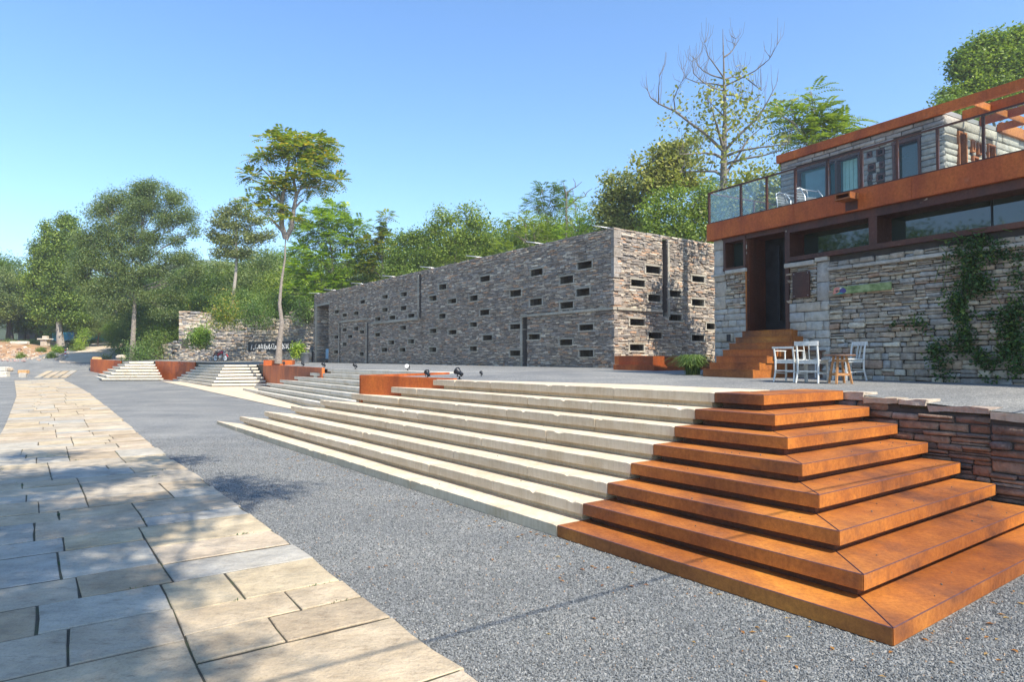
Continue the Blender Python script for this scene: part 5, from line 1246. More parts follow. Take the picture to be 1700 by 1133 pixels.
# --- fill trees from two prototypes, left wood and slope
def proto(nm, lb, seed, lm, R_=3.6, H=9, grp='trees of the wood on the left', nc=1300, ls=.17, bark='bark_dark', fr=False):
    return make_tree(nm, lb, 'tree', (0, 0, 0), blobs(0, 0, H-R_*.95, R_, R_, R_*1.05, 18, seed), .2, M[lm], M[bark], grp, nc, 12, ls, .36, seed, thr=-.22, twigs=2, frond=fr, flen=.8, fpairs=6)
pr = [proto('wood_tree', 'a', 31, 'leaf'), proto('wood_tree', 'b', 32, 'leaf_dark'), proto('wood_tree', 'c', 33, 'leaf_elm'), proto('wood_tree', 'd', 34, 'leaf', fr=True, nc=800, ls=.3)]
fill = [ # proto, px, top py, Y, scale, label
 (1, 15, 418, 84, 1.25, 'dark tree at the left edge of the picture'),
 (2, -25, 430, 80, 1.3, 'pale green tree cut by the left edge of the picture'),
 (3, 42, 455, 88, 1.1, 'feathery tree between the left edge and the poplar, behind the tin roof'),
 (0, 135, 470, 84, 1.1, 'green tree right of the poplar trunk, above the printed banners'),
 (2, 165, 500, 78, .8, 'small pale tree over the end of the dirt road'),
 (1, 255, 452, 70, 1.15, 'dark green tree directly behind the broad elm trunk'),
 (0, 285, 470, 66, 1.0, 'green tree right of the elm trunk, above the ruined wall end'),
 (1, 330, 438, 72, 1.2, 'dark feathery tree filling the gap between elm and open-crowned tree'),
 (3, 345, 425, 80, 1.2, 'fronded tree right of the elm, below the far ridge'),
 (2, 430, 415, 72, 1.2, 'grey-green tree between the open-crowned tree and the tall trunk'),
 (1, 415, 470, 60, .95, 'low dark tree above the middle of the ruined wall'),
 (0, 470, 440, 64, 1.0, 'green tree just behind the tall gold-tipped trunk'),
 (1, 500, 480, 60, .85, 'low dark tree at the far end of the stone building'),
 (0, 585, 455, 58, 1.0, 'green tree above the far doorway of the stone building'),
 (3, 610, 470, 56, .8, 'small feathery tree behind the roof below the yellow tips'),
 (1, 830, 420, 56, 1.0, 'dark tree low behind the middle of the roof'),
 (0, 1000, 400, 46, 1.0, 'green tree low behind the near roof corner'),
 (1, 205, 520, 72, .8, 'low dark tree left of the elm trunk'),
 (1, 60, 500, 86, 1.0, 'dark tree behind the grey hut'),
 (3, 240, 520, 66, .7, 'short fronded tree behind the step pyramids'),
 (1, 185, 478, 92, 1.2, 'dark tree closing the view up the dirt road'),
 (0, 100, 500, 96, 1.2, 'green tree behind the printed banners'),
 (1, 755, 430, 60, 1.1, 'dark tree behind the round dense one'),
 (0, 1230, 350, 44, 1.1, 'green tree behind the balustrade glass'),
 (1, 1300, 330, 46, 1.1, 'dark tree hidden behind the upper storey'),
 (0, 700, 405, 64, 1.3, 'green tree low behind the round topknotted crown'),
 (3, 850, 385, 60, 1.3, 'feathery green tree behind the olive spreading tree'),
 (2, 930, 372, 58, 1.3, 'pale green tree under the dead branches'),
 (1, 1060, 350, 52, 1.3, 'dark tree behind the loose grey-green one'),
 (0, 665, 430, 60, 1.2, 'green tree just right of the yellow-orange tips'),
 (2, 800, 400, 54, 1.0, 'pale tree between the round and the olive crowns'),
 (0, 835, 372, 66, 1.5, 'tall green tree far behind the middle of the roof'),
 (1, 880, 352, 62, 1.4, 'tall dark tree behind the flat-topped feathery one'),
 (0, 945, 345, 58, 1.3, 'green tree behind the dead branches'),
 (3, 985, 372, 50, 1.1, 'fronded tree behind the pointed bright crown'),
 (1, 720, 372, 68, 1.5, 'tall dark tree far behind the round crown'),
 (0, 1165, 330, 50, 1.4, 'green tree far behind the balustrade corner'),
 (2, 600, 430, 66, 1.3, 'pale tree behind the lime-green bushy one'),
 (0, 150, 440, 92, 1.5, 'tall green tree far behind between poplar and elm'),
 (1, 22, 442, 96, 1.5, 'tall dark tree far behind at the left edge'),
 (2, 200, 455, 84, 1.5, 'pale tree far behind the elm trunk'),
 (0, 320, 436, 86, 1.5, 'green tree far behind, right of the elm crown'),
 (0, 450, 418, 78, 1.5, 'green tree far behind the tall slim trunk'),
 (1, 485, 405, 82, 1.5, 'dark tree far behind, left of the lime-green one'),
 (2, 378, 440, 86, 1.5, 'pale tree far behind the open-crowned tree'),
 (1, 118, 470, 100, 1.4, 'dark tree far behind the printed banners'),
 (0, 60, 455, 98, 1.4, 'green tree far behind the red tin roof'),
 (1, 340, 480, 66, 1.2, 'dark tree directly above the tall ruined wall end'),
 (0, 300, 500, 64, 1.0, 'green tree left of the ruined wall end'),
]
for i, (k, px, py, Y, sc, lb) in enumerate(fill):
    top = atY(px, py, Y); zb = zg(0, Y)-.2; H = top.z-zb; s = H/9.6; sx = max(s, .8)*sc/1.05
    q = pr[k] if (k not in [f[0] for f in fill[:i]]) else None
    if q is not None:
        q.location = (top.x, Y, zb); q.rotation_euler = (0, 0, i*1.3); q.scale = (sx, sx, s); q['label'] = lb
    else: dup(pr[k], (top.x, Y, zb), i*1.7, (sx, sx, s), lb)
# trees beyond the left frame edge: reflected in the ribbon windows, and the shade tree near the camera
for i, (x, y, h) in enumerate(((-26, 10, 11), (-33, 17, 13), (-30, 3, 12), (-42, 24, 13), (-24, -4, 12), (-44, 9, 14), (-36, -8, 13), (-52, 32, 14))):
    dup(pr[i % 4], (x, y, 0), i*2.1, (1.25*h/9.6, 1.25*h/9.6, h/9.6), 'tree outside the left edge of the view, mirrored in the ribbon windows', 'trees mirrored in the windows')
# shade tree: clumps placed so its real shadow dapples the path at lower left
rr = random.Random(51); base = Vector((5.0, -7.5, 0)); lobes = []
for (px, py, rad) in ((20, 815, .9), (90, 800, 1.0), (180, 790, .9), (60, 760, .7), (280, 765, .55), (380, 805, .55), (430, 815, .5), (10, 870, .8), (110, 860, .8), (210, 850, .7), (310, 840, .6), (30, 930, .65), (130, 905, .6), (240, 890, .5), (60, 1000, .65), (10, 1060, .6), (170, 960, .5), (230, 985, .4), (120, 1080, .5), (40, 1120, .5), (-60, 950, .9), (-80, 850, 1.2), (-200, 800, 1.6), (-60, 1080, .9), (330, 1118, .35), (210, 1120, .35), (-300, 900, 1.8)):
    g = atG(px, py); z = 13.2+rr.uniform(-1.2, 1.8); t_ = z/sv.z; c_ = Vector((g.x, g.y, 0))+sv*t_; lobes.append((c_.x-base.x, c_.y-base.y, z, rad*1.15, rad*1.15, rad*.7))
make_tree('shade_tree', 'large tree beside the camera whose crown dapples the paving with shade', 'tree', base, lobes, .15, M['leaf'], M['bark'], None, 2700, 12, .15, .27, 52, dens=1.3, thr=-.05, trunk_top=10.5, twigs=3, flat=.6, aspect=.5, gapsc=1.6)
# overhead cable crossing the steps only as a shadow
t = thing('overhead_cable', 'black overhead cable outside the view, shadow crossing gravel and steps', 'cable', (0, 0, 5)); bb = B()
pa, pb = atG(600, 1096), atG(1060, 971); d = (pb-pa); d.z = 0; d.normalize(); off = Vector((sv.x, sv.y, 0))*(5/sv.z)
P = [pa+off+d*q+Vector((0, 0, .004*(q-4)**2*0)) for q in range(-30, 31, 5)]; bb.tube([Vector((p.x, p.y, 0)) for p in P], .014, 6); bb.build('cable', M['cable'], t)
# --- shrubs
def shrub(label, base, rx, rz, lm, seed, nm='shrub', nc=120, ls=.09, grp=None, sp=.12, stems=8, cat='shrub', ry=None, frond=False):
    r = np.random.default_rng(seed); rr = random.Random(seed); t = thing(nm, label, cat, base, 0, grp); bb = B()
    for i in range(stems): a = rr.uniform(0, 6.28); q = rr.uniform(.3, .9); bb.tube([(0, 0, -.05), (math.cos(a)*rx*q*.4, math.sin(a)*rx*q*.4, rz*.7), (math.cos(a)*rx*q, math.sin(a)*rx*q, rz*rr.uniform(1.1, 1.6))], [.018, .012, .006], 5, cap=False)
    bb.build('stems', M['bark'], t, normals=False)
    c = r.normal(0, .45, (nc, 3))*np.array((rx, ry or rx, rz)); c[:, 2] = np.abs(c[:, 2]+rz*.75)
    V_ = fronds_np(r, c, r.normal(0, 1, (nc, 3))*np.array((1, 1, .3)), ls*3.5, ls*1.3, 5) if frond else leaves_np(r, c, ls, .5, .5, sp, 14)
    link('foliage', mesh_np('foliage', V_, quads(V_), [M[lm]]), t); return t
GS = 'shrubs on the earth bank'
for i, (px, py, Y, rx, rz, lm, lb) in enumerate((
 (30, 566, 74, 1.6, .8, 'leaf', 'low green shrub below the red tin roof'), (55, 562, 76, 1.4, .8, 'leaf', 'green shrub between tin roof and stone table'), (15, 562, 78, 1.3, .7, 'leaf_dark', 'dark shrub at the left end of the bank'),
 (69, 574, 70, .7, .35, 'leaf', 'small bush on the orange bank, below the stone table'), (93, 572, 69, .7, .45, 'leaf_lime', 'bright bush on the bank beside the poplar trunk'), (85, 588, 66, .55, .35, 'leaf_dark', 'dark bush low on the bank, left of the bollard'),
 (120, 566, 76, .9, .8, 'leaf_grey', 'tall weedy bush in front of the blue banner'), (133, 560, 73, 1.0, 1.2, 'leaf_lime', 'light green bush left of the dirt road'), (128, 580, 72, .9, .4, 'leaf', 'bush on the road verge above the bollard'), (101, 580, 70, .6, .4, 'leaf', 'small bush directly behind the bollard'),
 (43, 574, 72, .8, .3, 'leaf_lime', 'grassy tuft on the top of the orange bank'), (22, 577, 70, .5, .3, 'leaf_dark', 'dark tuft on the left of the orange bank'), (35, 592, 66, .5, .3, 'leaf', 'small tuft low on the orange bank'),
 (175, 592, 63, .9, .8, 'leaf_grey', 'grey-green feathery shrub at the right verge of the dirt road'), (200, 575, 66, 1.4, 1.6, 'leaf_dark', 'dark leafy shrub right of the dirt road'), (190, 555, 72, 1.6, 1.8, 'leaf_dark', 'tall dark shrub beside the green banner'), (140, 545, 74, 1.2, 1.1, 'leaf_lime', 'small umbrella-shaped light green shrub left of the road'), (160, 572, 84, 1.2, .35, 'leaf', 'low shrubs under the printed banners'))):
    b = atY(px, py+8, Y); b.z = max(zg(b.x, Y), b.z-rz*.6)
    shrub(lb, b, rx*.62, rz*.68, lm, 60+i, grp=GS, nc=int(50+rx*60), ls=.12, sp=.13)
for i, (px, py, Y, rx, rz, lm, lb) in enumerate((
 (232, 585, 58, 1.2, 1.2, 'leaf_dark', 'dark shrub right behind the elm trunk'), (260, 570, 60, 1.6, 1.6, 'leaf', 'big green shrub left of the ruined wall end'), (250, 545, 64, 2.0, 1.8, 'leaf_dark', 'dark shrub under the wood left of the ruin'), (285, 555, 62, 1.5, 1.5, 'leaf_lime', 'yellow-green shrub against the ruined wall end'),
 (372, 515, 52, 1.5, 1.5, 'leaf_gold', 'yellowish-green bush growing on top of the ruined wall'), (425, 520, 54, 1.6, 1.3, 'leaf_dark', 'dark bush behind the low part of the ruined wall'), (330, 560, 50, .8, .8, 'leaf_dark', 'dark ivy-like bush in the notch of the ruined wall'), (337, 555, 49.3, .4, .6, 'leaf_lime', 'broad-leaved sapling in the notch of the ruined wall'),
 (502, 510, 53, 1.0, 1.2, 'leaf_dark', 'dark bush with red flowers beside the far building end'), (455, 500, 58, 2.0, 1.8, 'leaf', 'green bush behind the tall trunk'), (494, 581, 47, .2, .28, 'leaf_lime', 'small green plant right of the black lettered board'))):
    b = atY(px, py, Y); b.z -= rz; shrub(lb, b, rx, rz, lm, 90+i, nc=int(120+rx*100), ls=.15, sp=.2)
# grass tuft between the low steel planter and the entrance steps
b = atY(1150, 615, 16.6); b.z = zt_(b.x, b.y); t = thing('grass_clump', 'fountain-shaped green grass clump beside the entrance steps', 'plant', b); V_ = []; rr = random.Random(70)
for i in range(1500):
    a = rr.uniform(0, 6.28); h = rr.uniform(.25, .52); sp = abs(rr.gauss(0, .22))+.05; x0, y0 = rr.gauss(0, .06), rr.gauss(0, .06); c, s = math.cos(a), math.sin(a); w_ = .006
    pr_ = [(x0, y0, 0), (x0+c*sp*.35, y0+s*sp*.35, h*.75), (x0+c*sp*.8, y0+s*sp*.8, h), (x0+c*sp*1.25, y0+s*sp*1.25, h*rr.uniform(.6, .9))]
    for p, q in zip(pr_, pr_[1:]): V_ += [(p[0]-s*w_, p[1]+c*w_, p[2]), (p[0]+s*w_, p[1]-c*w_, p[2]), (q[0]+s*w_*.7, q[1]-c*w_*.7, q[2]), (q[0]-s*w_*.7, q[1]+c*w_*.7, q[2])]
V_ = np.array(V_)
link('blades', mesh_np('blades', V_, quads(V_), [M['grass']]), t)
bb = B(); bb.lathe([(.16, -.03), (.14, .02), (.05, .05)], 10); bb.build('root_mound', M['soil'], t)
# creeper on the right wall
A0 = F2.P(0, 0); t = thing('wall_creeper', 'green creeper hanging down the rubble wall at the right edge', 'creeper', F2.P(F2.uz(1600, 500)[0], ZQ+.1, .05)); L0 = Vector(t.location)
r = np.random.default_rng(77); rr = random.Random(77); bb = B(); cc = []
cv = c1
for (x, y, sx, sy, n) in ((820, 230, 90, 20, 60), (740, 300, 60, 40, 60), (850, 330, 60, 50, 50), (780, 400, 60, 40, 50), (850, 470, 50, 50, 60), (760, 500, 60, 45, 70), (700, 570, 50, 40, 60), (720, 640, 35, 45, 60), (740, 720, 30, 45, 45), (760, 800, 45, 40, 55), (740, 860, 50, 35, 50), (620, 860, 50, 30, 35), (580, 900, 40, 30, 30), (600, 960, 40, 35, 30), (860, 920, 40, 30, 40), (900, 960, 40, 25, 30), (1000, 700, 60, 40, 60), (1060, 640, 40, 60, 60), (1040, 780, 60, 50, 90), (1060, 880, 50, 60, 90), (1000, 880, 40, 40, 40), (1080, 980, 30, 40, 40), (1050, 300, 50, 30, 25), (1070, 440, 30, 70, 30), (900, 680, 40, 20, 15), (450, 700, 40, 18, 14), (500, 740, 40, 18, 12), (330, 735, 25, 8, 6), (640, 1040, 40, 10, 14), (900, 1060, 60, 8, 12), (920, 260, 60, 20, 18), (960, 300, 40, 30, 14)):
    for _ in range(int(n*1.0)):
        u, z = F2.uz(*cv(x+rr.gauss(0, sx*.75), y+rr.gauss(0, sy*.75))); z = max(ZQ+.05, min(bz0+.12, z)); p = F2.P(u, z, rr.uniform(.05, .13))-L0; cc.append(tuple(p))
V_ = leaves_np(r, np.array(cc), .055, .8, .1, .055, 5); link('leaves', mesh_np('leaves', V_, quads(V_), [M['leaf_vine']]), t)
for L in (((560, 210), (620, 220), (700, 205), (800, 195)), ((660, 160), (690, 170), (725, 200)), ((770, 160), (830, 165), (880, 150)), ((740, 240), (755, 270), (790, 310), (790, 340)), ((735, 300), (755, 340), (752, 450), (720, 475)), ((780, 430), (790, 385), (810, 440), (850, 430)), ((920, 290), (905, 330), (935, 265), (990, 235)), ((1096, 355), (1070, 380), (1085, 415)), ((700, 700), (720, 770), (745, 790)), ((600, 250), (640, 290), (640, 400), (620, 490)), ((570, 480), (600, 370)), ((980, 150), (1040, 165)), ((820, 230), (760, 500), (720, 640), (760, 820)), ((850, 250), (900, 450), (1000, 680), (1050, 900))):
    P = [F2.P(*F2.uz(*cv(x, y)), .09)-L0 for x, y in L]; bb.tube(P, .006, 4, cap=False)
bb.build('vines', M['grass'], t, normals=False)
# far ridge
xs_ = np.linspace(-500, 500, 90); V_ = []; 
for j, y in enumerate((150, 190, 240, 300, 380)):
    for x in xs_: h = [2, 14, 34, 40, 30][j]*(.55+.55*math.exp(-((x+110)/70)**2))*(1 if x < 60 else .6)+3*noise.noise(Vector((x*.03, y*.03, 0))); V_.append((x, y, h))
n = len(xs_); Q = [(j*n+i, j*n+i+1, (j+1)*n+i+1, (j+1)*n+i) for j in range(4) for i in range(n-1)]
tag(link('hills', mesh_np('hills', V_, np.array(Q), [M['hill']])), kind='structure')
# ================================================================ smaller things
def on_plan(px, a, b, off=0.0):
    """point where the vertical plane through pixel column px meets plan line a-b, moved inland by off"""
    k = (px-850)/F; d = b-a; t = (k*a.y-a.x)/(d.x-k*d.y); p = a+d*t; n = Vector((.6, .8, 0)); p = p+n*off; return Vector((p.x, p.y, 0))
# --- spotlights on the terrace edge
def spotlight(p, s, rz, label, lens='black', tilt=35):
    t = thing('spotlight', label, 'spotlight', (p.x, p.y, zt_(p.x, p.y)+.005), rz, 'spotlights along the terrace edge'); t.scale = (s*.82,)*3
    bb = B(); bb.lathe([(.05, 0), (.05, .012), (.018, .02), (.018, .07)], 12); bb.box((-.075, -.012, .06), (.075, .012, .072)); bb.box((-.078, -.012, .06), (-.068, .012, .16)); bb.box((.068, -.012, .06), (.078, .012, .16)); bb.build('bracket', M['black'], t)
    m4 = Matrix.Translation((0, 0, .15)) @ Matrix.Rotation(R(-90+tilt), 4, 'X')
    bb = B(); bb.lathe([(.03, -.09), (.042, -.085), (.044, -.02), (.05, -.015), (.05, 0), (.078, .07), (.085, .075), (.085, .10), (.078, .105)], 16, m4)
    h = bb.build('housing', M['black'], t, smooth=False)
    bb = B(); bb.lathe([(.074, .1055), (.072, .110), (.02, .112)], 16, m4); bb.build('lens', M['white'] if lens == 'white' else M['win_glass'], h)
    return t
w1, w2_ = BE, CS
for i, (px, s, lb) in enumerate(((463, 1.4, 'leftmost spotlight on the long rusty wall, just right of the steel planter'), (494, 1.5, 'second spotlight from the left on the long rusty wall'), (528, 1.6, 'third spotlight from the left, in front of the far doorway'))):
    spotlight(on_plan(px, w1, w2_, .35), s*.8, R(25+i*15), lb)
spotlight(on_plan(575, Bc, BE, .5), 1.2, R(60), 'ring-shaped spotlight above the top of the second step flight')
spotlight(on_plan(657, Bc, BE, .6), 1.3, R(170), 'spotlight with a bright white face turned to the camera', 'white', 10)
a_, b__ = Vector((E8.x, E8.y, 0)), Kc
p = on_plan(698, a_, b__, .25); spotlight(p, 1.0, R(30), 'black spotlight above the left part of the short rusty panel')
p = on_plan(751, a_, b__, .25); spotlight(p, 1.3, R(55), 'largest black spotlight above the right end of the short rusty panel', tilt=30)
p = on_plan(727, a_, b__, 1.6); spotlight(p, .6, R(20), 'smallest spotlight lying low behind the two on the short panel')
# --- white wooden chairs
def chair(p, ang, label, arm=False, h=.80, grp='white wooden chairs round the small tables'):
    t = thing('wooden_chair', label, 'chair', p, ang-math.pi/2, grp); t.scale = (.95,)*3; w_ = .2; d = .2; sh_ = .43
    rl = [(-w_, -d), (w_, -d)]; fl_ = [(-w_, d), (w_, d)]
    for x, y in rl:
        bb = B(); bb.tube([(x*1.08, y-.05, 0), (x, y, .22), (x, y, sh_), (x, y-.03, h-.12), (x, y-.06, h)], [.017, .02, .021, .019, .016], 8); bb.build('rear_leg', M['white_paint'], t)
    for x, y in fl_:
        bb = B(); bb.obar((x*1.05, y+.01, 0), (x, y, sh_-.01), .034, .034); bb.build('front_leg', M['white_paint'], t)
    bb = B(); bb.prism([(-w_-.03, -d-.0), (w_+.03, -d-.0), (w_+.04, d+.03), (-w_-.04, d+.03)], sh_, sh_+.025); bb.bevel(.006); bb.build('seat', M['white_paint'], t)
    bb = B(); bb.box((-w_, -d+.005, sh_-.055), (w_, -d+.025, sh_)); bb.box((-w_, d-.02, sh_-.055), (w_, d, sh_)); bb.box((-w_, -d, sh_-.054), (-w_+.02, d, sh_-.001)); bb.box((w_-.02, -d, sh_-.054), (w_, d, sh_-.001)); bb.build('apron', M['white_paint'], t)
    bb = B()
    for x in (-w_, w_): bb.obar((x*1.03, -d-.01, .19), (x*1.03, d, .17), .018, .022)
    bb.obar((-w_, -d-.02, .23), (w_, -d-.02, .23), .018, .022); bb.obar((-w_, d, .20), (w_, d, .20), .018, .022); bb.build('stretcher', M['white_paint'], t)
    bb = B(); n = 8
    for z0, z1 in ((h-.075, h+.012),) if not arm else ((h-.03, h+.01),):
        pts = [(-w_-.035+(2*w_+.07)*i/n, -d-.075-.025*math.sin(math.pi*i/n)) for i in range(n+1)]
        bb.prism(pts+[(x, y+.022) for x, y in reversed(pts)], z0, z1)
    bb.bevel(.005); bb.build('crest_rail', M['white_paint'], t)
    if not arm:
        for x in (-.05, .05):
            bb = B(); bb.obar((x*.8, -d-.012, sh_+.02), (x, -d-.07, h-.07), .028, .01, (1, 0, 0)); bb.build('back_slat', M['white_paint'], t)
    else:
        for x in (-w_-.0, w_+.0):
            bb = B(); bb.obar((x, -d-.03, sh_+.2), (x, d-.02, sh_+.2), .035, .018); bb.obar((x, d-.04, sh_), (x, d-.04, sh_+.2), .022, .022); bb.build('armrest', M['white_paint'], t)
    return t
def tp_(px, py, z=None):
    Y_ = 12.8; p = atZ(px, py, 1.70)
    p.z = zt_(p.x, p.y); return p
chair(tp_(1312, 632), R(38), 'white wooden armchair with open square back, nearest the entrance steps', True, .70)
chair(tp_(1349, 633), R(42), 'white wooden chair with its two-slat back to the camera, tallest looking')
chair(tp_(1375, 628), R(-135), 'white wooden chair behind the small orange-legged round table', h=.76)
chair(tp_(1409, 631), R(-170), 'rightmost white wooden chair, turned toward the round table', h=.80)
t = thing('round_table', 'small round brown table on four splayed orange wooden legs', 'table', tp_(1395, 634))
bb = B(); bb.lathe([(.25, .50), (.262, .507), (.262, .523), (.255, .53)], 28); bb.build('tabletop', M['wood_brown'], t)
for sx, sy in ((1, 1), (-1, 1), (-1, -1), (1, -1)): bb = B(); bb.obar((sx*.14, sy*.14, 0), (sx*.075, sy*.075, .50), .034, .034); bb.build('leg', M['wood_orange'], t)
bb = B()
for a, b in (((1, 1), (-1, 1)), ((-1, 1), (-1, -1)), ((-1, -1), (1, -1)), ((1, -1), (1, 1))): bb.obar((a[0]*.12, a[1]*.12, .17), (b[0]*.12, b[1]*.12, .17), .02, .045); bb.obar((a[0]*.085, a[1]*.085, .42), (b[0]*.085, b[1]*.085, .42), .02, .05)
bb.build('stretcher', M['wood_orange'], t)
t = thing('long_table', 'long dark thin-topped table behind the chairs, on a brown frame', 'table', tp_(1340, 627), R(-62))
bb = B(); bb.box((-.62, -.32, .57), (.62, .32, .60)); bb.bevel(.006); bb.build('tabletop', M['wood_brown'], t)
for sx, sy in ((1, 1), (-1, 1), (-1, -1), (1, -1)): bb = B(); bb.box((sx*.52-.03, sy*.24-.03, 0), (sx*.52+.03, sy*.24+.03, .57)); bb.build('leg', M['wood_brown'], t)
bb = B(); bb.box((-.49, -.26, .10), (.49, -.22, .15)); bb.box((-.49, .22, .10), (.49, .26, .15)); bb.build('stretcher', M['wood_brown'], t)
# --- plaque and painted plank on the wall
a = F2.uz(*c8(617, 415)); b = F2.uz(*c8(722, 560)); t = thing('steel_plaque', 'dark rusty rectangular notice plate beside the black door', 'sign', F2.P(a[0], b[1], .06)); L0 = Vector(t.location); bb = B()
F2.box(bb, a[0], b[0], b[1], a[1], .05, .075); o = bb.build('plate', M['rust_dark'], t, loc=-L0)
bb = B()
for u in (a[0]+.04, b[0]-.04):
    for z in (a[1]-.04, b[1]+.04): F2.box(bb, u-.008, u+.008, z-.008, z+.008, .02, .08)
bb.build('bolts', M['metal'], t, loc=-L0)
mp_, ntp, bp, _ = mat('landscape_painting'); n1 = tex(ntp, 5, 8, .7, mapping=(1, 1, 2)); r1 = ramp(ntp, n1.outputs[0], [(.3, (.05, .09, .03)), (.45, (.16, .22, .07)), (.6, (.30, .36, .16)), (.75, (.38, .40, .26))]); ntp.links.new(r1.outputs[0], bp.inputs[0]); bp.inputs['Roughness'].default_value = .6
c13 = lambda x, y: (1300+x/8.5, 430+y/8.5)
ql = [F2.uz(*c13(*q), .09) for q in ((700, 395), (705, 500), (1520, 440), (1515, 335))]
t = thing('painted_plank', 'narrow painted plank with salmon left end and green landscape, fixed on the rubble wall', 'painting', F2.P(ql[0][0], ql[1][1], .07)); L0 = Vector(t.location)
u0, u1 = ql[0][0], ql[2][0]; z0, z1 = (ql[1][1]+ql[2][1])/2, (ql[0][1]+ql[3][1])/2
bb = B(); F2.box(bb, u0, u1, z0, z1, .055, .085); bb.build('board', mp_, t, loc=-L0)
W = u1-u0; Hh = z1-z0
def blot(name, pts, col, w_=.088):
    bb = B(); bb.bm.faces.new([bb.bm.verts.new(F2.P(u0+W*x, z0+Hh*y, w_)) for x, y in pts])
    r_ = bmesh.ops.extrude_face_region(bb.bm, geom=bb.bm.faces[:]); bmesh.ops.translate(bb.bm, verts=[v for v in r_['geom'] if isinstance(v, bmesh.types.BMVert)], vec=-F2.N*.0025)
    bb.build(name, simple('paint_'+name, col, .6, 0, .25, 30), t, loc=-L0)
blot('salmon_patch', [(0, .05), (.02, .9), (.09, 1), (.15, .93), (.13, .7), (.10, .5), (.12, .3), (.05, .12)], (.60, .22, .17), .0872)
blot('navy_patch', [(.12, .35), (.14, .75), (.19, .88), (.235, .6), (.25, .3), (.21, .08), (.15, .12)], (.07, .06, .20), .0884)
blot('teal_patch', [(.04, .02), (.10, .2), (.17, .22), (.19, .02)], (.06, .30, .30), .0896)
blot('white_patch', [(.12, .75), (.14, .95), (.17, .9), (.15, .7)], (.6, .58, .5), .0905)
blot('dark_patch', [(.05, .5), (.08, .62), (.11, .55), (.10, .35), (.06, .3)], (.10, .06, .05), .0905)
# --- chairs on the roof terrace
def bistro(px, py, label, rz):
    p = plane_hit(px, py, F2.P(0, 0, -1.15), F2.N); p.z = ZBT-.055; t = thing('metal_armchair', label, 'chair', p, rz, 'aluminium armchairs on the roof terrace')
    bb = B(); hoop = [(.26*math.cos(a), .24*math.sin(a)-.02, .66+.09*max(0, -math.sin(a))) for a in np.linspace(R(-200), R(20), 15)]
    bb.tube([(.25, .24, 0), (.26, .22, .45), hoop[-1]]+[hoop[-1-i] for i in range(1, 14)]+[hoop[0], (-.26, .22, .45), (-.25, .24, 0)], .014, 8, cap=False); bb.build('arm_hoop', M['metal'], t, smooth=True)
    bb = B(); bb.tube([(.2, -.22, 0), (.2, -.2, .42), (.18, -.26, .72), (0, -.29, .80), (-.18, -.26, .72), (-.2, -.2, .42), (-.2, -.22, 0)], .014, 8, cap=False); bb.build('frame', M['metal'], t, smooth=True)
    bb = B()
    for i in range(7): bb.box((-.19, -.2+i*.062, .425), (.19, -.155+i*.062, .435))
    bb.build('seat', M['metal'], t); bb = B()
    for i in range(4): bb.box((-.18, -.262-.006*i, .50+i*.065), (.18, -.252-.006*i, .545+i*.065))
    bb.build('backrest', M['grey_plastic'], t); return t
bistro(1311, 330, 'left metal armchair behind the balustrade glass', R(-150)); bistro(1341, 323, 'right metal armchair behind the balustrade glass', R(-165))
p = plane_hit(1406, 318, F2.P(0, 0, -1.5), F2.N); p.z = ZBT-.055; t = thing('slatted_chair', 'orange wooden slatted chair back showing over the steel band', 'chair', p, R(-160)); t.scale = (.75, .75, .5)
for sx in (-.22, .22): bb = B(); bb.obar((sx, .2, 0), (sx, -.26, .86), .035, .03); bb.build('side_rail', M['wood_orange'], t); bb = B(); bb.obar((sx, -.25, 0), (sx, .22, .42), .035, .03); bb.build('leg', M['wood_orange'], t)
bb = B()
for i in range(6): bb.box((-.21, -.01-.045*i, .44+.075*i), (.21, .006-.045*i, .49+.075*i))
bb.build('backrest', M['wood_orange'], t); bb = B(); bb.box((-.21, -.1, .40), (.21, .25, .42)); bb.build('seat', M['wood_orange'], t)
# --- low steel platform in front of the sunlit facade
c0 = Vector((4.36, 20.5, 0)); zb = zt_(4.5, 21)-.02
t = thing('steel_platform', 'low rusty steel platform with side steps below the sunlit facade', 'platform', (c0.x, c0.y, zb))
def pbx(bb, a0, a1, b0, b1, z0, z1): q = [c0+dl*a0+dr*b0, c0+dl*a1+dr*b0, c0+dl*a1+dr*b1, c0+dl*a0+dr*b1]; bb.prism([(v.x, v.y) for v in q], z0, z1)
for nm, a in (('lower_step', (0, 1.75, 0, .55, zb, zb+.20)), ('upper_box', (.12, 1.6, .1, .62, zb+.201, zb+.47)), ('side_step', (.0, .5, .551, 3.0, zb, zb+.15)), ('side_step', (.16, .9, .621, 3.0, zb+.151, zb+.31)), ('side_step', (.34, 1.3, .622, 3.0, zb+.311, zb+.45)), ('rear_box', (1.0, 2.4, .7, 3.1, zb+.2, zb+.49))):
    bb = B(); pbx(bb, *a); bb.build(nm, M['rust_wall'], t)
bb = B(); pbx(bb, .4, 1.25, .7, 2.9, zb+.451, zb+.47); bb.build('gravel_top', M['gravel'], t); settle(t)
# --- steel planter round the tall tree
p = atY(464, 604, 42); zb = zt_(p.x, p.y)-.02; t = thing('steel_planter', 'small rusty steel planter box at the foot of the tall slim tree', 'planter', (p.x, p.y, zb), R(10))
for nm, a in (('side', (-.85, -.60, .85, -.57)), ('side', (-.85, .57, .85, .60)), ('side', (-.85, -.568, -.82, .568)), ('side', (.82, -.568, .85, .568))): bb = B(); bb.box((a[0], a[1], 0), (a[2], a[3], .34)); bb.build(nm, M['rust_wall'], t)
bb = B(); bb.box((-.81, -.56, .02), (.81, .56, .27)); bb.build('soil', M['soil'], t)
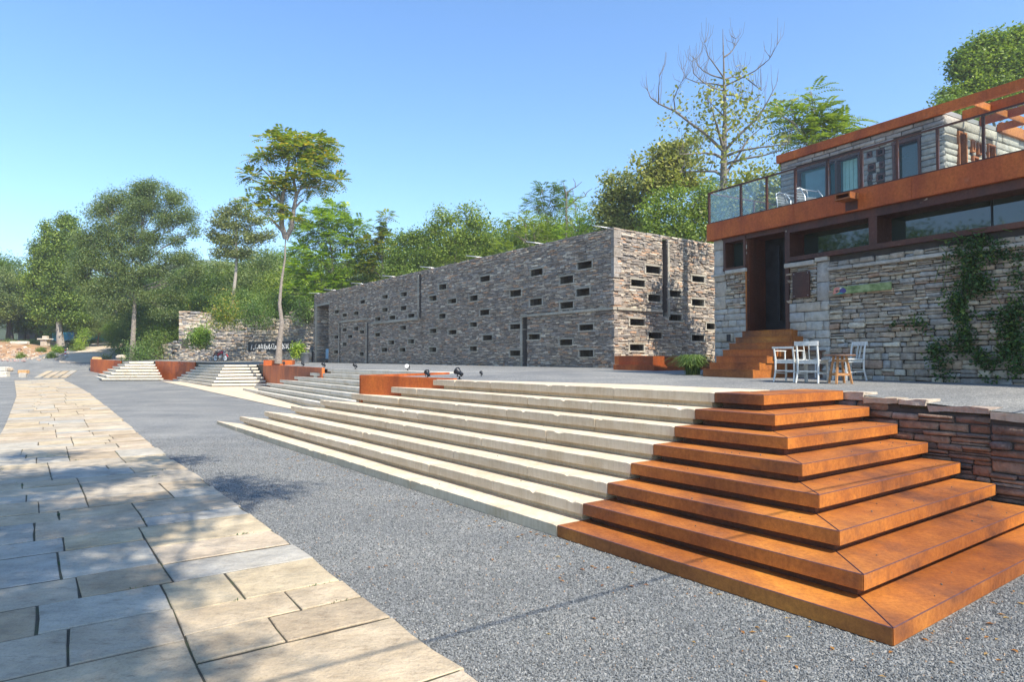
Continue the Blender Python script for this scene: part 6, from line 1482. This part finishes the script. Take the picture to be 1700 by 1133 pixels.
# --- bin, blue cover
p = atY(506.5, 601, 47); p.z = zt_(p.x, p.y); t = thing('grey_bin', 'tapered grey plastic bin against the end of the low wall', 'bin', p)
bb = B(); bb.lathe([(.24, 0), (.26, .02), (.33, .64), (.35, .65), (.35, .69), (.32, .69), (.30, .60)], 20); bb.build('body', M['grey_plastic'], t, smooth=True)
p = FL.P(sum(FL.uz(*c5(x, 900))[0] for x in (195, 245))/2-.25, zt_(*FL.P(29, 0).xy), -.45); t = thing('covered_cart', 'cart under a pale blue plastic cover, parked in the far doorway', 'cart', p, math.atan2(dl.y, dl.x))
bb = B(); bb.box((-.5, -.3, .28), (.5, .3, 1.0)); bmesh.ops.subdivide_edges(bb.bm, edges=bb.bm.edges, cuts=4, use_grid_fill=True)
for v in bb.bm.verts: v.co += Vector((noise.noise(v.co*4), noise.noise(v.co*4+Vector((3, 0, 0))), .4*noise.noise(v.co*5)))*.06; v.co.x *= 1-.12*(v.co.z-.3); v.co.y *= 1-.12*(v.co.z-.3)
bb.build('cover', M['blue_cloth'], t, smooth=True); bb = B(); bb.box((-.45, -.25, .16), (.45, .25, .275)); bb.build('cart_frame', M['black'], t)
for x in (-.33, .33):
    for y in (-.24, .24): bb = B(); bb.lathe([(.09, -.02), (.10, -.01), (.10, .01), (.09, .02)], 14, Matrix.Translation((x, y, .10)) @ Matrix.Rotation(R(90), 4, 'X')); bb.build('wheel', M['rubber'], t)
# --- ruined dry-stone walls
def ytop(L):
    def f(p):
        px = 850+F*p.x/p.y; y = interp(px, L); return EYE+(597.5-y)*p.y/F+.05*noise.noise(p*1.7)
    return f
zr_ = lambda px, Y_: zt_(atY(px, 600, Y_).x, Y_)-.1
w_a = [atY(298, 600, 56.5), atY(400, 600, 55), atY(470, 600, 53), atY(517, 600, 50.6)]
for v in w_a: v.z = 0
wall_thing('low dry-stone wall behind the motorcycle and the steel planter', w_a, 1.75, 3.0, .7, M['ruin'], M['b2back'], (.06, .15), (.14, .42), topn=ytop([(290, 578), (330, 580), (400, 582), (470, 582), (520, 583)]), gap=.012, n8=True, proud=(-.02, .06), split=.2)
w_b = [atY(296, 600, 59), atY(356, 600, 59.5)]
for v in w_b: v.z = 0
wall_thing('tall square-cut end of the ruined wall with a stone cap line', w_b, 1.75, 6.3, .8, M['ruin'], M['b2back'], (.07, .16), (.18, .5), topn=ytop([(290, 518), (305, 519), (340, 521), (360, 522)]), gap=.012, n8=True, proud=(-.02, .06), split=.2, cop=dict(l=(.5, 1.1), h=(.10, .16), ov=.12, m=M['ruin']))
w_c = [atY(345, 600, 57.6), atY(405, 600, 57.0), atY(480, 600, 55.2), atY(523, 600, 53.2)]
for v in w_c: v.z = 0
wall_thing('ruined dry-stone wall with a ragged crest, behind the black lettered board', w_c, 1.75, 5, .7, M['ruin'], M['b2back'], (.07, .17), (.2, .55), topn=ytop([(343, 536), (350, 541), (358, 538), (372, 541), (385, 534), (400, 531), (415, 527), (430, 527), (445, 528), (455, 534), (470, 531), (480, 523), (492, 516), (508, 513), (525, 528)]), gap=.012, n8=True, proud=(-.02, .07), split=.2, cop=dict(l=(.25, .7), h=(.08, .2), ov=.08, m=M['ruin']))
w_d = [atY(236, 600, 62), atY(300, 600, 58.5)]
for v in w_d: v.z = 0
wall_thing('tumbled low stone wall between the elm trunk and the ruin', w_d, 1.6, 3, .8, M['ruin'], M['b2back'], (.10, .22), (.25, .6), topn=ytop([(230, 590), (245, 584), (262, 575), (280, 568), (292, 566), (300, 562)]), gap=.025, n8=True, proud=(-.05, .1), split=.1)
# dry branches lying on the ruin
t = thing('dry_branches', 'bundle of dry pale branches lying on the crest of the ruined wall', 'branches', atY(395, 530, 58)); bb = B(); rr = random.Random(8); L0 = Vector(t.location)
for i in range(16): x = rr.uniform(384, 402); bb.tube([atY(x, 535, 58)-L0, atY(x-rr.uniform(0, 10), 523, 58.2)-L0, atY(x-rr.uniform(-22, 22), rr.uniform(512, 522), 58.3)-L0], [.05, .035, .012], 5, cap=False)
bb.build('sticks', M['bark_pale'], t)
p = atY(355, 521, 59.4); t = thing('clay_chimney_pot', 'small orange clay pipe standing on the tall ruined wall end', 'pipe', p); bb = B(); bb.lathe([(.14, -.2), (.14, .35), (.18, .36), (.18, .46), (.14, .47)], 14); bb.build('pot', simple('terracotta', (.45, .2, .1), .8), t, smooth=True)
# --- black lettered board
P0, P1 = atY(414, 583, 55.0), atY(492, 583.5, 51.8); d = (P1-P0); d.z = 0; Lb_ = d.length; d.normalize(); FB = Face(Vector((P0.x, P0.y, 0)), d, (d.y, -d.x, 0)); zb0 = P0.z-.08; zb1 = atY(414, 569, 55.0).z
t = thing('lettered_board', 'long black board with white cursive lettering on the low stone wall', 'sign', (P0.x, P0.y, zb0)); bb = B(); FB.box(bb, 0, Lb_, zb0, zb1, 0, .05); bb.build('board', M['black'], t)
bb = B(); FB.box(bb, -.06, 0, zb0-.0, zb1+.06, -.02, .08); FB.box(bb, 0, Lb_, zb1, zb1+.04, -.01, .07); bb.build('frame', M['black'], t)
bb = B(); rr = random.Random(21); H_ = zb1-zb0
def stroke(pts, r_=.022): bb.tube([FB.P(Lb_*x, zb0+H_*y, .062) for x, y in pts], r_, 5)
x = .05
glyph = [[(0, .2), (.3, .75)], [(0, .35), (.25, .2), (.5, .4)], [(.3, .8), (0, .6), (.1, .3), (.4, .35)], [(0, .4), (.2, .3), (.35, .75), (.25, .4)], [(0, .75), (.1, .3), (.4, .4), (.5, .8)], [(0, .3), (.3, .8), (.35, .5), (.1, .5), (.4, .25)], [(0, .25), (.15, .6), (.3, .6), (.3, .25), (.5, .35)], [(0, .8), (.4, .75), (.05, .3), (.5, .25)]]
for k, g in enumerate((0, 1, 2, 3, 4, 3, 5, 6, 5, 3, 7, 6, 1, 7, 5, 2, 4, 1)):
    stroke([(x+q[0]*.085, q[1]) for q in glyph[g]]); x += .047
bb.build('lettering', M['white'], t); bb = B(); FB.box(bb, Lb_*.925, Lb_*.945, zb0+H_*.25, zb0+H_*.7, .051, .058); bb.build('paper_slip', M['white'], t)
settle(t)
# --- motorcycle
p = atY(366, 601, 53.8); p.z = zt_(p.x, p.y); t = thing('motorcycle', 'red motorcycle with pale spoked wheels parked against the low stone wall', 'motorcycle', p, R(-28)); t.scale = (.92,)*3
mp2 = lambda x, z, y=0: (x, y, z)
def wheel(x, nm):
    m4 = Matrix.Translation((x, 0, .30)) @ Matrix.Rotation(R(90), 4, 'X'); bb = B()
    n = 24
    bm = bb.bm; rings = []
    for i in range(n):
        a = 2*math.pi*i/n; ring = []
        for k in range(8): b = 2*math.pi*k/8; rr_ = .27+.032*math.cos(b); ring.append(bm.verts.new(m4 @ Vector((math.cos(a)*rr_, math.sin(a)*rr_, .032*math.sin(b)))))
        rings.append(ring)
    for i in range(n):
        for k in range(8): bm.faces.new((rings[i][k], rings[(i+1) % n][k], rings[(i+1) % n][(k+1) % 8], rings[i][(k+1) % 8]))
    w_ = bb.build(nm, M['rubber'], t, smooth=True)
    bb = B(); bb.lathe([(.245, -.02), (.25, -.02), (.25, .02), (.245, .02)], 24, m4); bb.lathe([(.05, -.05), (.05, .05)], 12, m4)
    for k in range(5): a = 2*math.pi*k/5; bb.obar(m4 @ Vector((math.cos(a)*.04, math.sin(a)*.04, 0)), m4 @ Vector((math.cos(a)*.245, math.sin(a)*.245, 0)), .035, .02)
    bb.build('rim', M['white'], w_)
wheel(.62, 'front_wheel'); wheel(-.62, 'rear_wheel')
bb = B(); bb.tube([(.44, 0, .92), (.62, .0, .30)], .03, 8); bb.tube([(.44, .08, .90), (.62, .08, .30)], .025, 8); bb.tube([(.44, -.08, .90), (.62, -.08, .30)], .025, 8); bb.build('fork', M['metal'], t, smooth=True)
bb = B(); bb.tube([(.42, 0, .86), (.0, 0, .66), (-.45, 0, .70)], .03, 8); bb.tube([(.40, 0, .80), (.15, 0, .30), (-.25, 0, .28), (-.62, 0, .30)], .028, 8); bb.tube([(-.25, .1, .30), (-.62, .1, .30), (-.40, .1, .66)], .02, 6); bb.tube([(-.25, -.1, .30), (-.62, -.1, .30), (-.40, -.1, .66)], .02, 6); bb.build('frame', M['black'], t, smooth=True)
def blob(nm, m, c, s, rot=0): bb = B(); bmesh.ops.create_icosphere(bb.bm, subdivisions=3, radius=1, matrix=Matrix.Translation(c) @ Matrix.Rotation(rot, 4, 'Y') @ Matrix.Diagonal((*s, 1))); return bb.build(nm, m, t, smooth=True)
blob('fuel_tank', M['red'], (.16, 0, .78), (.27, .13, .13), R(8)); blob('seat', M['rubber'], (-.33, 0, .78), (.36, .12, .06)); blob('side_cover', M['red'], (-.22, 0, .62), (.16, .12, .09)); blob('tail', M['red'], (-.66, 0, .77), (.14, .09, .05), R(10)); blob('headlight', M['metal'], (.54, 0, .88), (.09, .10, .10))
bb = B(); bb.box((-.10, -.11, .27), (.17, .11, .52)); bb.bevel(.03, 2); bb.lathe([(.08, -.1), (.09, -.08), (.09, .08), (.08, .1)], 12, Matrix.Translation((.18, 0, .42)) @ Matrix.Rotation(R(60), 4, 'Y')); bb.build('engine', M['metal'], t)
for x, nm in ((.62, 'front_mudguard'), (-.64, 'rear_mudguard')):
    bb = B(); A1 = [(x+.34*math.cos(a), .30+.34*math.sin(a)) for a in np.linspace(R(20), R(150), 9)]
    for (a, b), (c_, d_) in zip(A1, A1[1:]): bb.poly3([(a, -.06, b), (c_, -.06, d_), (c_, .06, d_), (a, .06, b)])
    bb.build(nm, M['red'], t)
bb = B(); bb.tube([(.36, .36, 1.02), (.42, .18, 1.00), (.43, 0, .97), (.42, -.18, 1.0), (.36, -.36, 1.02)], .014, 6); bb.build('handlebar', M['black'], t); bb = B(); bb.tube([(.10, .13, .34), (-.3, .15, .28), (-.75, .15, .34)], [.03, .035, .045], 8); bb.build('exhaust', M['metal'], t, smooth=True)
bb = B(); bb.tube([(.38, .22, 1.0), (.34, .26, 1.14)], .008, 5); bb.lathe([(.05, 0), (.05, .01)], 10, Matrix.Translation((.34, .27, 1.16)) @ Matrix.Rotation(R(90), 4, 'Y')); bb.build('mirror', M['black'], t)
# --- earth bank with rubble, stones, bollard
XS = np.linspace(-95, -44.5, 60); YS = np.linspace(63.8, 84, 24); V_ = []
def bank(x, y):
    g = zg(x, y); f = max(0, min(1, (y-64.5)/6.0)); f = f*f*(3-2*f); e = max(0, min(1, (-46.2-x-.42*(y-64.5))/4.5)); return g-.05+(.85*f*e)*(1-.55*max(0, (y-72)/12))+.22*noise.noise(Vector((x*.5, y*.5, 0)))*f*e+.1*noise.noise(Vector((x*1.8, y*1.8, 0)))*f*e
for y in YS:
    for x in XS: V_.append((x, y, bank(x, y)))
n = len(XS); Q = [(j*n+i, j*n+i+1, (j+1)*n+i+1, (j+1)*n+i) for j in range(len(YS)-1) for i in range(n-1)]
tag(link('earth_bank', mesh_np('earth_bank', V_, np.array(Q), [M['earth']], smooth=True)), kind='structure')
def rocks(name, m, spots, kind=None):
    bb = B()
    for (x, y, z, s) in spots:
        m4 = Matrix.Translation((x, y, z)) @ Matrix.Rotation(random.uniform(0, 6), 4, Vector((random.random(), random.random(), 1))) @ Matrix.Diagonal((s*random.uniform(.7, 1.3), s*random.uniform(.6, 1), s*random.uniform(.35, .7), 1))
        r_ = bmesh.ops.create_icosphere(bb.bm, subdivisions=1, radius=1, matrix=m4)
        for v in r_['verts']: v.co += Vector((noise.noise(v.co*3), noise.noise(v.co*3+Vector((5, 0, 0))), noise.noise(v.co*3+Vector((0, 5, 0)))))*s*.35
    o = bb.build(name, m)
    if kind: tag(o, kind=kind)
    return o
rr = random.Random(33); sp = []
for i in range(1000):
    x = rr.uniform(-66, -45.5); y = 64.4+abs(rr.gauss(0, 3.2)); sp.append((x, y, bank(x, y)+.02, rr.uniform(.05, .16)*(1 if rr.random() < .92 else 2.2)))
rocks('rubble', M['coping'], sp, 'stuff')
sp = [(x, 64.2-.02*(x+60)+rr.gauss(0, .25), zg(x, 64.2)+.03, rr.uniform(.05, .14)) for x in np.linspace(-75, -46.5, 230)]
rocks('brick_debris', simple('pinkish_debris', (.42, .27, .24), .9, 0, .5, 1.5), sp, 'stuff')
def block(name, label, px, py, w_, h_, d_, m, grp=None, rz=0, cat='stone', bev=.04, y_=None):
    p = atG(px, py) if y_ is None else atY(px, py, y_); t = thing(name, label, cat, p, rz, grp); bb = B(); bb.box((-w_/2, -d_/2, -.05), (w_/2, d_/2, h_)); bb.bevel(bev); bmesh.ops.subdivide_edges(bb.bm, edges=bb.bm.edges, cuts=1, use_grid_fill=True)
    for v in bb.bm.verts: q = v.co*3+Vector((px, py, 0)); v.co += Vector((noise.noise(q), noise.noise(q+Vector((4, 0, 0))), noise.noise(q+Vector((0, 4, 0)))))*.05
    bb.build('block', m, t); return t
GSN = 'cut stones dumped on the gravel at the left'
s_top = simple('orange_sandstone', (.52, .30, .13), .85); 
block('stone_block', 'long pale stone block at the left frame edge', 3, 626, 1.0, .42, .6, M['white_stone'], GSN, R(5))
block('stone_block', 'white slab resting behind the pale block at the left frame edge', 3, 616, .9, .35, .6, M['white_stone'], GSN)
block('boulder', 'rounded cream boulder between the dumped blocks', 17, 617, .45, .38, .4, M['coping'], GSN, bev=.12)
block('stone_block', 'grey block with a dark face, right end of the dumped stones', 38, 627, .55, .36, .5, M['ashlar'], GSN, R(20))
block('stone_block', 'orange sandstone block lying on the grey one', 39, 620.5, .75, .30, .5, s_top, GSN, R(10))
rocks('pink_rubble', simple('pink_rubble', (.45, .30, .27), .9, 0, .5, 3), [(atG(random.uniform(15, 40), random.uniform(617, 626)).x, atG(25, 622).y+random.uniform(-1, 1.5), zg(0, 50)+.05, random.uniform(.05, .12)) for _ in range(70)], 'stuff')
GSB = 'flat stones at the corner of the dirt road'
block('flat_stone', 'flat cream stone in front of the red and white bollard', 100, 597.5, .8, .14, .5, M['coping'], GSB, bev=.05); block('flat_stone', 'short upright stump-like stone left of the bollard', 93.5, 592, .3, .32, .3, M['white_stone'], GSB); block('flat_stone', 'second flat stone nearer the bollard foot', 105, 594, .7, .12, .45, M['coping'], GSB)
block('boulder', 'orange boulder on the leftmost corner of the terrace', 161, 598, .75, .25, .5, s_top, None, bev=.1, y_=60.6); block('boulder', 'grey boulder beside the dirt road, left of the elm trunk', 202, 597, .95, .42, .7, M['ruin'], None, bev=.18, y_=61.5)
p = atG(108.5, 592.5); t = thing('bollard', 'short red and white banded bollard at the road corner', 'bollard', p)
for nm, z0, z1, m in (('white_band', 0, .22, 'white'), ('red_band', .22, .38, 'red_sign'), ('white_band', .38, .55, 'white'), ('red_band', .55, .74, 'red_sign')): bb = B(); bb.lathe([(.085, z0), (.085, z1-.005), (.08, z1-.001)], 14); bb.build(nm, M[m], t, smooth=False)
bb = B(); bb.lathe([(.075, .739), (.05, .77), (.0101, .78)], 14); bb.build('cap', M['white'], t)
# stone table and slab on the bank
p = atY(75, 571, 72.5); t = thing('stone_table', 'pale stone table with a block on it, on top of the orange bank', 'table', p)
bb = B(); bb.box((-.35, -.3, -.3), (.35, .3, .42)); bb.bevel(.04); bb.build('pedestal', M['coping'], t); bb = B(); bb.box((-.6, -.45, .421), (.6, .45, .56)); bb.bevel(.03); bb.build('tabletop', M['white_stone'], t); bb = B(); bb.box((-.25, -.2, .561), (.3, .2, .84)); bb.bevel(.05); bb.build('stone_on_top', M['coping'], t)
block('stone_slab', 'long pale stone slab lying on the bank left of the stone table', 33, 571.5, 1.8, .28, .5, M['white_stone'], None, y_=72.5)
# printed banners
def banner(label, px0, px1, py0, py1, Y_, stops, seed):
    a, b = atY(px0, py1, Y_), atY(px1, py0, Y_); m, nt_, b1_, _ = mat('banner_print'); n_ = tex(nt_, 1.1, 6, .65, mapping=(1, 1, 1.6)); n_.inputs['Distortion'].default_value = .8; r_ = ramp(nt_, n_.outputs[0], stops); nt_.links.new(r_.outputs[0], b1_.inputs[0]); b1_.inputs['Roughness'].default_value = .5
    t = thing('printed_banner', label, 'banner', (a.x, Y_, a.z), 0, None); L0 = Vector(t.location); bb = B(); bb.box((0, -.02, 0), (b.x-a.x, .02, b.z-a.z)); bb.build('sheet', m, t)
    bb = B(); W_ = b.x-a.x
    for x in (0, W_/2, W_): bb.box((x-.03, .021, -.8), (x+.03, .07, b.z-a.z))
    bb.build('posts', M['metal'], t)
banner('blue printed banner behind the poplar trunk', 86, 122, 552, 566, 88, [(.3, (.03, .20, .42)), (.5, (.07, .38, .62)), (.68, (.35, .58, .68))], 1)
banner('blue and green landscape banner left of the dirt road end', 145, 173, 553, 567, 88, [(.3, (.02, .22, .20)), (.45, (.05, .36, .22)), (.58, (.08, .32, .50)), (.72, (.5, .6, .55))], 2)
banner('bright green banner at the top of the dirt road', 173.5, 202, 553, 567, 89, [(.3, (.02, .30, .18)), (.6, (.05, .45, .28)), (.75, (.4, .6, .5))], 3)
# huts among the trees
def hut(label, px0, px1, pybase, pyeave, pyridge, Y_, D, wm, rm, ridge_x=.5):
    a, b = atY(px0, pybase, Y_), atY(px1, pybase, Y_); ze = atY(px0, pyeave, Y_).z; zr2 = atY(px0, pyridge, Y_).z; t = thing('village_hut', label, 'hut', (a.x, Y_, a.z)); L0 = Vector(t.location); W_ = b.x-a.x; h = ze-a.z; hr2 = zr2-a.z
    bb = B(); bb.box((0, 0, -1), (W_, D, h)); bb.bm.faces.ensure_lookup_table(); bb.build('wall', wm, t)
    bb = B(); o_ = .35; x_ = W_*ridge_x
    for y0, y1 in ((-.35, D+.35),):
        P = [(-o_, y0, h-.1), (x_, y0, hr2), (W_+o_, y0, h-.1), (W_+o_, y0, h-.02), (x_, y0, hr2+.12), (-o_, y0, h-.02)]; A_ = [bb.bm.verts.new(q) for q in P]; B2_ = [bb.bm.verts.new((q[0], y1, q[2])) for q in P]
        bb.bm.faces.new((A_[0], A_[1], A_[4], A_[5])); bb.bm.faces.new((A_[1], A_[2], A_[3], A_[4])); bb.bm.faces.new((B2_[5], B2_[4], B2_[1], B2_[0])); bb.bm.faces.new((B2_[4], B2_[3], B2_[2], B2_[1]))
        for i in range(6): j = (i+1) % 6; bb.bm.faces.new((A_[i], B2_[i], B2_[j], A_[j]))
    bb.build('roof', rm, t); bb = B(); bb.poly3([(0, .0, h-.001), (W_, 0, h-.001), (x_, 0, hr2-.02)]); bb.build('gable', wm, t)
    bb = B(); bb.box((W_*.4, -.03, -.5), (W_*.6, -.002, h*.7)); bb.build('door', M['wood_brown'], t)
hut('grey hut with a gabled roof, behind the blue banner', 66, 96, 562, 541, 529, 93, 5, M['hut_wall'], simple('grey_tiles', (.20, .19, .19), .9, 0, .3, 3)); hut('hut with a sloping rusty red roof, left of the grey one', 30, 62, 562, 552, 530, 90, 4, M['hut_wall'], M['roof_tin'], .12); hut('pale walled hut seen through leaves above the dirt road', 118, 190, 566, 538, 527, 99, 5, simple('pale_plaster', (.38, .36, .33), .9, 0, .2, 1), simple('grey_tiles', (.22, .21, .20), .9, 0, .3, 3))

# ---------------------------------------------------------------- summer haze
hm = bpy.data.materials.new('summer_haze'); hm.use_nodes = True; nt = hm.node_tree; nt.nodes.clear()
o = nt.nodes.new("ShaderNodeOutputMaterial"); v = nt.nodes.new("ShaderNodeVolumePrincipled"); v.inputs['Color'].default_value = (.94, .95, .96, 1); v.inputs['Density'].default_value = .0008; v.inputs['Anisotropy'].default_value = .2
nt.links.new(v.outputs[0], o.inputs['Volume'])
bb = B(); bb.box((-600, -82, -1.2), (600, 420, 60)); tag(bb.build('haze', hm), kind='stuff')
